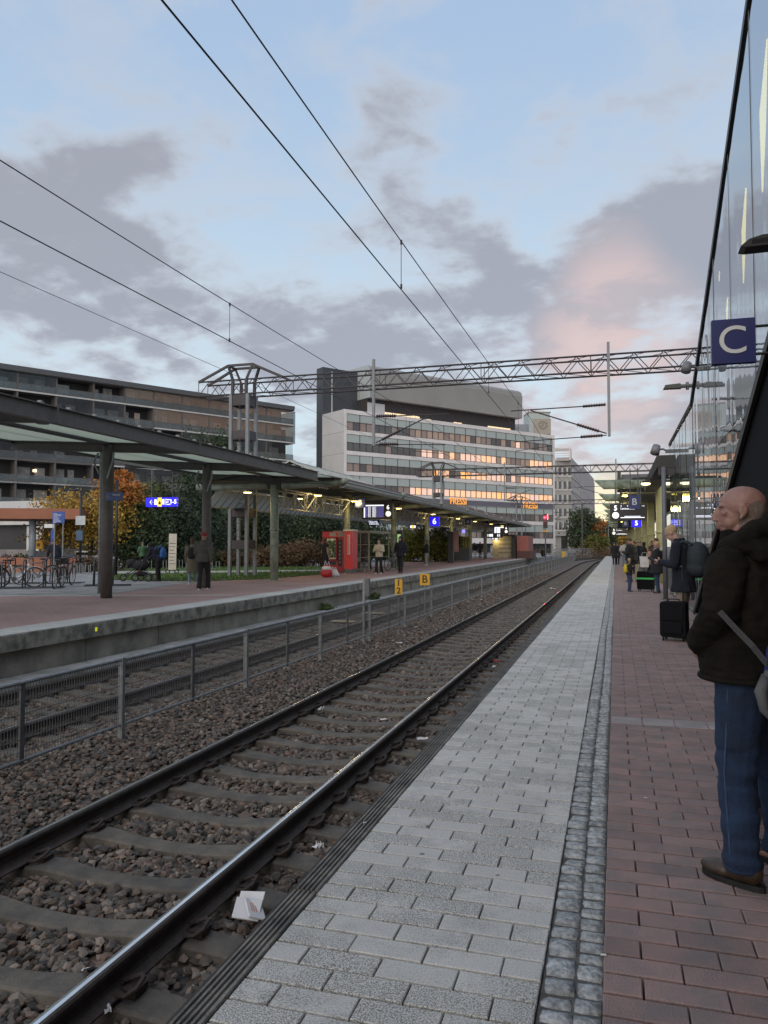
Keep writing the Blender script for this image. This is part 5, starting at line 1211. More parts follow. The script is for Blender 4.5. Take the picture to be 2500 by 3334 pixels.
def display5(px, Y, lab, small=False, hang=3.75):
    e, hw, hh = sign('departure_display', px, Y, mscr, lab, 'display', hang, .1)
    y = -.104
    text('platform_number', '5', hh * .85, mlitw, e, (-hw * .69, y, hh * .48), bold=.004); clock(e, -hw * .69, -hh * .38, hh * .40, -.10)
    text('display_text', 'Lentoasema', hh * .34, mtxt, e, (-hw * .42, y, hh * .42), align='LEFT'); text('display_text', '4.', hh * .26, mtxt, e, (-hw * .02, y, hh * .74)); text('display_text', 'I', hh * .26, mtxt, e, (-hw * .38, y, hh * .74), bold=.004); text('display_text', '17:46', hh * .16, mtxt, e, (hw * .82, y, hh * .72))
    q = G(); q.box(-hw * .42, hw * .9, y - .003, y, -hh * .72, -hh * .64); q.box(-hw * .2, hw * .68, y - .003, y, -hh * .56, -hh * .50); ob('display_line', q, mtxt, e); return e
display5((1986, 1641, 2104, 1694), 28.0, 'larger black departure display with number 5 and clock over the near platform')
display5((1990, 1720, 2045, 1743), 56.0, 'smaller and farther black departure display over the near platform')
e, hw, hh = sign('section_sign', (2047, 1613, 2083, 1657), 23.5, mdimb, 'dark blue unlit sign with letter B overlapping the near departure display', hang=3.75); text('letter', 'B', hh * 1.35, mdimw, e, (0, -.064, 0), bold=.002)
e, hw, hh = sign('section_sign', (2026, 1694, 2046, 1716), 42, mdimb, 'small dark unlit sign with letter B below the near departure display', hang=3.7); text('letter', 'B', hh * 1.35, mdimw, e, (0, -.064, 0), bold=.004)
e, hw, hh = sign('platform_number_sign', (2055, 1692, 2088, 1716), 36.5, mlit, 'lit blue sign with white number 5 over the near platform', hang=3.7); text('number', '5', hh * 1.75, mlitw, e, (0, -.064, 0), bold=.004)
e, hw, hh = sign('lit_sign', (2106, 1752, 2112, 1759), 60, mlit, 'tiny lit blue sign among the olive columns')
e, hw, hh = sign('lit_sign', (2090, 1756, 2096, 1760), 66, mlitw, 'tiny lit white sign left of the tiny blue one')
e, hw, hh = sign('lit_sign', (2124, 1755, 2134, 1759), 58, mtxt, 'tiny lit pale sign right of the tiny blue one')
# opposite platform
e, hw, hh = sign('departure_display', (1182, 1640, 1280, 1690), 38.6, mscr, 'large lit departure board with number 6 and clock over the far platform', 'display', 3.8, .12)
y = -.124
q = G(); q.box(-hw * .88, hw * .42, y - .004, y, hh * .68, hh * .84); q.box(-hw * .9, -hw * .82, y - .004, y, -hh * .8, hh * .6)
for k in range(11): z = hh * (.52 - .125 * k); [q.box(a * hw, b_ * hw, y - .004, y, z, z + hh * .055) for a, b_ in ((-.62, -.52), (-.50, -.44), (-.34, -.16), (-.14, -.08))]
ob('display_text', q, mtxt, e)
q = G()
for k in range(11): z = hh * (.52 - .125 * k); q.box(-hw * .80, -hw * .66, y - .004, y, z, z + hh * .03); q.box(-.02 * hw, .42 * hw, y - .004, y, z, z + hh * .025)
ob('display_rows', q, mtxt2, e); text('platform_number', '6', hh * .78, mlitw, e, (hw * .70, y, hh * .48), bold=.004); clock(e, hw * .72, -hh * .34, hh * .36, -.124)
e, hw, hh = sign('section_sign', (1158, 1620, 1189, 1653), 36.5, mdimb, 'dark blue unlit sign with letter B left of the big departure board', hang=3.85); text('letter', 'B', hh * 1.4, mdimw, e, (0, -.064, 0), bold=.002)
e, hw, hh = sign('station_name_sign', (1198, 1694, 1236, 1710), 44, mdimb, 'small lit station name sign below the big departure board', hang=3.6); text('station_name', 'Tikkurila', hh * 1.1, mtxt, e, (-hw * .1, -.064, hh * .35)); text('station_name', 'Dickursby', hh * 1.0, mtxt, e, (hw * .1, -.064, -hh * .45))
e, hw, hh = sign('direction_sign', (1331, 1708, 1356, 1722), 55, mdimb, 'small lit direction sign with a yellow symbol beyond the departure board', hang=3.6)
ob('symbol', G().box(-hw * .15, hw * .2, -.07, -.064, -hh * .8, hh * .8), emis('lit_yellow', (1, .6, .05), .9), e); ob('symbol', G().box(-hw * .6, -hw * .2, -.07, -.064, -hh * .6, hh * .6).box(hw * .3, hw * .8, -.07, -.064, -hh * .6, hh * .6), mtxt, e)
e, hw, hh = sign('platform_number_sign', (1401, 1683, 1430, 1713), 50, mlit, 'lit blue sign with white number 6 over the far platform', hang=3.7, th=.12); text('number', '6', hh * 1.75, mlitw, e, (0, -.124, 0), bold=.004)
e, hw, hh = sign('section_sign', (1514, 1689, 1533, 1708), 60, mdimb, 'dark blue unlit sign with letter A over the far platform', hang=3.7); text('letter', 'A', hh * 1.4, mdimw, e, (0, -.064, 0), bold=.002)
e, hw, hh = sign('departure_display', (1608, 1714, 1656, 1739), 72, mscr, 'far small departure board glowing white over the far platform', 'display', 3.7, .1)
q = G(); [q.box(a * hw, b_ * hw, -.11, -.104, -hh * .7, hh * .55) for a, b_ in ((-.9, -.72), (-.62, -.45), (-.38, -.15))]; q.box(-hw * .9, hw * .35, -.11, -.104, hh * .62, hh * .82); ob('display_text', q, mtxt, e); text('platform_number', '6', hh * .8, mlitw, e, (hw * .68, -.104, hh * .5), bold=.004); clock(e, hw * .68, -hh * .35, hh * .36, -.104)
e, hw, hh = sign('side_display', (1585, 1736, 1638, 1750), 76, mscr, 'low black double display board below the far small departure board', 'display'); q = G(); [q.box(a * hw, b_ * hw, -.07, -.062, -hh * .6, hh * .6) for a, b_ in ((-.9, -.82), (-.7, -.5), (-.45, -.25), (.3, .42), (.55, .62))]; ob('display_text', q, mtxt, e)
e, hw, hh = sign('direction_sign', (1600, 1750, 1624, 1757), 74, mdimb, 'tiny lit direction sign hanging at the far end of the far platform'); ob('symbol', G().box(-.8 * hw, -.4 * hw, -.07, -.062, -hh * .5, hh * .5).box(-.1 * hw, .8 * hw, -.07, -.062, -hh * .4, hh * .4), mtxt, e)
e, hw, hh = sign('direction_sign', (1504, 1724, 1514, 1735), 64, mtxt2, 'tiny bluish lit sign between two green columns')
# lit hanging direction sign and small sign on the column
e, hw, hh = sign('direction_sign', (478, 1620, 577, 1650), 26.0, mlit, 'long lit blue direction sign with arrow, taxi and bus symbols and 1-5', hang=4.9, th=.07)
y = -.075; lx = -hw * .45
q = G(); q.bar((-hw * .70, y, 0), (-hw * .48, y, 0), hh * .22, .004); q.bar((-hw * .71, y, 0), (-hw * .60, y, hh * .5), hh * .22, .004); q.bar((-hw * .71, y, 0), (-hw * .60, y, -hh * .5), hh * .22, .004); ob('arrow', q, mlitw, e)
q = G(); q.box(-hw * .42, -hw * .30, y - .004, y, -hh * .55, hh * .6); q.box(-hw * .28, -hw * .24, y - .004, y, -hh * .6, hh * .3); q.box(hw * .10, hw * .22, y - .004, y, -hh * .5, hh * .6); q.box(hw * .285, hw * .297, y - .004, y, -hh * .7, hh * .7); ob('bus_symbol', q, mlitw, e)
ob('taxi_panel', G().box(-hw * .21, hw * .05, y - .004, y, -hh * .95, hh * .95), emis('lit_yellow', (1, .6, .05), .9), e); ob('taxi_symbol', G().box(-hw * .16, -hw * .0, y - .008, y - .004, -hh * .5, -hh * .05).prism([(-hw * .13, -hh * .05), (-hw * .03, -hh * .05), (-hw * .05, hh * .25), (-hw * .11, hh * .25)], y - .008, y - .004, 'y'), mblk, e)
for k, s_ in enumerate(('Raiteet', 'Spår', 'Tracks')): text('lettering', s_, hh * .42, mlitw, e, (hw * .32, y, hh * (.5 - .5 * k)), align='LEFT')
text('lettering', '1-5', hh * 1.25, mlitw, e, (hw * .80, y, 0), bold=.004)
e, hw, hh = sign('direction_sign', (345, 1602, 399, 1630), 17.45, mat('sign_blue2', (.008, .03, .16), .4), 'small dark blue arrow sign fixed to the thick canopy column', th=.02)
q = G(); q.bar((-hw * .8, -.024, 0), (-hw * .48, -.024, 0), .02, .004); q.bar((-hw * .82, -.024, 0), (-hw * .64, -.024, hh * .5), .02, .004); q.bar((-hw * .82, -.024, 0), (-hw * .64, -.024, -hh * .5), .02, .004); ob('arrow', q, mwhite, e); text('lettering', 'Heureka', hh * .6, mwhite, e, (hw * .32, -.024, hh * .35), ext=.002)
# street furniture on the square
def post(name, px, y0, y1, d, r, m, label, cat='post', ang=0):
    p = at(px, 1776, d); e = empty(name, (p.x, p.y, ZL), ang, label=label, cat=cat); z = at(px, y0, d).z - ZL
    ob('pole', G().tube([(0, 0, 0), (0, 0, z)], r, 10), m, e, True); return e, z
e, z = post('lamp_post', 378, 1560, 1865, 36, .07, mblk, 'slim black lamp post right of the thick canopy column', 'lamp post')
e, z = post('street_lamp', 262, 1598, 1800, 39, .06, mblk, 'black curved street lamp with sign boards in front of the yellow maple', 'street lamp')
ob('lamp_head', G().tube([(0, 0, z), (-.12, 0, z + .08), (-.35, 0, z + .1)], .035, 8).ell((-.5, 0, z + .05), (.22, .1, .05)), mblk, e); zz_ = at(262, 1695, 39).z - ZL
ob('sign_board', G().box(-.28, .30, -.06, -.04, zz_ - .22, zz_ + .24), mat('board_pale', (.42, .45, .47), .5), e); ob('sign_board', G().box(-.2, .18, -.1, -.06, zz_ - 1.0, zz_ - .5), mat('board_blue', (.05, .09, .16), .5), e)
p1 = at(176, 1776, 34); e = empty('information_board', (at(189, 1776, 34).x, at(189, 1776, 34).y, ZL), R(15), label='blue information board on two posts before the yellow maple', cat='sign'); zt = at(189, 1665, 34).z - ZL; zb = at(189, 1703, 34).z - ZL
ob('post', G().tube([(-.19, .04, 0), (-.19, .04, zt)], .03, 8), mgal, e); ob('post', G().tube([(.19, .04, 0), (.19, .04, zt)], .03, 8), mgal, e)
mib = mat('info_blue', (.02, .07, .30), .5); ob('board', G().bev(-.27, .27, -.02, .02, zb, zt, .002), mib, e)
q = G(); rr_ = random.Random(1)
for k in range(9): q.box(-.23, -.23 + rr_.uniform(.12, .42), -.026, -.021, zt - .1 - k * .05, zt - .085 - k * .05)
ob('board_text', q, mwhite, e)
e, z = post('street_sign', 172, 1706, 1810, 40, .03, mgal, 'white street name blade beside a narrow blue sign left of the information board', 'sign'); ob('name_blade', G().box(-.55, .05, -.02, .02, z - .2, z), mwhite, e); ob('side_blade', G().box(-.1, .12, -.05, -.03, z - 1.1, z - .3), mib, e)
p = at(100 + 26, 1776, 44); e = empty('taxi_sign', (p.x, p.y, ZL), label='yellow square notice on the reddish wall', cat='sign'); zc_ = at(126, 1775, 44).z - ZL; ob('plate', G().box(-.28, .28, -.02, .02, zc_ - .22, zc_ + .26), myel, e); ob('dot', G().tube([(0, -.02, zc_ + .02), (0, -.035, zc_ + .02)], .1, 12), mat('dot_dark', (.12, .05, .02), .6), e); ob('post', G().tube([(0, .05, .9), (0, .05, zc_ - .2)], .03, 6), mgal, e)
p = onz(560, 1868, ZL); e = empty('sandwich_board', (p.x, p.y, ZL), R(28), label='tall narrow cream leaning advertising board on small wheels', cat='sign')
ob('board', G().prism([(-.02, .2), (.02, .2), (.30, 2.0), (.24, 2.0)], -.19, .19, 'x'), mat('board_cream', (.50, .46, .40), .7), e); ob('wheel', G().ring((0, 0, .12), .1, .03, 'y', 14, 6), mblk, e, loc=(-.22, .05, 0)); ob('wheel', G().ring((0, 0, .12), .1, .03, 'y', 14, 6), mblk, e, loc=(.22, .05, 0))
text('lettering', 'Kahvi', .2, mblk, e, (0, .24, 1.82), rot=(R(82), 0, 0)); q = G()
for k in range(7): q.box(-.15, .15 - (k % 3) * .04, .012 + (1.5 - k * .17) * .14 - .06, .02 + (1.5 - k * .17) * .14 - .05, 1.5 - k * .17, 1.53 - k * .17)
ob('fine_print', q, mat('print_brown', (.12, .08, .05), .6), e)
# galvanised bicycle stands on the square behind
me = G().tube([(-.3, 0, 0), (-.3, 0, .52), (-.12, 0, .56), (-.12, 0, 0)], .022, 6).tube([(.12, 0, 0), (.12, 0, .45), (.3, 0, .45), (.3, 0, 0)], .022, 6).box(-.35, .35, -.25, -.21, .0, .04).mesh('stand', mgal)
for k, (px, y) in enumerate([(430, 1845), (452, 1845), (476, 1845), (500, 1845), (524, 1845), (548, 1845), (600, 1845), (622, 1845), (675, 1845), (697, 1845), (232, 1862), (250, 1862), (268, 1862), (286, 1860)]):
    p = onz(px, y + 8, ZL); tag(link('cycle_stand', me, None, (p.x, p.y, ZL), (0, 0, R(20))), ORD[k if k < 10 else k - 10] + ' from left of the low galvanised cycle stands ' + ('behind the pushchair and sandwich board' if k < 10 else 'behind the bicycle racks'), 'cycle stand', 'low galvanised cycle stands on the square')
# hooped cycle racks in front
def hoop_rack(c, rz, n, label, w=.62):
    e = empty('cycle_rack', c, rz, label=label, cat='cycle rack')
    for k in range(n):
        x = k * .62
        ob('hoop', G().tube([(x, -w / 2, 0), (x + .02, -w / 2, .84), (x + .03, -w * .38, .93), (x + .03, w * .38, .93), (x + .02, w / 2, .84), (x, w / 2, 0)], .024, 8), mat('rack_paint', (.07, .08, .09), .4, .4), e, True)
    ob('ground_rail', G().box(-.3, n * .62, -w / 2 - .03, -w / 2 + .03, 0, .045).box(-.3, n * .62, w / 2 - .03, w / 2 + .03, 0, .045), MATS['rack_paint'], e)
p = onz(-60, 1918, ZL); q_ = onz(268, 1913, ZL); az = math.atan2(q_.y - p.y, q_.x - p.x)
hoop_rack((p.x, p.y, ZL), az, int((q_ - p).length / .62), 'front row of dark steel hoop cycle racks left of the thick column')
p = onz(-80, 1902, ZL); q_ = onz(290, 1899, ZL); az2 = math.atan2(q_.y - p.y, q_.x - p.x)
hoop_rack((p.x, p.y, ZL), az2, int((q_ - p).length / .62), 'second row of dark steel hoop cycle racks farther back')
p = onz(305, 1908, ZL); hoop_rack((p.x, p.y, ZL), az, 2, 'short dark hoop rack just left of the thick column')

# ------------------------------------------------------------------ bicycles
mtyre = mat('tyre', (.02, .02, .02), .8); mrim = mat('rim', (.35, .36, .37), .35, .7); mwheelw = mat('tyre_pale', (.30, .30, .29), .7)
def bicycle(loc, rz, frame_m, label, basket=None, low=False, lean=0.0, tyre=mtyre, group=None):
    e = empty('bicycle', loc, rz, label=label, cat='bicycle', group=group); e.rotation_euler = (lean, 0, rz)
    f, b = (.55, 0, .34), (-.52, 0, .34)
    for c in (f, b):
        w = ob('wheel', G().ring(c, .325, .022, 'y', 26, 6), tyre, e, True); ob('rim', G().ring(c, .298, .012, 'y', 26, 5), mrim, w, True)
        q = G(); [q.tube([c, (c[0] + .3 * math.cos(PI * k / 8), 0, c[2] + .3 * math.sin(PI * k / 8))], .0025, 3) for k in range(16)]; q.tube([(c[0], -.05, c[2]), (c[0], .05, c[2])], .025, 8); ob('spokes', q, mrim, w)
    q = G(); bb, st_, hd, hb = (-.05, 0, .30), (-.18, 0, .78), (.36, 0, .82), (.40, 0, .68)
    if low: q.tube([hb, (.12, 0, .38), bb], .036, 8); q.tube([(.34, 0, .78), hb], .03, 8)
    else: q.tube([hb, bb], .022, 8); q.tube([(.37, 0, .78), st_], .019, 8)
    q.tube([bb, st_], .022 if not low else .026, 8); q.tube([bb, b], .013, 6); q.tube([st_, b], .012, 6); q.tube([hd, f], .018, 8); q.tube([hd, (.34, 0, .95)], .014, 8)
    ob('frame', q, frame_m, e, True)
    q = G(); q.tube([(.26, -.3, 1.0), (.33, -.16, .99), (.35, 0, .96), (.33, .16, .99), (.26, .3, 1.0)], .014, 6); q.tube([(.22, -.33, 1.0), (.30, -.27, 1.0)], .02, 8); q.tube([(.22, .33, 1.0), (.30, .27, 1.0)], .02, 8); ob('handlebar', q, mblk, e, True)
    q = G(); q.ell((-.20, 0, .92), (.14, .075, .035)); q.tube([st_, (-.2, 0, .92)], .014, 8); ob('saddle', q, mblk, e, True)
    q = G(); q.tube([(-.05, -.04, .30), (-.05, .04, .30)], .07, 14); q.tube([(-.05, .1, .3), (.09, .1, .22)], .01, 5); q.tube([(-.05, -.1, .3), (-.19, -.1, .38)], .01, 5); q.box(.06, .14, .07, .15, .2, .23); q.box(-.22, -.15, -.15, -.07, .37, .40); ob('crank', q, mgald, e)
    q = G(); [q.tube([(c[0] + .36 * math.cos(a), 0, .34 + .36 * math.sin(a)) for a in np.linspace(s0, s1, 8)], .012, 4) for c, s0, s1 in ((f, .9, 2.6), (b, .3, 2.8))]; ob('mudguard', q, mblk if not low else frame_m, e)
    if basket == 'pannier': ob('pannier', G().bev(-.80, -.42, -.2, -.08, .42, .78, .03).bev(-.80, -.42, .08, .2, .42, .78, .03).box(-.8, -.3, -.1, .1, .72, .76), mblk, e)
    if basket == 'front': ob('basket', G().prism([(.42, .78), (.62, .78), (.66, 1.0), (.40, 1.0)], -.16, .16, 'y'), mblk, e)
    return e
p = onz(52, 1914, ZL); bicycle((p.x, p.y, ZL), az + R(8), mat('bike_white', (.55, .56, .58), .35), 'white step-through bicycle with black rear panniers in the front cycle rack', 'pannier', True)
p = onz(188, 1915, ZL); bicycle((p.x, p.y, ZL), R(118), mat('bike_dark', (.025, .027, .03), .35), 'dark bicycle with a front basket pointing away in the front cycle rack', 'front', False)
p = onz(120, 1903, ZL); bicycle((p.x, p.y, ZL), az + R(176), mat('bike_grey', (.12, .12, .13), .4), 'grey bicycle standing behind the white one')
p = onz(216, 1907, ZL); bicycle((p.x, p.y, ZL), R(112), mat('bike_brown', (.06, .035, .03), .4), 'brown bicycle beside the dark one, handlebars raised', None, False, R(6))
p = onz(-12, 1903, ZL); bicycle((p.x, p.y, ZL), az, mat('bike_black', (.015, .015, .015), .4), 'black bicycle at the far left edge of the racks')
p = onz(415, 1849, ZL); bicycle((p.x, p.y, ZL), R(20), mat('bike_silver', (.4, .4, .4), .4), 'pale bicycle parked on the square left of the pushchair', None, True, tyre=mwheelw)
p = onz(1280, 1857, ZL); bicycle((p.x, p.y, ZL), R(70), MATS['bike_dark'], 'dark bicycle leaning against a green column behind the hooded walker')

# ------------------------------------------------------------------ vending machine, shelter, cabinets
mvred = mat('machine_red', (.66, .016, .018), .35, var=.06); mvred2 = mat('machine_dark_red', (.34, .010, .014), .4)
e = empty('vending_machine', (-13.9, 37.6, ZL), label='red vending machine with lit shelves of snacks on the far platform', cat='vending machine')
a = ony(1049, 1776, 37.3).x + 13.9; b_ = ony(1120, 1776, 37.3).x + 13.9; ht = ony(1085, 1731, 37.3).z - ZL; w = b_ - a
q = G(); q.box(a, b_, -.28, .55, .04, ht); ob('cabinet', q, mvred, e)
q = G(); q.box(a + .02, b_ - .02, -.32, -.28, .06, ht - .30); ob('front_door', q, mvred2, e)
X = lambda t: a + w * t
q = G(); q.box(X(.14), X(.66), -.335, -.32, .72, ht - .34); ob('display_back', q, emis('vending_glow', (.9, .8, .45), .22), e)
q = G(); q.box(X(.13), X(.67), -.42, -.415, .72, ht - .34); ob('display_glass', q, glassy('vending_glass', (.9, .9, .9), .03, .95), e)
q = G(); q.box(X(.10), X(.14), -.43, -.32, .68, ht - .3); q.box(X(.66), X(.70), -.43, -.32, .68, ht - .3); q.box(X(.1), X(.7), -.43, -.32, .66, .72); q.box(X(.1), X(.7), -.43, -.32, ht - .36, ht - .3); ob('display_frame', q, mvred2, e)
snack = [emis('snack_lit', (1, .95, .65), 1.1), mat('snack_green', (.2, .35, .12), .5), mat('snack_white', (.6, .6, .55), .5), mat('snack_brown', (.25, .15, .06), .5), mat('snack_yellow', (.6, .5, .08), .5)]
rr_ = random.Random(2); nsh = 6
for k in range(nsh):
    z = .80 + k * (ht - 1.22) / nsh
    ob('shelf', G().box(X(.14), X(.66), -.41, -.33, z - .015, z), mgal, e)
    for j in range(8): xx = X(.17 + j * .06); ob('snack', G().box(xx, xx + w * .045, -.40, -.36, z, z + rr_.uniform(.09, .15)), rr_.choice(snack if k > 1 else snack[1:4]), e)
q = G(); q.box(X(.74), X(.90), -.345, -.32, .35, ht - .42); ob('control_panel', q, mblk, e)
q = G(); [q.box(X(.80), X(.85), -.35, -.345, .5 + j * .2, .58 + j * .2) for j in range(6)]; ob('buttons', q, mgal, e)
q = G(); q.box(X(.2), X(.62), -.345, -.32, .42, .58); ob('delivery_slot', q, mblk, e)
q = G(); q.box(X(.34), X(.98), -.30, -.28, ht - .24, ht - .04); ob('header_panel', q, mat('header_pale', (.42, .36, .33), .5), e); ob('header_disc', G().tube([(X(.68), -.30, ht - .14), (X(.68), -.315, ht - .14)], .075, 16), mvred, e)
q = G(); q.box(X(.4), X(.5), -.33, -.32, .16, .3); q.box(X(.52), X(.6), -.33, -.32, .16, .3); ob('door_mark', q, mat('mark_pale', (.45, .25, .2), .5), e)
e = empty('red_cabinet', (-12.95, 37.1, ZL), label='narrow red cabinet with a tall white label wrapped round a canopy column', cat='cabinet')
a2 = ony(1121, 1776, 36.8).x + 12.95; b2 = ony(1147, 1776, 36.8).x + 12.95
q = G(); q.box(a2, b2, -.3, .5, .22, ht + .02); ob('cabinet', q, mvred, e); q = G(); q.box(a2 + .03, b2 - .03, -.28, .45, 0, .22); ob('plinth', q, mgald, e)
q = G(); q.tube([((a2 + b2) / 2 + .02, -.305, .95), ((a2 + b2) / 2 + .02, -.305, 1.95)], .075, 12); ob('label_plate', q, mwhite, e); q = G(); q.box((a2 + b2) / 2, (a2 + b2) / 2 + .04, -.388, -.37, 1.0, 1.9); ob('label_text', q, mvred, e)
q = G(); q.box(a2 - .05, b2 + .05, -.33, .5, ht + .02, ht + .1); ob('top_rim', q, mwhite, e)
# shelter
mcream = mat('cream_frame', (.36, .34, .26), .5, var=.08); mshg = glassy('shelter_glass', (.85, .88, .85), .03, .80, .08, inner=(.25, .26, .24))
X0, X1, Y0, Y1, H = -14.7, -12.75, 39.6, 43.4, 2.12
e = empty('waiting_shelter', (X0, Y0, ZL), label='glass waiting shelter with cream frame next to the red machine', cat='shelter')
q = G()
for x in (0, X1 - X0):
    for y in (0, (Y1 - Y0)): q.box(x - .03, x + .03, y - .03, y + .03, 0, H)
for z in (.12, .75, 1.45, H): q.bar((0, 0, z), (X1 - X0, 0, z), .03, .04); q.bar((0, Y1 - Y0, z), (X1 - X0, Y1 - Y0, z), .03, .04); q.bar((0, 0, z), (0, Y1 - Y0, z), .03, .04)
for k in range(1, 4): q.box(k * .49 - .012, k * .49 + .012, -.02, .02, .12, H)
q.bar((X1 - X0, 0, H), (X1 - X0, Y1 - Y0, H), .05, .08)
ob('frame', q, mcream, e)
for k in range(4): ob('glass_panel', G().box(.02 + k * .49, .47 + k * .49, -.005, .005, .16, H - .04), mshg, e)
for k in range(4): ob('glass_panel', G().box(-.005, .005, .03 + k * .95, .93 + k * .95, .16, H - .04), mshg, e)
ob('roof', G().box(-.05, X1 - X0 + .08, -.08, Y1 - Y0 + .08, H + .02, H + .09), mcream, e); ob('bench', G().box(.25, 1.65, .3, .7, .42, .46).box(.4, .45, .35, .65, 0, .42).box(1.5, 1.55, .35, .65, 0, .42), mcream, e)
ob('bench', G().box(.8, 1.25, 1.0, 3.4, .42, .47).box(.9, 1.1, 1.2, 1.25, 0, .42).box(.9, 1.1, 3.1, 3.15, 0, .42), mcream, e)
# door block, cabinets and end building of the far platform
e = empty('lift_door', (-12.6, 47.2, ZL), label='dark doorway with a green lit window beyond the shelter', cat='doorway'); cx_, cz_, hw, hh = corners(1292, 1722, 1322, 1850, 49); e.location.x = cx_ - .3; e.location.y = 49
ob('door_frame', G().box(-hw, hw, 0, .5, 0, 2.35), mblk, e); ob('lit_panel', G().box(hw * .1, hw * .8, -.02, 0, 1.15, 2.15), emis('green_glow', (.55, .85, .35), .35), e)
e = empty('bin_cabinet', tuple(onz(1500, 1829, ZL)), label='dark grey slatted bin cabinet between the columns', cat='cabinet'); ob('body', G().box(-.75, .75, 0, .8, .1, 1.15), mat('cab_dark', (.05, .055, .055), .6), e); ob('post', G().tube([(-.95, -.3, 0), (-.95, -.3, 2.55)], .05, 8), mblk, e); ob('lid', G().box(-.78, .78, -.03, .83, 1.15, 1.2), mgald, e)
e = empty('advert_pillar', tuple(onz(1472, 1833, ZL)), label='tall narrow black and poster pillar beside the bin cabinet', cat='pillar'); ob('pillar', G().box(-.32, .12, -.2, .2, 0, 2.5), mblk, e); ob('poster', G().box(.14, .55, -.1, -.06, .9, 2.6), mat('poster_pink', (.30, .16, .14), .6), e)
e = empty('ticket_machine', tuple(onz(1512, 1822, ZL)), label='yellow lit ticket cabinet behind the bin cabinet', cat='cabinet'); ob('body', G().box(-.6, .6, 0, .5, 1.1, 2.3), mat('yellow_cab', (.42, .34, .06), .5), e); q = G(); [q.box(-.5 + k * .25, -.42 + k * .25, -.02, 0, 1.15, 2.2) for k in range(5)]; ob('bars', q, mblk, e); ob('leg', G().box(-.5, -.4, .1, .2, 0, 1.1).box(.4, .5, .1, .2, 0, 1.1), mblk, e)
pb_ = onz(1660, 1819, ZL); e = empty('stair_building', (-11.8, 84, ZL), label='small end building of the far platform, beige panels and one red wall', cat='building')
cL, _, hwL, _ = corners(1600, 1735, 1720, 1819, 84); x0 = cL - hwL + 11.8; ww_ = 2 * hwL; zt = ony(1660, 1745, 84).z - ZL
q = G(); q.box(x0, x0 + ww_ * .68, .8, 6, 0, zt); ob('wall', q, mat('beige_panel', (.34, .31, .22), .6), e)
q = G(); [q.box(x0 + ww_ * .17, x0 + ww_ * .52, .74, .8, z, z + .05) for z in (.6, 1.1, 1.55, 2.0)]; ob('panel_joint', q, mgald, e)
for k in range(5): ob('panel', G().box(x0 + ww_ * .17, x0 + ww_ * .52, .76, .79, .1 + k * .48, .55 + k * .48), mat('pale_panel', (.42, .40, .31), .5), e)
q = G(); q.box(x0 + ww_ * .55, x0 + ww_ * .66, 0, .8, 0, zt); q.box(x0 - .3, x0 + ww_ * .66, -.2, 6, zt, zt + .15); ob('dark_frame', q, mdark, e); ob('red_wall', G().box(x0 + ww_ * .70, x0 + ww_, -.2, 5, .8, zt), mat('red_plaster', (.34, .125, .10), .8), e); ob('red_wall_base', G().box(x0 + ww_ * .70, x0 + ww_ + .3, -.2, 5, 0, .8), mat('red_base', (.12, .06, .055), .8), e)
ob('wall_light', G().box(x0 + ww_ * .08, x0 + ww_ * .12, .74, .79, 1.9, 2.1), mlamp, e)
ld = bpy.data.lights.new('wall_wash', 'POINT'); ld.energy = 25; ld.color = (1, .72, .25); ld.shadow_soft_size = .1; lo = bpy.data.objects.new('wall_wash', ld); C.objects.link(lo); lo.parent = e; lo.location = (x0 + ww_ * .1, .3, 1.9)
shrub(1695, 1812, 86, 2.2, 1.0, lB, 'small brown shrub at the foot of the red wall', 140, 1500)
# railway signal
p = at(1776, 1776, 78); e = empty('railway_signal', (p.x, p.y, -.7), label='railway signal with red light on a grey post beyond the far platform', cat='signal')
Z = lambda y: at(1776, y, 78).z + .7
ob('post', G().tube([(0, 0, 0), (0, 0, Z(1722))], .07, 8), mgald, e); ob('signal_head', G().bev(-.22, .18, -.1, .1, Z(1697), Z(1673), .02), mblk, e); ob('white_edge', G().box(.18, .30, -.1, .08, Z(1693), Z(1674)), mwhite, e)
ob('lower_head', G().bev(-.22, .22, -.1, .1, Z(1720), Z(1699), .02), mblk, e); ob('red_light', G().tube([(-.05, -.10, Z(1685)), (-.05, -.16, Z(1685))], .085, 14), emis('signal_red', (1, .03, .08), 6), e); ob('marker', G().box(-.3, .3, -.12, -.1, Z(1731), Z(1727)), myel, e)
ld = bpy.data.lights.new('red_glow', 'POINT'); ld.energy = 30; ld.color = (1, .05, .08); ld.shadow_soft_size = .1; lo = bpy.data.objects.new('red_glow', ld); C.objects.link(lo); lo.parent = e; lo.location = (-.05, -.4, Z(1685))
p = at(1768, 1776, 90); e = empty('litter_bin', (p.x, p.y, 0), label='small black litter bin near the signal', cat='bin'); ob('bin', G().tube([(0, 0, .2), (0, 0, 1.0)], [.22, .28], 12), mblk, e); ob('rim', G().ring((0, 0, 1.0), .28, .03, 'z', 12, 5), mgald, e)
p = at(1835, 1776, 105); e = empty('yellow_cabinet', (p.x, p.y, -.6), label='yellow and pale trackside cabinet by the far fence', cat='cabinet'); ob('body', G().box(-.25, .2, 0, .4, 0, 1.3), mat('cab_yellow', (.5, .32, .03), .6), e); ob('side_box', G().box(.2, .45, 0, .4, .5, 1.3), mgal, e)
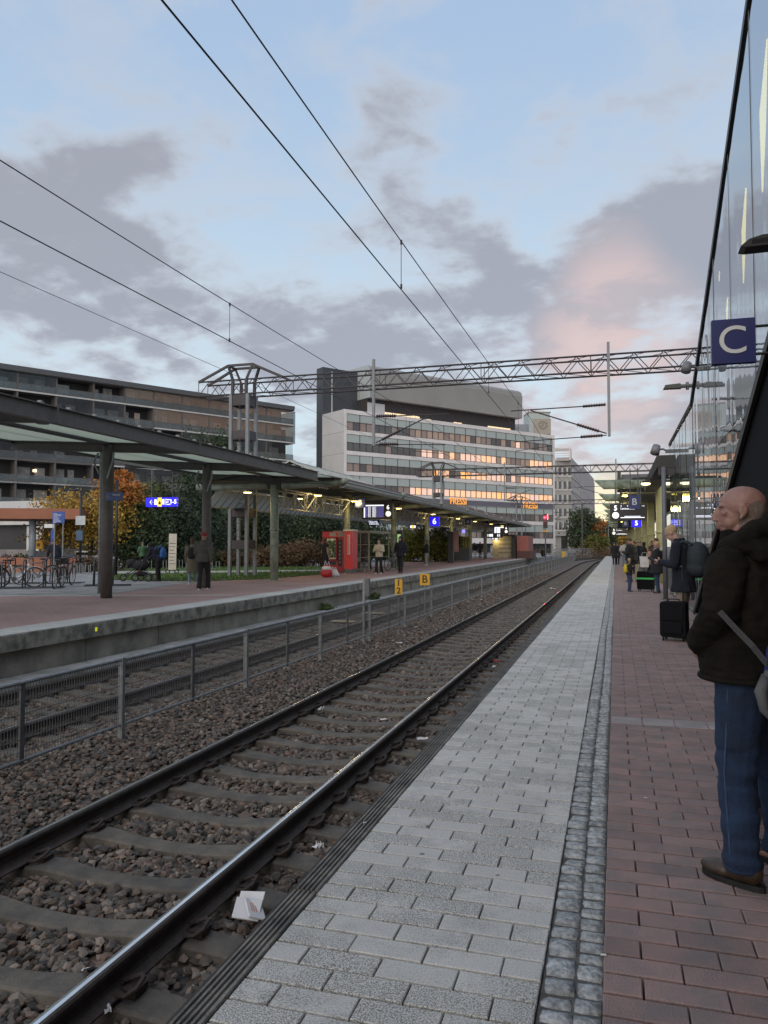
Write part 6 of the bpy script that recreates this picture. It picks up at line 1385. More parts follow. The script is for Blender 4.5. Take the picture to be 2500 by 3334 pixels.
for k, (px, d, y0) in enumerate(((1896, 120, 1640), (1952, 150, 1700), (1972, 150, 1706), (1981, 150, 1710))):
    p = at(px, 1776, d); tag(ob('line_mast', G().box(-.12, .12, -.12, .12, 0, at(px, y0, d).z + .7), mgan if k == 0 else mganl, loc=(p.x, p.y, -.7)), ('dark', 'leftmost pale', 'middle pale', 'rightmost pale')[k] + ' catenary mast by the bend of the tracks', 'mast')
# pink bag, litter
def crumple(name, loc, s, m, label, seed, flat=.5, cat='litter', rot=None):
    random.seed(seed); q = G(); n_ = 6; V_ = {}
    for i in range(n_):
        for j in range(n_): V_[i, j] = len(q.v); q.v.append(((i / 5 - .5) * s[0] + random.gauss(0, s[0] * .05), (j / 5 - .5) * s[1] + random.gauss(0, s[1] * .05), abs(noise.noise(Vector((i * .9 + seed, j * .9, seed)))) * s[2] * 1.6))
    for i in range(5):
        for j in range(5): q.f.append((V_[i, j], V_[i + 1, j], V_[i + 1, j + 1], V_[i, j + 1])); q.m.append(0)
    o = ob(name, q, m, loc=loc, rot=rot or (0, 0, seed)); md = o.modifiers.new('thick', 'SOLIDIFY'); md.thickness = .003; return tag(o, label, cat)
mpap = mat('paper_white', (.62, .62, .64), .8, var=.06); mpink = mat('plastic_pink', (.55, .30, .33), .4, var=.1)
crumple('plastic_bag', onz(345, 2124, -.57), (.36, .22, .10), mpink, 'crumpled pale pink plastic bag lying on the trough ledge', 3, cat='bag')
p = onz(805, 2972, -.66)
for k, (dx, dy, dz, s, r3) in enumerate(((0, 0, .02, (.078, .068, .009), (.5, .15, .3)), (-.02, .085, .025, (.082, .06, .008), (.75, -.1, .0)), (.042, .012, .018, (.056, .075, .009), (.35, .4, .8)))):
    if k == 0: e = empty('paper_packet', (p.x, p.y, p.z), label='folded white paper packet with orange print lying beside the near rail', cat='litter')
    q = G(); q.bev(-s[0], s[0], -s[1], s[1], 0, s[2], .003); ob('paper_fold', q, mpap, e, loc=(dx, dy, dz), rot=r3)
q = G(); [q.box(-.03 + k * .015, -.025 + k * .015, -.03, .04, .0095, .0102) for k in range(3)]; ob('print', q, mat('print_orange', (.6, .22, .08), .7), e, loc=(0.042, .012, .019), rot=(.35, .4, .8))
for k, (px, py, z, s, m, lab) in enumerate(((1300, 2094, -.68, (.14, .07, .04), mpap, 'white paper scrap on the stones between fence and near track'), (1045, 2312, -.70, (.07, .06, .06), mpap, 'white paper cup lying inside the near track'),
    (1035, 2760, -.70, (.08, .05, .05), mpap, 'small torn white paper between near rail and platform edge'), (1375, 2407, -.70, (.12, .05, .03), mpap, 'white paper strip by the near rail half way along'), (1608, 2170, -.70, (.14, .05, .03), mpap, 'white wrapper beside the near rail farther along'),
    (1618, 2155, -.70, (.18, .08, .05), mat('plastic_red', (.35, .03, .04), .5), 'red wrapper beside the near rail'), (1563, 1953, -.70, (.2, .1, .05), mpap, 'white scrap on the stones close to the near track, far'), (285, 3160, -.7, (.05, .03, .02), mpap, 'tiny white scrap by the near rail at the bottom'),
    (350, 3290, -.7, (.05, .03, .02), mpap, 'tiny pale scrap at the lower left'), (1250, 2343, -.72, (.08, .04, .02), mpap, 'small white scrap in the middle of the near track'), (1420, 2270, -.7, (.1, .05, .02), mat('foil', (.4, .4, .4), .3, .7), 'silver foil scrap in the near track'),
    (1755, 2000, -.7, (.14, .08, .04), mpap, 'white scrap in the distant part of the near track'), (1800, 1917, -.7, (.3, .12, .05), mpap, 'pale plate lying between the rails in the distance'))):
    crumple('litter', onz(px, py, z), s, m, lab, 10 + k)
for k, (px, py) in enumerate(((1117, 2022), (1213, 1995))):
    p = onz(px, py, -.7); tag(ob('cable_plate', G().bev(-.35, .35, -.14, .14, -.03, .0, .01), mat('plate_tan', (.36, .30, .20), .8), loc=(p.x, p.y, -.69)), ('nearer' if k == 0 else 'farther') + ' tan plate lying between the rails of the fenced track', 'plate')
tag(ob('cigarette_end', G().tube([(0, 0, 0), (.02, .004, 0)], .004, 6), mpap, loc=onz(1955, 3108, .004)), 'cigarette end on the line between setts and red paving', 'litter')
tag(ob('cigarette_end', G().tube([(0, 0, 0), (.012, .014, 0)], .004, 6), mpap, loc=onz(1183, 2679, .006)), 'cigarette end on the grooved platform edge', 'litter')
tag(ob('leaf', G().face([(0, 0, 0), (.015, .006, .003), (.03, 0, 0), (.015, -.006, .001)]), mpap, loc=onz(2093, 2597, .004)), 'tiny pale leaf on the red paving', 'leaf')
# ------------------------------------------------------------------ people
DG = lambda: bpy.context.evaluated_depsgraph_get()
def fuse(g, voxel, name, m, smooth_it=4, disp=None):
    """weld overlapping solids into one continuous skin"""
    me = g.mesh('raw', m); o = bpy.data.objects.new('raw', me); C.objects.link(o)
    r = o.modifiers.new('r', 'REMESH'); r.mode = 'VOXEL'; r.voxel_size = voxel; r.use_smooth_shade = True
    s = o.modifiers.new('s', 'SMOOTH'); s.factor = .5; s.iterations = smooth_it
    m2 = bpy.data.meshes.new_from_object(o.evaluated_get(DG())); bpy.data.objects.remove(o); bpy.data.meshes.remove(me)
    m2.name = name; m2.materials.clear(); m2.materials.append(m)
    if disp:
        n = len(m2.vertices); co = np.empty(n * 3, np.float32); m2.vertices.foreach_get('co', co); co = co.reshape(-1, 3); no = np.empty(n * 3, np.float32); m2.vertices.foreach_get('normal', no); no = no.reshape(-1, 3)
        d = np.array([disp(Vector(c)) for c in co]); co += no * d[:, None]; m2.vertices.foreach_set('co', co.ravel()); m2.update()
    return m2
def folds(a, s=7.0, st=(1, 1, .45), off=0.0):
    def f(v):
        p = Vector((v.x * s * st[0] + off, v.y * s * st[1], v.z * s * st[2])); p += Vector((noise.noise(p * .7), noise.noise(p * .7 + Vector((5, 5, 5))), noise.noise(p * .7 + Vector((9, 1, 3))))) * .8
        n = noise.noise(p); return a * (1 - 2.2 * abs(n)) + a * .4 * noise.noise(p * 2.3)
    return f
mskin = mat('skin', (.36, .20, .145), .55, var=.08, scale=10); mskind = mat('skin_ruddy', (.27, .155, .12), .5, var=.12, scale=14, bump=.2, bscale=90, col2=(.29, .15, .12))
mskl = mat('skin_light', (.42, .26, .20), .55, var=.08)
def cloth(name, col, rough=.9, var=.16): return mat(name, col, rough, 0, var, 6, .35, 180)
cnavy = cloth('cloth_navy', (.008, .010, .020)); cblack = cloth('cloth_black', (.014, .014, .016)); cjean = cloth('cloth_jeans', (.028, .05, .105), .9, .25); cgrey = cloth('cloth_grey', (.07, .068, .06)); col_ = cloth('cloth_olive', (.11, .10, .075)); ccream = cloth('cloth_cream', (.48, .43, .35)); cbeige = cloth('cloth_beige', (.26, .22, .18)); cbrown = cloth('cloth_brown', (.075, .05, .035)); cgreen = cloth('cloth_green', (.07, .15, .085)); cblue = cloth('cloth_blue', (.03, .10, .30)); cwhite = cloth('cloth_white', (.45, .44, .42)); cpink = cloth('cloth_pink', (.35, .22, .17)); clj = cloth('cloth_light_jeans', (.16, .20, .26))
mhb = mat('hair_blond', (.46, .33, .19), .7, var=.3, scale=60, bump=.6, bscale=160); mhd = mat('hair_dark', (.018, .013, .010), .6, var=.3, scale=50); mhr = mat('hair_brown', (.07, .035, .02), .7, var=.3, scale=50, bump=.5, bscale=120); mshoe = mat('shoe_black', (.015, .014, .014), .5); mshw = mat('shoe_white', (.55, .54, .52), .6); mshbr = mat('shoe_brown', (.045, .028, .018), .4, var=.3, scale=20, bump=.2)
Vc = Vector
def person(loc, rz, label, h=1.75, top=cblack, legs=cblack, hair=mhd, shoes=mshoe, stride=.0, arms=None, lean=0.0, look=0.0, nod=0.0, long_coat=0.0, bulk=1.12, hairlen=0, hood=False, skin=mskin, sit=False, detail=0, cap=None, shoes_m=None, headshift=(0, 0), bare=False, flare=0.0, legspread=.09):
    s = h / 1.75; e = empty('person', loc, rz, label=label, cat='person')
    vx = .0105 if detail else .018
    hip = Vc((0, 0, .93)); 
    if sit: hip = Vc((0, -.02, .50))
    lm = Matrix.Rotation(-lean, 4, 'X')                    # lean forward (+y)
    T_ = lambda p: tuple(hip + (lm @ (Vc(p) - Vc((0, 0, .93))))) 
    kn = []; an = []
    for sx in (-1, 1):
        st_ = stride * sx
        if sit: k_ = Vc((sx * .13, .40, .50)); a_ = Vc((sx * .12, .42 + .06 * sx, .09))
        else:
            a_ = Vc((sx * legspread, st_ * .5, .085)); k_ = Vc((sx * legspread * 1.02, st_ * .28 + .035 + abs(st_) * .06, .49))
        kn.append(k_); an.append(a_)
    hips = [hip + Vc((sx * .085, 0, 0)) for sx in (-1, 1)]
    sh = [Vc(T_((sx * (.185 + .045 * (bulk - 1)), -.005, 1.42))) for sx in (-1, 1)]
    arms = arms or [((-.05, -.02, -.29), (-.05, .06, -.54)), ((.05, -.02, -.29), (.05, .06, -.54))]
    el = [sh[i] + Vc(arms[i][0]) for i in range(2)]; wr = [sh[i] + Vc(arms[i][1]) for i in range(2)]
    nk = Vc(T_((0, -.01, 1.50))); hc = Vc(T_((headshift[0], .025 + headshift[1], 1.64)))
    HM = Matrix.Rotation(look, 3, 'Z') @ Matrix.Rotation(-nod, 3, 'X')
    hp = lambda p: hc + HM @ Vc(p)
    def torso(g, f, zlow=.90, fy=1.0):
        rr_ = [((0, 0, zlow), .158, .115), ((0, .0, 1.0), .155, .112), ((0, .005, 1.12), .148, .105), ((0, .0, 1.27), .172, .118), ((0, -.01, 1.38), .178, .108), ((0, -.015, 1.45), .12, .075), ((0, -.012, 1.49), .065, .06)]
        b = len(g.v); n = 16; f_ = f
        for c, rx, ry in rr_:
            for j in range(n):
                t = 2 * PI * j / n; g.v.append(T_((c[0] + rx * f_ * math.cos(t), c[1] + ry * f_ * fy * math.sin(t), c[2])))
        for i in range(len(rr_) - 1):
            for j in range(n): g.f.append((b + i * n + j, b + i * n + (j + 1) % n, b + (i + 1) * n + (j + 1) % n, b + (i + 1) * n + j)); g.m.append(0)
        g.f.append(tuple(b + j for j in reversed(range(n)))); g.f.append(tuple(b + (len(rr_) - 1) * n + j for j in range(n))); g.m += [0, 0]
        for i, sx in enumerate((-1, 1)): g.ell(sh[i], (.068 * f_,) * 3)
    # body
    g = G(); torso(g, .88)
    for i in range(2):
        g.cap(hips[i], kn[i], .078, .052); g.cap(kn[i], an[i], .052, .036); g.ell(an[i] + Vc((0, .05, -.045)), (.036, .10, .034))
        g.cap(sh[i], el[i], .048, .038); g.cap(el[i], wr[i], .037, .026)
        d = (wr[i] - el[i]).normalized(); pc = wr[i] + d * .05; side = Vc((1 if i == 0 else -1, 0, 0)); fw = d.cross(side).normalized()
        if detail:
            side = (side - d * side.dot(d)).normalized(); w = d.cross(side).normalized()
            g.ell(pc, (.014, .040, .047), Matrix((side, w, d)).transposed())
            for k, (o_, ln) in enumerate(((-.03, .065), (-.010, .078), (.010, .073), (.029, .056))):
                k0 = pc + w * o_ + d * .035; k1 = k0 + d * ln * .5 + side * .010; k2 = k1 + d * ln * .35 + side * .03; g.cap(k0, k1, .0105, .0095, 8); g.cap(k1, k2, .0095, .008, 8)
            t0 = wr[i] + d * .02 - w * .03; t1 = t0 - w * .035 + d * .03 + side * .01; t2 = t1 + d * .03 + side * .015; g.cap(t0, t1, .0125, .0115, 8); g.cap(t1, t2, .0115, .009, 8)
        else: g.ell(wr[i] + d * .06, (.03, .03, .055))
    g.cap(nk - Vc((0, 0, .05)), hp((0, -.02, -.06)), .056, .052)
    g.ell(hp((0, -.012, .03)), (.076, .098, .088), HM, 20, 14); g.ell(hp((0, .03, -.035)), (.056, .062, .082), HM, 16, 10); g.ell(hp((0, .062, -.085)), (.026, .024, .022), HM)
    for sx in (-1, 1): g.ell(hp((sx * .077, -.008, -.005)), (.010, .020, .032), HM)
    g.cap(hp((0, .088, .02)), hp((0, .112, -.022)), .010, .015, 8); g.ell(hp((0, .088, -.055)), (.024, .012, .008), HM); g.cap(hp((-.035, .080, .035)), hp((.035, .080, .035)), .012, .012, 8)
    g.v = [tuple(Vc(v) * s) for v in g.v]
    link('body', fuse(g, .0075 if detail else .014, 'body', skin, 2 if detail else 1), e)
    # legs
    g = G()
    for i in range(2):
        r0, r1, r2 = .092 * bulk, .066, .052 + flare
        g.cap(hips[i], kn[i], r0, r1); g.cap(kn[i], an[i] + Vc((0, 0, .0)), r1, r2); g.tube([an[i] + Vc((0, 0, .06)), an[i] + Vc((0, -.005, -.03))], [r2, r2 * 1.08], 12)
    g.ell(hip + Vc((0, -.01, .02)), (.165 * bulk, .12 * bulk, .13)); g.v = [tuple(Vc(v) * s) for v in g.v]
    link('trousers', fuse(g, vx, 'trousers', legs, 3, folds(.006, 8, (1, 1, 1.2)) if not sit else None), e)
    # jacket
    g = G(); torso(g, 1.10 * bulk, .88, 1.08)
    zb_ = .86
    if long_coat:
        zb_ = .93 - long_coat; g.rings([(T_((0, .0, 1.05)), .17 * bulk, .13 * bulk), (tuple(hip + Vc((0, 0, -.05))), .185 * bulk, .145 * bulk), ((hip.x, hip.y + .01, zb_), .20 * bulk, .17 * bulk)], 16)
    else: g.rings([(T_((0, 0, 1.05)), .165 * bulk, .125 * bulk), (T_((0, 0, zb_)), .178 * bulk, .14 * bulk)], 16)
    if not bare:
        for i in range(2): g.cap(sh[i], el[i], .070 * bulk, .058 * bulk); g.cap(el[i], wr[i], .058 * bulk, .044)
    g.tube([nk + Vc((0, 0, -.06)), nk + Vc((0, .01, .045))], [.095, .075], 14)
    if hood: g.ell(hp((0, -.035, .03)), (.108, .115, .13), HM, 16, 12); g.ell(hp((0, -.03, -.1)), (.12, .11, .08), HM)
    g.v = [tuple(Vc(v) * s) for v in g.v]
    link('jacket' if not long_coat else 'coat', fuse(g, vx, 'jacket', top, 3, folds(.008 * bulk, 7)), e)
    if hood:
        g = G(); g.ell(hp((0, .055, -.0)) * s, (.062 * s, .05 * s, .085 * s), HM); link('face', g.mesh('face', skin, True), e)
    # hair
    g = G(); g.ell(hp((0, -.024, .042)), (.085, .100, .088), HM, 20, 12)
    if hairlen == 1: g.ell(hp((0, -.05, -.05)), (.085, .06, .10), HM); g.ell(hp((0, -.055, -.13)), (.08, .05, .07), HM)
    if hairlen == 2: g.ell(hp((0, -.10, .06)), (.045, .045, .045), HM)
    if hairlen == 3: [g.ell(hp((random.uniform(-.09, .09), random.uniform(-.1, .01), random.uniform(-.08, .12))), (.045,) * 3, HM) for _ in range(22)]
    g.v = [tuple(Vc(v) * s) for v in g.v]
    if not hood and cap is None and hair: link('hair', fuse(g, .009, 'hair', hair, 2, (lambda v: .004 * noise.noise(v * 90) + .006 * noise.noise(v * 30))), e)
    if cap:
        g = G(); g.ell(hp((0, -.012, .062)) * s, (.092 * s, .106 * s, .080 * s), HM, 18, 12); link('cap', g.mesh('cap', cap, True), e)
    for i in range(2):
        g = G(); a_ = an[i]; g.ell(a_ + Vc((0, .045, -.052)), (.044, .135, .034), None, 16, 8); g.ell(a_ + Vc((0, -.02, -.025)), (.042, .06, .058)); g.box(a_.x - .04, a_.x + .04, a_.y - .07, a_.y + .155, a_.z - .085, a_.z - .066)
        g.v = [tuple(Vc(v) * s) for v in g.v]; link('shoe', fuse(g, .01 if detail else .014, 'shoe', shoes, 2), e)
    e['_'] = 0; del e['_']
    return e, dict(sh=sh, el=el, wr=wr, s=s, hc=hc)
def backpack(e, s, m, strap_m, z=1.22, w=.16, d=.09, hh=.21, name='backpack'):
    g = G(); g.ell((0, -.20, z), (w, d, hh), None, 16, 10); g.ell((0, -.19, z - hh * .45), (w * 1.0, d * 1.05, hh * .55)); g.v = [tuple(Vc(v) * s) for v in g.v]
    o = link(name, fuse(g, .014, name, m, 3), e)
    g = G()
    for sx in (-1, 1): g.tube([(sx * .10, -.16, z + hh * .8), (sx * .12, -.02, 1.505), (sx * .13, .125, 1.38), (sx * .14, .14, 1.25), (sx * .15, .0, 1.08), (sx * .12, -.15, z - hh * .6)], .016, 6)
    g.v = [tuple(Vc(v) * s) for v in g.v]; link('strap', g.mesh('strap', strap_m, True), e)
PH = [((-.08, .06, -.26), (.06, .26, -.22)), ((.08, .06, -.26), (-.08, .26, -.22))]       # both forearms raised to a phone
PK = [((-.10, -.05, -.27), (-.08, .10, -.46)), ((.10, -.05, -.27), (.08, .10, -.46))]     # hands in pockets
WK = [((-.06, .06, -.28), (-.04, .22, -.50)), ((.06, -.10, -.27), (.07, -.10, -.53))]     # arms swinging
def onp(px, py, z): p = onz(px, py, z); return (p.x, p.y, z)
# near platform, from the farthest to the nearest
random.seed(21)
person(onp(2001, 1839, 0), R(178), 'woman in black knee length coat walking far away, leftmost of the near platform crowd', 1.68, cblack, cblack, mhr, long_coat=.38, stride=.22, hairlen=1)
person(onp(2011, 1839, 0), R(175), 'person in black coat with a dark bag, just right of the leftmost distant woman', 1.66, cblack, cblack, mhd, long_coat=.35, stride=-.2, hairlen=1)
person(onp(2033, 1845, 0), R(-20), 'man in white jacket and pale jeans seen from behind in the crowd', 1.78, cwhite, clj, mhd, arms=PK)
person(onp(2052, 1894, 0), R(75), 'tall man in dark jacket looking at his phone behind the child', 1.80, cblack, cblack, mhd, arms=PH, nod=R(25), bulk=1.35)
person(onp(2096, 1870, 0), R(100), 'person with dark curly hair and black coat in the crowd', 1.66, cblack, cblack, mhd, hairlen=3, long_coat=.4, bulk=1.35)
person(onp(2078, 1862, 0), R(190), 'person in dark clothing between the man on phone and the curly haired person', 1.70, cnavy, cblack, mhd, arms=PK)
person(onp(2116, 1895, 0), R(80), 'girl with curly light brown hair and pinkish jacket in the crowd', 1.45, cpink, cblack, mhr, arms=PH, hairlen=3)
e_, k_ = person(onp(2138, 1905, 0), R(85), 'brown haired man in brown coat behind the woman with the white hood', 1.78, cbrown, cblack, mhr, arms=PK, bulk=1.3, long_coat=.2)
e_, k_ = person(onp(2143, 1931, 0), R(82), 'woman in black parka with white fur hood looking at her phone beside the pole', 1.62, cblack, cjean, mhb, arms=PH, long_coat=.25, bulk=1.5, nod=R(20))
g = G(); [g.ell((math.cos(a) * .125, math.sin(a) * .11 - .03, 1.47 + random.uniform(-.02, .03)), (.055,) * 3) for a in np.linspace(0, 2 * PI, 14)]; g.ell((0, -.13, 1.50), (.10, .08, .09)); g.v = [tuple(Vc(v) * .925) for v in g.v]
link('fur_hood', fuse(g, .013, 'fur_hood', mat('fur', (.55, .50, .45), .95, bump=.8, bscale=120), 1, lambda v: .008 * noise.noise(v * 60)), e_)
e_, k_ = person(onp(2049, 1926, 0), R(-70), 'small blond child in dark jacket wearing a yellow backpack', 1.08, cblack, cjean, mhb, arms=[((-.06, .04, -.27), (.06, .22, -.10)), ((.06, .04, -.27), (-.05, .24, -.12))], bulk=1.15, skin=mskl, look=R(50))
backpack(e_, 1.08 / 1.75, mat('pack_yellow', (.55, .42, .02), .6), MATS['pack_yellow'], 1.22, .17, .10, .24)

person(onp(2126, 1876, 0), R(60), 'person in dark coat between curly haired girl and brown haired man', 1.74, cblack, cjean, mhd, arms=PK, bulk=1.3)
person(onp(2066, 1868, 0), R(110), 'person in grey coat partly hidden behind the tall man on phone', 1.72, cgrey, cblack, mhr, arms=PH, bulk=1.25, long_coat=.2)
person(onp(2088, 1852, 0), R(200), 'far person in blue jacket among the crowd near the olive columns', 1.75, mat('cloth_dull_blue', (.05, .09, .15), .9), cblack, mhd, arms=PK, bulk=1.2)
# ------------------------------------------------------------------ suitcases
def suitcase(loc, rz, w, h, d, m, label, handle=0.0, band=None, soft=False):
    e = empty('suitcase', loc, rz, label=label, cat='suitcase'); r = .05
    g = G(); n_ = 5; P_ = []
    for cx_, cz_, a0 in ((w / 2 - r, h - r, 0), (-w / 2 + r, h - r, 90), (-w / 2 + r, .06 + r, 180), (w / 2 - r, .06 + r, 270)):
        for k in range(n_): a = R(a0 + 90 * k / (n_ - 1)); P_.append((cx_ + r * math.cos(a), cz_ + r * math.sin(a)))
    for y, f in ((-d / 2, .965), (-d / 2 + .03, 1.0), (d / 2 - .03, 1.0), (d / 2, .965)): g.v += [(x * f, y, (z - h / 2) * f + h / 2) for x, z in P_]
    n = len(P_)
    for i in range(3):
        for j in range(n): g.f.append((i * n + j, i * n + (j + 1) % n, (i + 1) * n + (j + 1) % n, (i + 1) * n + j)); g.m.append(0)
    g.f += [tuple(range(n)), tuple(reversed(range(3 * n, 4 * n)))]; g.m += [0, 0]
    ob('shell', g, m, e)
    g = G()
    if soft: g.bev(-w * .36, w * .36, -d / 2 - .035, -d / 2 + .01, .13, h * .48, .02); g.box(-w * .40, w * .40, -d / 2 - .02, -d / 2 + .01, h * .54, h * .9); ob('front_pocket', g, m, e)
    else: [g.box(-w * .38 + k * w * .15, -w * .36 + k * w * .15, -d / 2 - .008, -d / 2 + .01, .14, h - .08) for k in range(6)]; ob('rib', g, m, e)
    for sx in (-1, 1):
        for sy in (-1, 1): ob('wheel', G().ring((0, 0, .03), .018, .014, 'x', 10, 5), mblk, e, loc=(sx * (w / 2 - .05), sy * (d / 2 - .04), 0))
    ob('top_handle', G().tube([(-.09, 0, h), (-.08, 0, h + .035), (.08, 0, h + .035), (.09, 0, h)], .012, 6), mblk, e)
    if handle: ob('pull_handle', G().tube([(-w * .30, d * .3, h - .03), (-w * .30, d * .3, handle), (w * .30, d * .3, handle), (w * .30, d * .3, h - .03)], .013, 8).tube([(-w * .30, d * .3, handle), (w * .30, d * .3, handle)], .02, 8), mat('handle_metal', (.05, .05, .055), .4, .5), e)
    if band is not None: ob('luggage_strap', G().box(-w / 2 - .008, w / 2 + .008, -d / 2 - .012, d / 2 + .012, h * .60, h * .60 + .055), band, e)
    return e
mcase = mat('case_black', (.006, .006, .008), .85, var=.2, bump=.2, bscale=200, spec=.2)
a = onz(2152, 2082, 0); b_ = onz(2232, 2084, 0)
suitcase((.885, 13.1, 0), R(-16), .40, .62, .27, mcase, 'large soft black suitcase with raised pull handle beside the blond man', 1.17, None, True)
suitcase(onp(2103, 1925, 0), R(-15), .52, .66, .32, mcase, 'black suitcase with a bright green luggage strap in front of the woman in parka', 0, mat('strap_green', (.05, .55, .12), .6))
suitcase(onp(2082, 1894, 0), R(5), .34, .72, .25, mat('case_beige', (.30, .27, .20), .5), 'tall beige suitcase standing beside the man on the phone', 1.05)
suitcase(onp(2092, 1895, 0), R(-5), .30, .62, .24, mat('case_grey', (.10, .10, .11), .5), 'grey upright suitcase between the beige one and the green strapped one', 1.0)
e = empty('tote_bag', (onz(2098, 1895, 0).x, onz(2098, 1895, 0).y - .3, .62), label='cream shopping bag resting on the grey suitcase', cat='bag'); ob('bag', G().prism([(-.16, 0), (.16, 0), (.19, .44), (-.19, .44)], -.06, .06, 'y'), cwhite, e); ob('handles', G().tube([(-.1, 0, .44), (-.08, 0, .6), (.08, 0, .6), (.1, 0, .44)], .01, 5), cwhite, e)
suitcase((.79, 4.85, 0), R(5), .42, .86, .30, mat('case_matt_black', (.006, .006, .007), .8), 'tall matt black suitcase in deep shade behind the legs of the old man')

# ------------------------------------------------------------------ blond man with backpack and phone
pb2 = onz(2228, 2078, 0)
e_, k_ = person((1.06, 13.35, 0), R(72), 'blond man in dark navy coat bending over his phone, wearing a grey backpack', 1.84, cnavy, cbeige, mhb, shoes=mshoe, detail=1, nod=R(38), lean=R(7), headshift=(0, .065), long_coat=.20, bulk=1.14, skin=mskl,
             arms=[((-.07, .02, -.27), (.03, .25, -.24)), ((.07, -.05, -.28), (.05, .02, -.53))], legspread=.085)
s = k_['s']
backpack(e_, s, mat('pack_slate', (.020, .029, .036), .8), mat('pack_strap', (.035, .045, .05), .8), 1.22, .19, .19, .28)
wl = k_['wr'][0] * s
ob('phone', G().bev(-.038, .038, -.005, .005, -.075, .075, .004), mblk, e_, loc=tuple(wl + Vc((.01, .115, .03))), rot=(R(-50), 0, 0))
q = G(); q.tube([wl + Vc((0, -.03, .005)), wl + Vc((0, .01, .0))], .036 * s, 12); ob('watch', q, mwhite, e_)
q = G(); [q.box(sx * .09 - .046, sx * .09 + .046, -.075, .165, .0, .022) for sx in (-1, 1)]; ob('shoe_sole', q, mshw, e_)
q = G(); [q.ell((sx * .086, .02, 1.655) , (.006, .006, .012)) for sx in (-1, 1)]; ob('earbud', q, mwhite, e_, loc=(0, .10, .06))

# ------------------------------------------------------------------ old man in the foreground
mjack = mat('jacket_dark', (.013, .0105, .0085), .95, var=.22, scale=9, bump=.12, bscale=140, col2=(.008, .0068, .0056), spec=.15); mjeansd = mat('jeans_dark', (.011, .028, .068), .9, var=.3, scale=5, bump=.4, bscale=160, col2=(.006, .013, .032))
mstrap = mat('bag_strap', (.10, .10, .105), .8, bump=.3, bscale=150); mbagb = mat('bag_blue', (.015, .025, .16), .7)
FX = Vc((.615, 3.92, 0)); AZ = R(46)                      # he faces away to the left
om = empty('person', tuple(FX), AZ, label='balding older man with grey stubble hair, dark hooded jacket and blue jeans, close at right', cat='person')
# local frame: +y is where he faces, -x his left
hipz = .95
g = G()
HMo = Matrix.Rotation(R(40), 3, 'Z') @ Matrix.Rotation(R(-4), 3, 'X')
hco = Vc((-.015, .06, 1.665))
hq = lambda p: hco + HMo @ Vc(p)
# head: skull, face, jaw, features
def head(g):
    g.ell(hq((0, -.018, .035)), (.079, .104, .088), HMo, 28, 20); g.ell(hq((0, -.055, .01)), (.070, .062, .075), HMo, 20, 14)
    g.ell(hq((0, .030, -.020)), (.064, .064, .085), HMo, 24, 16)
    g.ell(hq((0, .045, -.075)), (.044, .042, .040), HMo, 18, 12); g.ell(hq((0, .072, -.098)), (.022, .020, .018), HMo)
    for sx in (-1, 1):
        g.ell(hq((sx * .040, .045, -.045)), (.024, .030, .034), HMo); g.ell(hq((sx * .045, .066, .0)), (.020, .016, .014), HMo)
        g.ell(hq((sx * .030, .078, .036)), (.024, .012, .009), HMo); g.cap(hq((sx * .050, .0, -.075)), hq((sx * .02, .06, -.095)), .020, .018)
        # ear: outer rim and lobe
        c = hq((sx * .080, -.012, .0)); g.ell(c, (.008, .016, .027), HMo); pts_ = [hq((sx * .083, -.012 + .017 * math.cos(a), .004 + .026 * math.sin(a))) for a in np.linspace(-1.9, 3.6, 12)]; g.tube(pts_, .0048, 6); g.ell(hq((sx * .084, .0, -.027)), (.006, .010, .011), HMo)
    g.tube([hq((0, .090, .030)), hq((0, .101, .005)), hq((0, .111, -.020)), hq((0, .108, -.030))], [.010, .012, .0145, .011], 10)
    g.ell(hq((0, .110, -.023)), (.015, .0125, .011), HMo); [g.ell(hq((sx * .014, .107, -.028)), (.010, .012, .008), HMo) for sx in (-1, 1)]
    g.ell(hq((0, .098, -.053)), (.022, .010, .0065), HMo); g.ell(hq((0, .095, -.066)), (.020, .010, .007), HMo); g.ell(hq((0, .086, -.045)), (.03, .012, .012), HMo)
head(g)
g.cap((0, -.02, 1.47), hq((0, -.035, -.055)), .066, .060)
sho = [Vc((-.185, .0, 1.40)), Vc((.20, -.02, 1.42))]
elo = [Vc((-.248, -.01, 1.225)), Vc((.34, .04, 1.15))]; wro = [Vc((-.175, .155, 1.06)), Vc((.20, .28, 1.08))]
hpo = [Vc((-.10, 0, .93)), Vc((.10, 0, .93))]; kno = [Vc((-.135, .015, .49)), Vc((.15, .02, .50))]; ano = [Vc((-.15, -.02, .09)), Vc((.20, .02, .09))]
for i in range(2):
    g.cap(sho[i], elo[i], .05, .04); g.cap(elo[i], wro[i], .04, .028); g.ell(wro[i] + (wro[i] - elo[i]).normalized() * .05, (.03, .03, .05)); g.cap(hpo[i], kno[i], .085, .058); g.cap(kno[i], ano[i], .055, .04); g.ell(ano[i] + Vc((0, .06, -.05)), (.04, .11, .03))
g.rings([((0, 0, .9), .15, .11), ((0, .01, 1.15), .16, .13), ((0, 0, 1.35), .17, .12), ((0, 0, 1.46), .12, .07)], 16)
om_body = fuse(g, .0048, 'body', mskind, 7, lambda v: (.0012 * noise.noise(v * 45) if v.z > 1.5 else 0)); link('body', om_body, om)
_keep = []; _inv = HMo.transposed()
for _p in om_body.polygons:
    _l = _inv @ (Vc(_p.center) - hco); _e = noise.noise(Vc(_p.center) * 30) * .012
    if _l.y < .012 + _e and -.075 < _l.z < .040 + _e - max(0, _l.y + .03) * .6 and not (abs(_l.x) > .066 and abs(_l.y + .012) < .026 and abs(_l.z) < .036): _keep.append(_p)
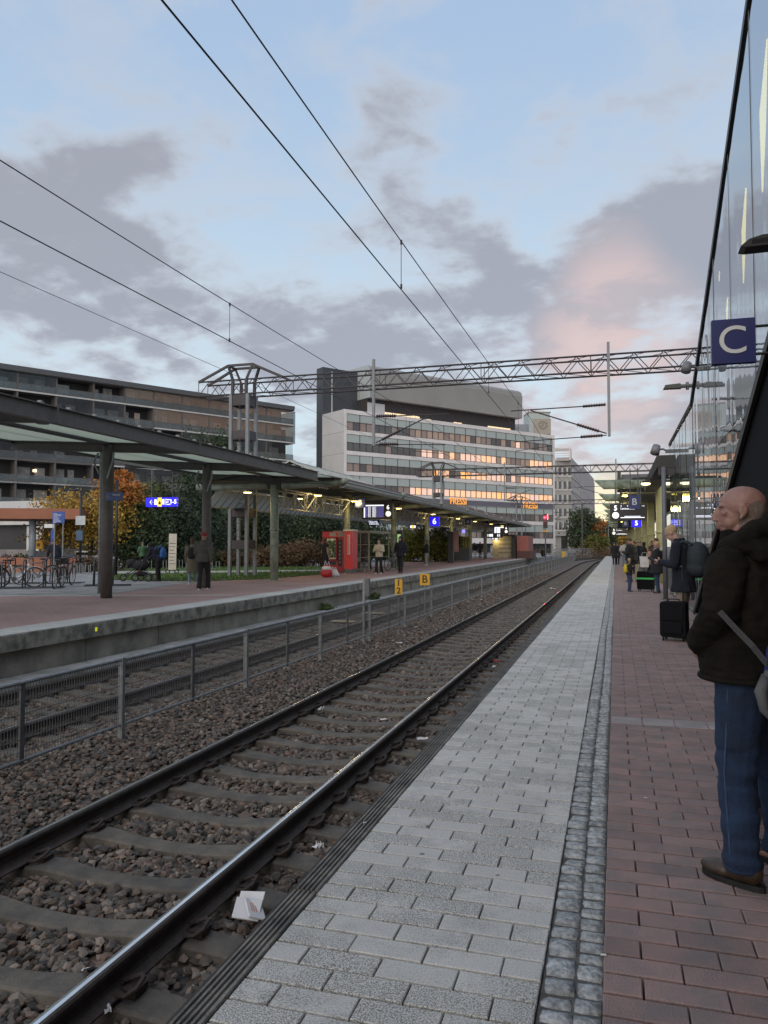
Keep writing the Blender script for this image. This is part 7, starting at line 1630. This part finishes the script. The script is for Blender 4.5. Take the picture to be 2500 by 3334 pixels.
_ids = sorted({i for _p in _keep for i in _p.vertices}); _map = {i: k for k, i in enumerate(_ids)}
_hm = bpy.data.meshes.new('hair'); _hm.from_pydata([tuple(om_body.vertices[i].co + om_body.vertices[i].normal * .0016) for i in _ids], [], [tuple(_map[i] for i in _p.vertices) for _p in _keep])
_hm.materials.append(mat('hair_grey', (.22, .17, .145), .95, var=.2, scale=120, bump=.5, bscale=400, col2=(.18, .12, .095))); _hm.polygons.foreach_set('use_smooth', [True] * len(_keep)); link('hair', _hm, om)
# jacket: bulky, paunch, folded forearms in front pocket, heavy hood collar
g = G()
rr_ = [((0, .03, .90), .222, .198), ((0, .032, .93), .226, .204), ((0, .03, .97), .225, .208), ((0, .03, 1.02), .225, .212), ((0, .02, 1.15), .222, .200), ((0, .01, 1.28), .222, .178), ((0, -.005, 1.38), .205, .152), ((0, -.012, 1.45), .150, .118), ((0, -.012, 1.51), .108, .096)]
g.rings(rr_, 26)
for i in range(2): g.ell(sho[i], (.085, .085, .078)); g.cap(sho[i], elo[i], .092, .080, 14); g.cap(elo[i], wro[i], .080, .058, 14)
# hood bunched round the neck
pts_ = [Vc((math.cos(a) * .128, math.sin(a) * .115 - .015, 1.528 + .055 * -math.sin(a) + .012 * math.cos(3 * a))) for a in np.linspace(-PI * 1.42, PI * .42, 18)]
g.tube(pts_, [.036 + .016 * math.sin(PI * k / 17) for k in range(18)], 12)
g.ell((-.01, -.135, 1.475), (.15, .075, .065)); g.ell((.02, -.15, 1.43), (.13, .055, .06)); g.ell((-.09, -.08, 1.50), (.07, .08, .05)); g.tube([(-.10, .055, 1.555), (-.03, .115, 1.53), (.05, .11, 1.53)], .032, 10)
def jf(v):
    a = folds(.011, 5.5, (1, 1, .6), 3.0)(v); b = folds(.005, 13, (1, 1, 1.6), 8)(v)
    arm = .007 * noise.noise(Vc((v.x * 4, v.y * 4, v.z * 26))) if abs(v.x) > .20 and v.z < 1.32 else 0
    hem = .010 * noise.noise(Vc((v.x * 14, v.y * 14, 2))) if v.z < .98 else 0
    return a * .8 + b + arm + hem
link('jacket', fuse(g, .0085, 'jacket', mjack, 3, jf), om)
g = G(); g.tube([Vc((math.cos(a) * .238, .03 + math.sin(a) * .203, .905)) for a in np.linspace(0, 2 * PI, 30)[:-1]], .013, 6, closed=True); ob('jacket_hem', g, mjack, om, True)
# jeans
g = G(); g.ell((0, .01, .92), (.205, .175, .16))
for i in range(2): g.cap(hpo[i] + Vc((.0, 0, -.02)), kno[i], .118, .086, 14); g.cap(kno[i], ano[i] + Vc((0, 0, .06)), .086, .074, 14); g.tube([ano[i] + Vc((0, 0, .12)), ano[i] + Vc((0, .0, -.02))], [.076, .084], 14)
def jl(v):
    b = .015 * noise.noise(Vc((v.x * 6 + v.z * 3, v.y * 6, v.z * 20))) * (1 if v.z < .34 or .42 < v.z < .60 else .25)
    return folds(.004, 7, (1, 1, .5), 1)(v) + b
link('jeans', fuse(g, .0085, 'jeans', mjeansd, 3, jl), om)
g = G()
for i, sx in enumerate((-1, 1)): p0, p1, p2 = hpo[i] + Vc((sx * .112, -.01, -.05)), kno[i] + Vc((sx * .088, -.005, 0)), ano[i] + Vc((sx * .078, 0, .0)); g.tube([p0, p1, p2], .0035, 5)
ob('seam', g, mat('denim_seam', (.04, .07, .13), .9), om)
for i in range(2):
    a_ = ano[i]; sg = -1 if i == 0 else 1; M_ = Matrix.Rotation(R(-sg * 8), 3, 'Z')
    g = G(); g.ell(a_ + M_ @ Vc((0, .105, -.045)), (.050, .095, .036), M_, 18, 10); g.ell(a_ + M_ @ Vc((0, .02, -.03)), (.044, .085, .050), M_, 18, 10); g.ell(a_ + M_ @ Vc((0, -.045, -.015)), (.042, .045, .062), M_, 16, 10)
    link('shoe', fuse(g, .006, 'shoe', mshbr, 2), om)
    g = G(); P_ = []
    for k in range(24):
        t = 2 * PI * k / 24; yy = math.sin(t); P_.append(tuple((a_ + M_ @ Vc((math.cos(t) * (.050 if yy > 0 else .043), .045 + yy * .148, 0)))[:2]))
    g.prism(P_, .0, .026, 'z'); ob('shoe_sole', g, mblk, om)
# sling bag: strap from the shoulder blade down to a blue and grey bag at his right hip
g = G(); sp_ = [Vc((-.345, -.075, 1.225)), Vc((-.318, -.125, 1.16)), Vc((-.27, -.178, 1.08)), Vc((-.215, -.20, 1.01)), Vc((-.18, -.20, .985))]
for a, b_ in zip(sp_[:-1], sp_[1:]): g.bar(a, b_, .030, .006, up=(0, -1, .2))
ob('sling_strap', g, mstrap, om)
bag = empty('sling_bag', (0, 0, 0), label='blue and grey sling bag hanging at the old man\'s hip by the right edge', cat='bag')
bag.location = FX + Matrix.Rotation(AZ, 3, 'Z') @ Vc((-.125, -.205, .93)); bag.rotation_euler = (0, 0, AZ)
g = G(); g.ell((0, -.02, .03), (.095, .07, .19), None, 16, 12); g.ell((.03, -.03, -.08), (.08, .06, .10)); link('bag_body', fuse(g, .01, 'bag', mbagb, 2, folds(.006, 12)), bag)
g = G(); g.tube([(-.07, .02, .02), (-.125, .01, -.04), (-.12, 0, -.11), (-.07, -.03, -.17), (.02, -.06, -.20), (.09, -.07, -.19)], [.022, .027, .02, .017, .016, .015], 8); g.tube([(-.08, .01, .0), (-.03, -.06, -.05), (.04, -.09, -.10), (.10, -.09, -.13)], .013, 8); g.ell((-.055, -.0, .03), (.05, .03, .03))
ob('bag_trim', g, mstrap, bag, True)

# ------------------------------------------------------------------ people on the far platform and the square
e_, k_ = person(onp(662, 1921, ZL), R(14), 'man in grey jacket and red cap walking away past the canopy column', 1.80, cgrey, cblack, mhd, stride=.34, arms=WK, shoes=mshw, bulk=1.25, cap=mat('cap_red', (.24, .015, .025), .8), flare=.02)
e_, k_ = person(onp(625, 1903, ZL), R(20), 'woman in long olive coat with a black backpack walking beside the man in red cap', 1.66, col_, clj, mhr, stride=.25, long_coat=.48, hairlen=1, shoes=mshw, bulk=1.08)
backpack(e_, 1.66 / 1.75, cblack, cblack, 1.20, .15, .10, .23)
e_, k_ = person(onp(516, 1893, ZL), R(95), 'adult in dark jacket with hood up bending over the pushchair', 1.62, cnavy, cblack, mhd, lean=R(35), arms=[((0, .1, -.24), (.0, .32, -.42)), ((0, .1, -.24), (.0, .32, -.42))], hood=True, bulk=1.15)
backpack(e_, 1.62 / 1.75, cblue, cblue, 1.2, .2, .12, .24, name='blue_bundle')
e_, k_ = person((onz(480, 1891, ZL).x, onz(480, 1891, ZL).y - .35, ZL + .42), R(60), 'small child in green jacket and grey hat sitting in the pushchair', 1.12, cgreen, cblack, mhd, sit=False, cap=mat('hat_grey', (.09, .09, .10), .9), arms=PH, bulk=1.2)
# pushchair
p = onz(458, 1893, ZL); e = empty('pushchair', tuple(p), R(100), label='black three wheeled pushchair with an orange bag in its basket', cat='pushchair')
for x, y in ((-.26, -.42), (.26, -.42), (-.26, .12), (.26, .12), (0, .72)): w_ = ob('wheel', G().ring((0, 0, .15), .13, .025, 'x', 18, 6), mtyre, e, True, loc=(x, y, 0)); ob('spokes', G().tube([(0, -.1, .15), (0, .1, .15)], .012, 4).tube([(0, 0, .05), (0, 0, .25)], .012, 4), mrim, w_)
q = G(); [q.tube([(x, -.42, .15), (x, .05, .55), (x * .5, .65, .2)], .018, 6) for x in (-.25, .25)]; [q.tube([(x, .12, .15), (x, -.3, .85), (x, -.62, 1.05)], .016, 6) for x in (-.25, .25)]; q.tube([(-.25, -.62, 1.05), (.25, -.62, 1.05)], .02, 6); ob('frame', q, mblk, e)
g = G(); g.ell((0, .02, .62), (.24, .36, .20)); g.ell((0, .38, .72), (.22, .20, .16)); link('seat', fuse(g, .02, 'seat', cblack, 2), e); g = G(); g.ell((0, .0, .30), (.20, .30, .10)); link('basket', g.mesh('basket', cblack, True), e); g = G(); g.ell((0.02, .05, .36), (.13, .12, .09)); link('orange_bag', g.mesh('orange_bag', mat('orange_cloth', (.45, .09, .03), .8), True), e)
person(onp(180, 1872, ZL), R(60), 'person in dark jacket and helmet bending over a bicycle behind the racks', 1.75, cnavy, cblack, mhd, arms=WK, lean=R(25), cap=mblk)
person(onp(1058, 1878, ZL), R(-35), 'woman in long black vest standing at the red vending machine', 1.72, cblack, cblack, mhr, long_coat=.50, bare=True, hairlen=1, bulk=1.05)
person(onp(1234, 1868, ZL), R(172), 'woman in cream jacket and wide black trousers looking at her phone', 1.70, ccream, cblack, mhd, stride=.25, arms=PH, shoes=mshw, flare=.035, bulk=1.12, hairlen=2, skin=mskl)
e_ = bpy.data.objects[-1] if False else None
person(onp(1304, 1866, ZL), R(178), 'walker in dark navy hooded parka, hood up, hands in pockets', 1.84, cnavy, cblack, mhd, stride=-.22, arms=PK, hood=True, bulk=1.18, long_coat=.10)
person(onp(1389, 1840, ZL), R(100), 'man in black jacket and pale grey trousers looking at his phone by a green column', 1.76, cblack, mat('cloth_pale', (.30, .28, .26), .9), mhd, arms=PH, shoes=mshw, bulk=1.1)
person(onp(1546, 1818, ZL), R(175), 'distant person in black jacket and white trousers at the end of the far platform', 1.70, cblack, cwhite, mhr, stride=.2, arms=PK)
person(onp(1563, 1817, ZL), R(170), 'distant man in black coat with pale scarf at the end of the far platform', 1.80, cblack, cblack, mhd, arms=PK, long_coat=.2)
e_, k_ = person((-13.75, 41.6, ZL), R(-75), 'person in dark jacket and jeans seated inside the glass shelter', 1.75, cblack, cjean, mhd, sit=True, arms=[((-.06, .04, -.27), (-.02, .28, -.30)), ((.06, .04, -.27), (.02, .28, -.30))], lean=R(12), nod=R(25), shoes=mshw)
# shopping bags by the vending machine
for k, (px, py, m, lab, s_) in enumerate(((1063, 1880, mat('bag_red', (.45, .02, .03), .45), 'full red and white carrier bag standing on the far platform', 1.0), (1086, 1879, mpap, 'smaller white carrier bag slumped beside the red one', .62))):
    p = onz(px, py, ZL); e = empty('carrier_bag', tuple(p), label=lab, cat='bag'); g = G(); g.ell((0, 0, .20 * s_), (.27, .17, .22 * s_)); g.ell((0, 0, .4 * s_), (.2, .1, .16 * s_)); link('bag_body', fuse(g, .016, 'bag', m, 2, folds(.012, 14)), e)
    ob('handles', G().tube([(-.12, 0, .48 * s_), (-.06, 0, .74 * s_), (.02, 0, .5 * s_)], .02, 5).tube([(.0, .05, .48 * s_), (.08, .05, .70 * s_), (.14, .05, .46 * s_)], .02, 5), mpap, e)
    if k == 0: g = G(); g.ell((0, -.01, .40), (.235, .15, .12)); link('white_band', g.mesh('white_band', mpap, True), e)
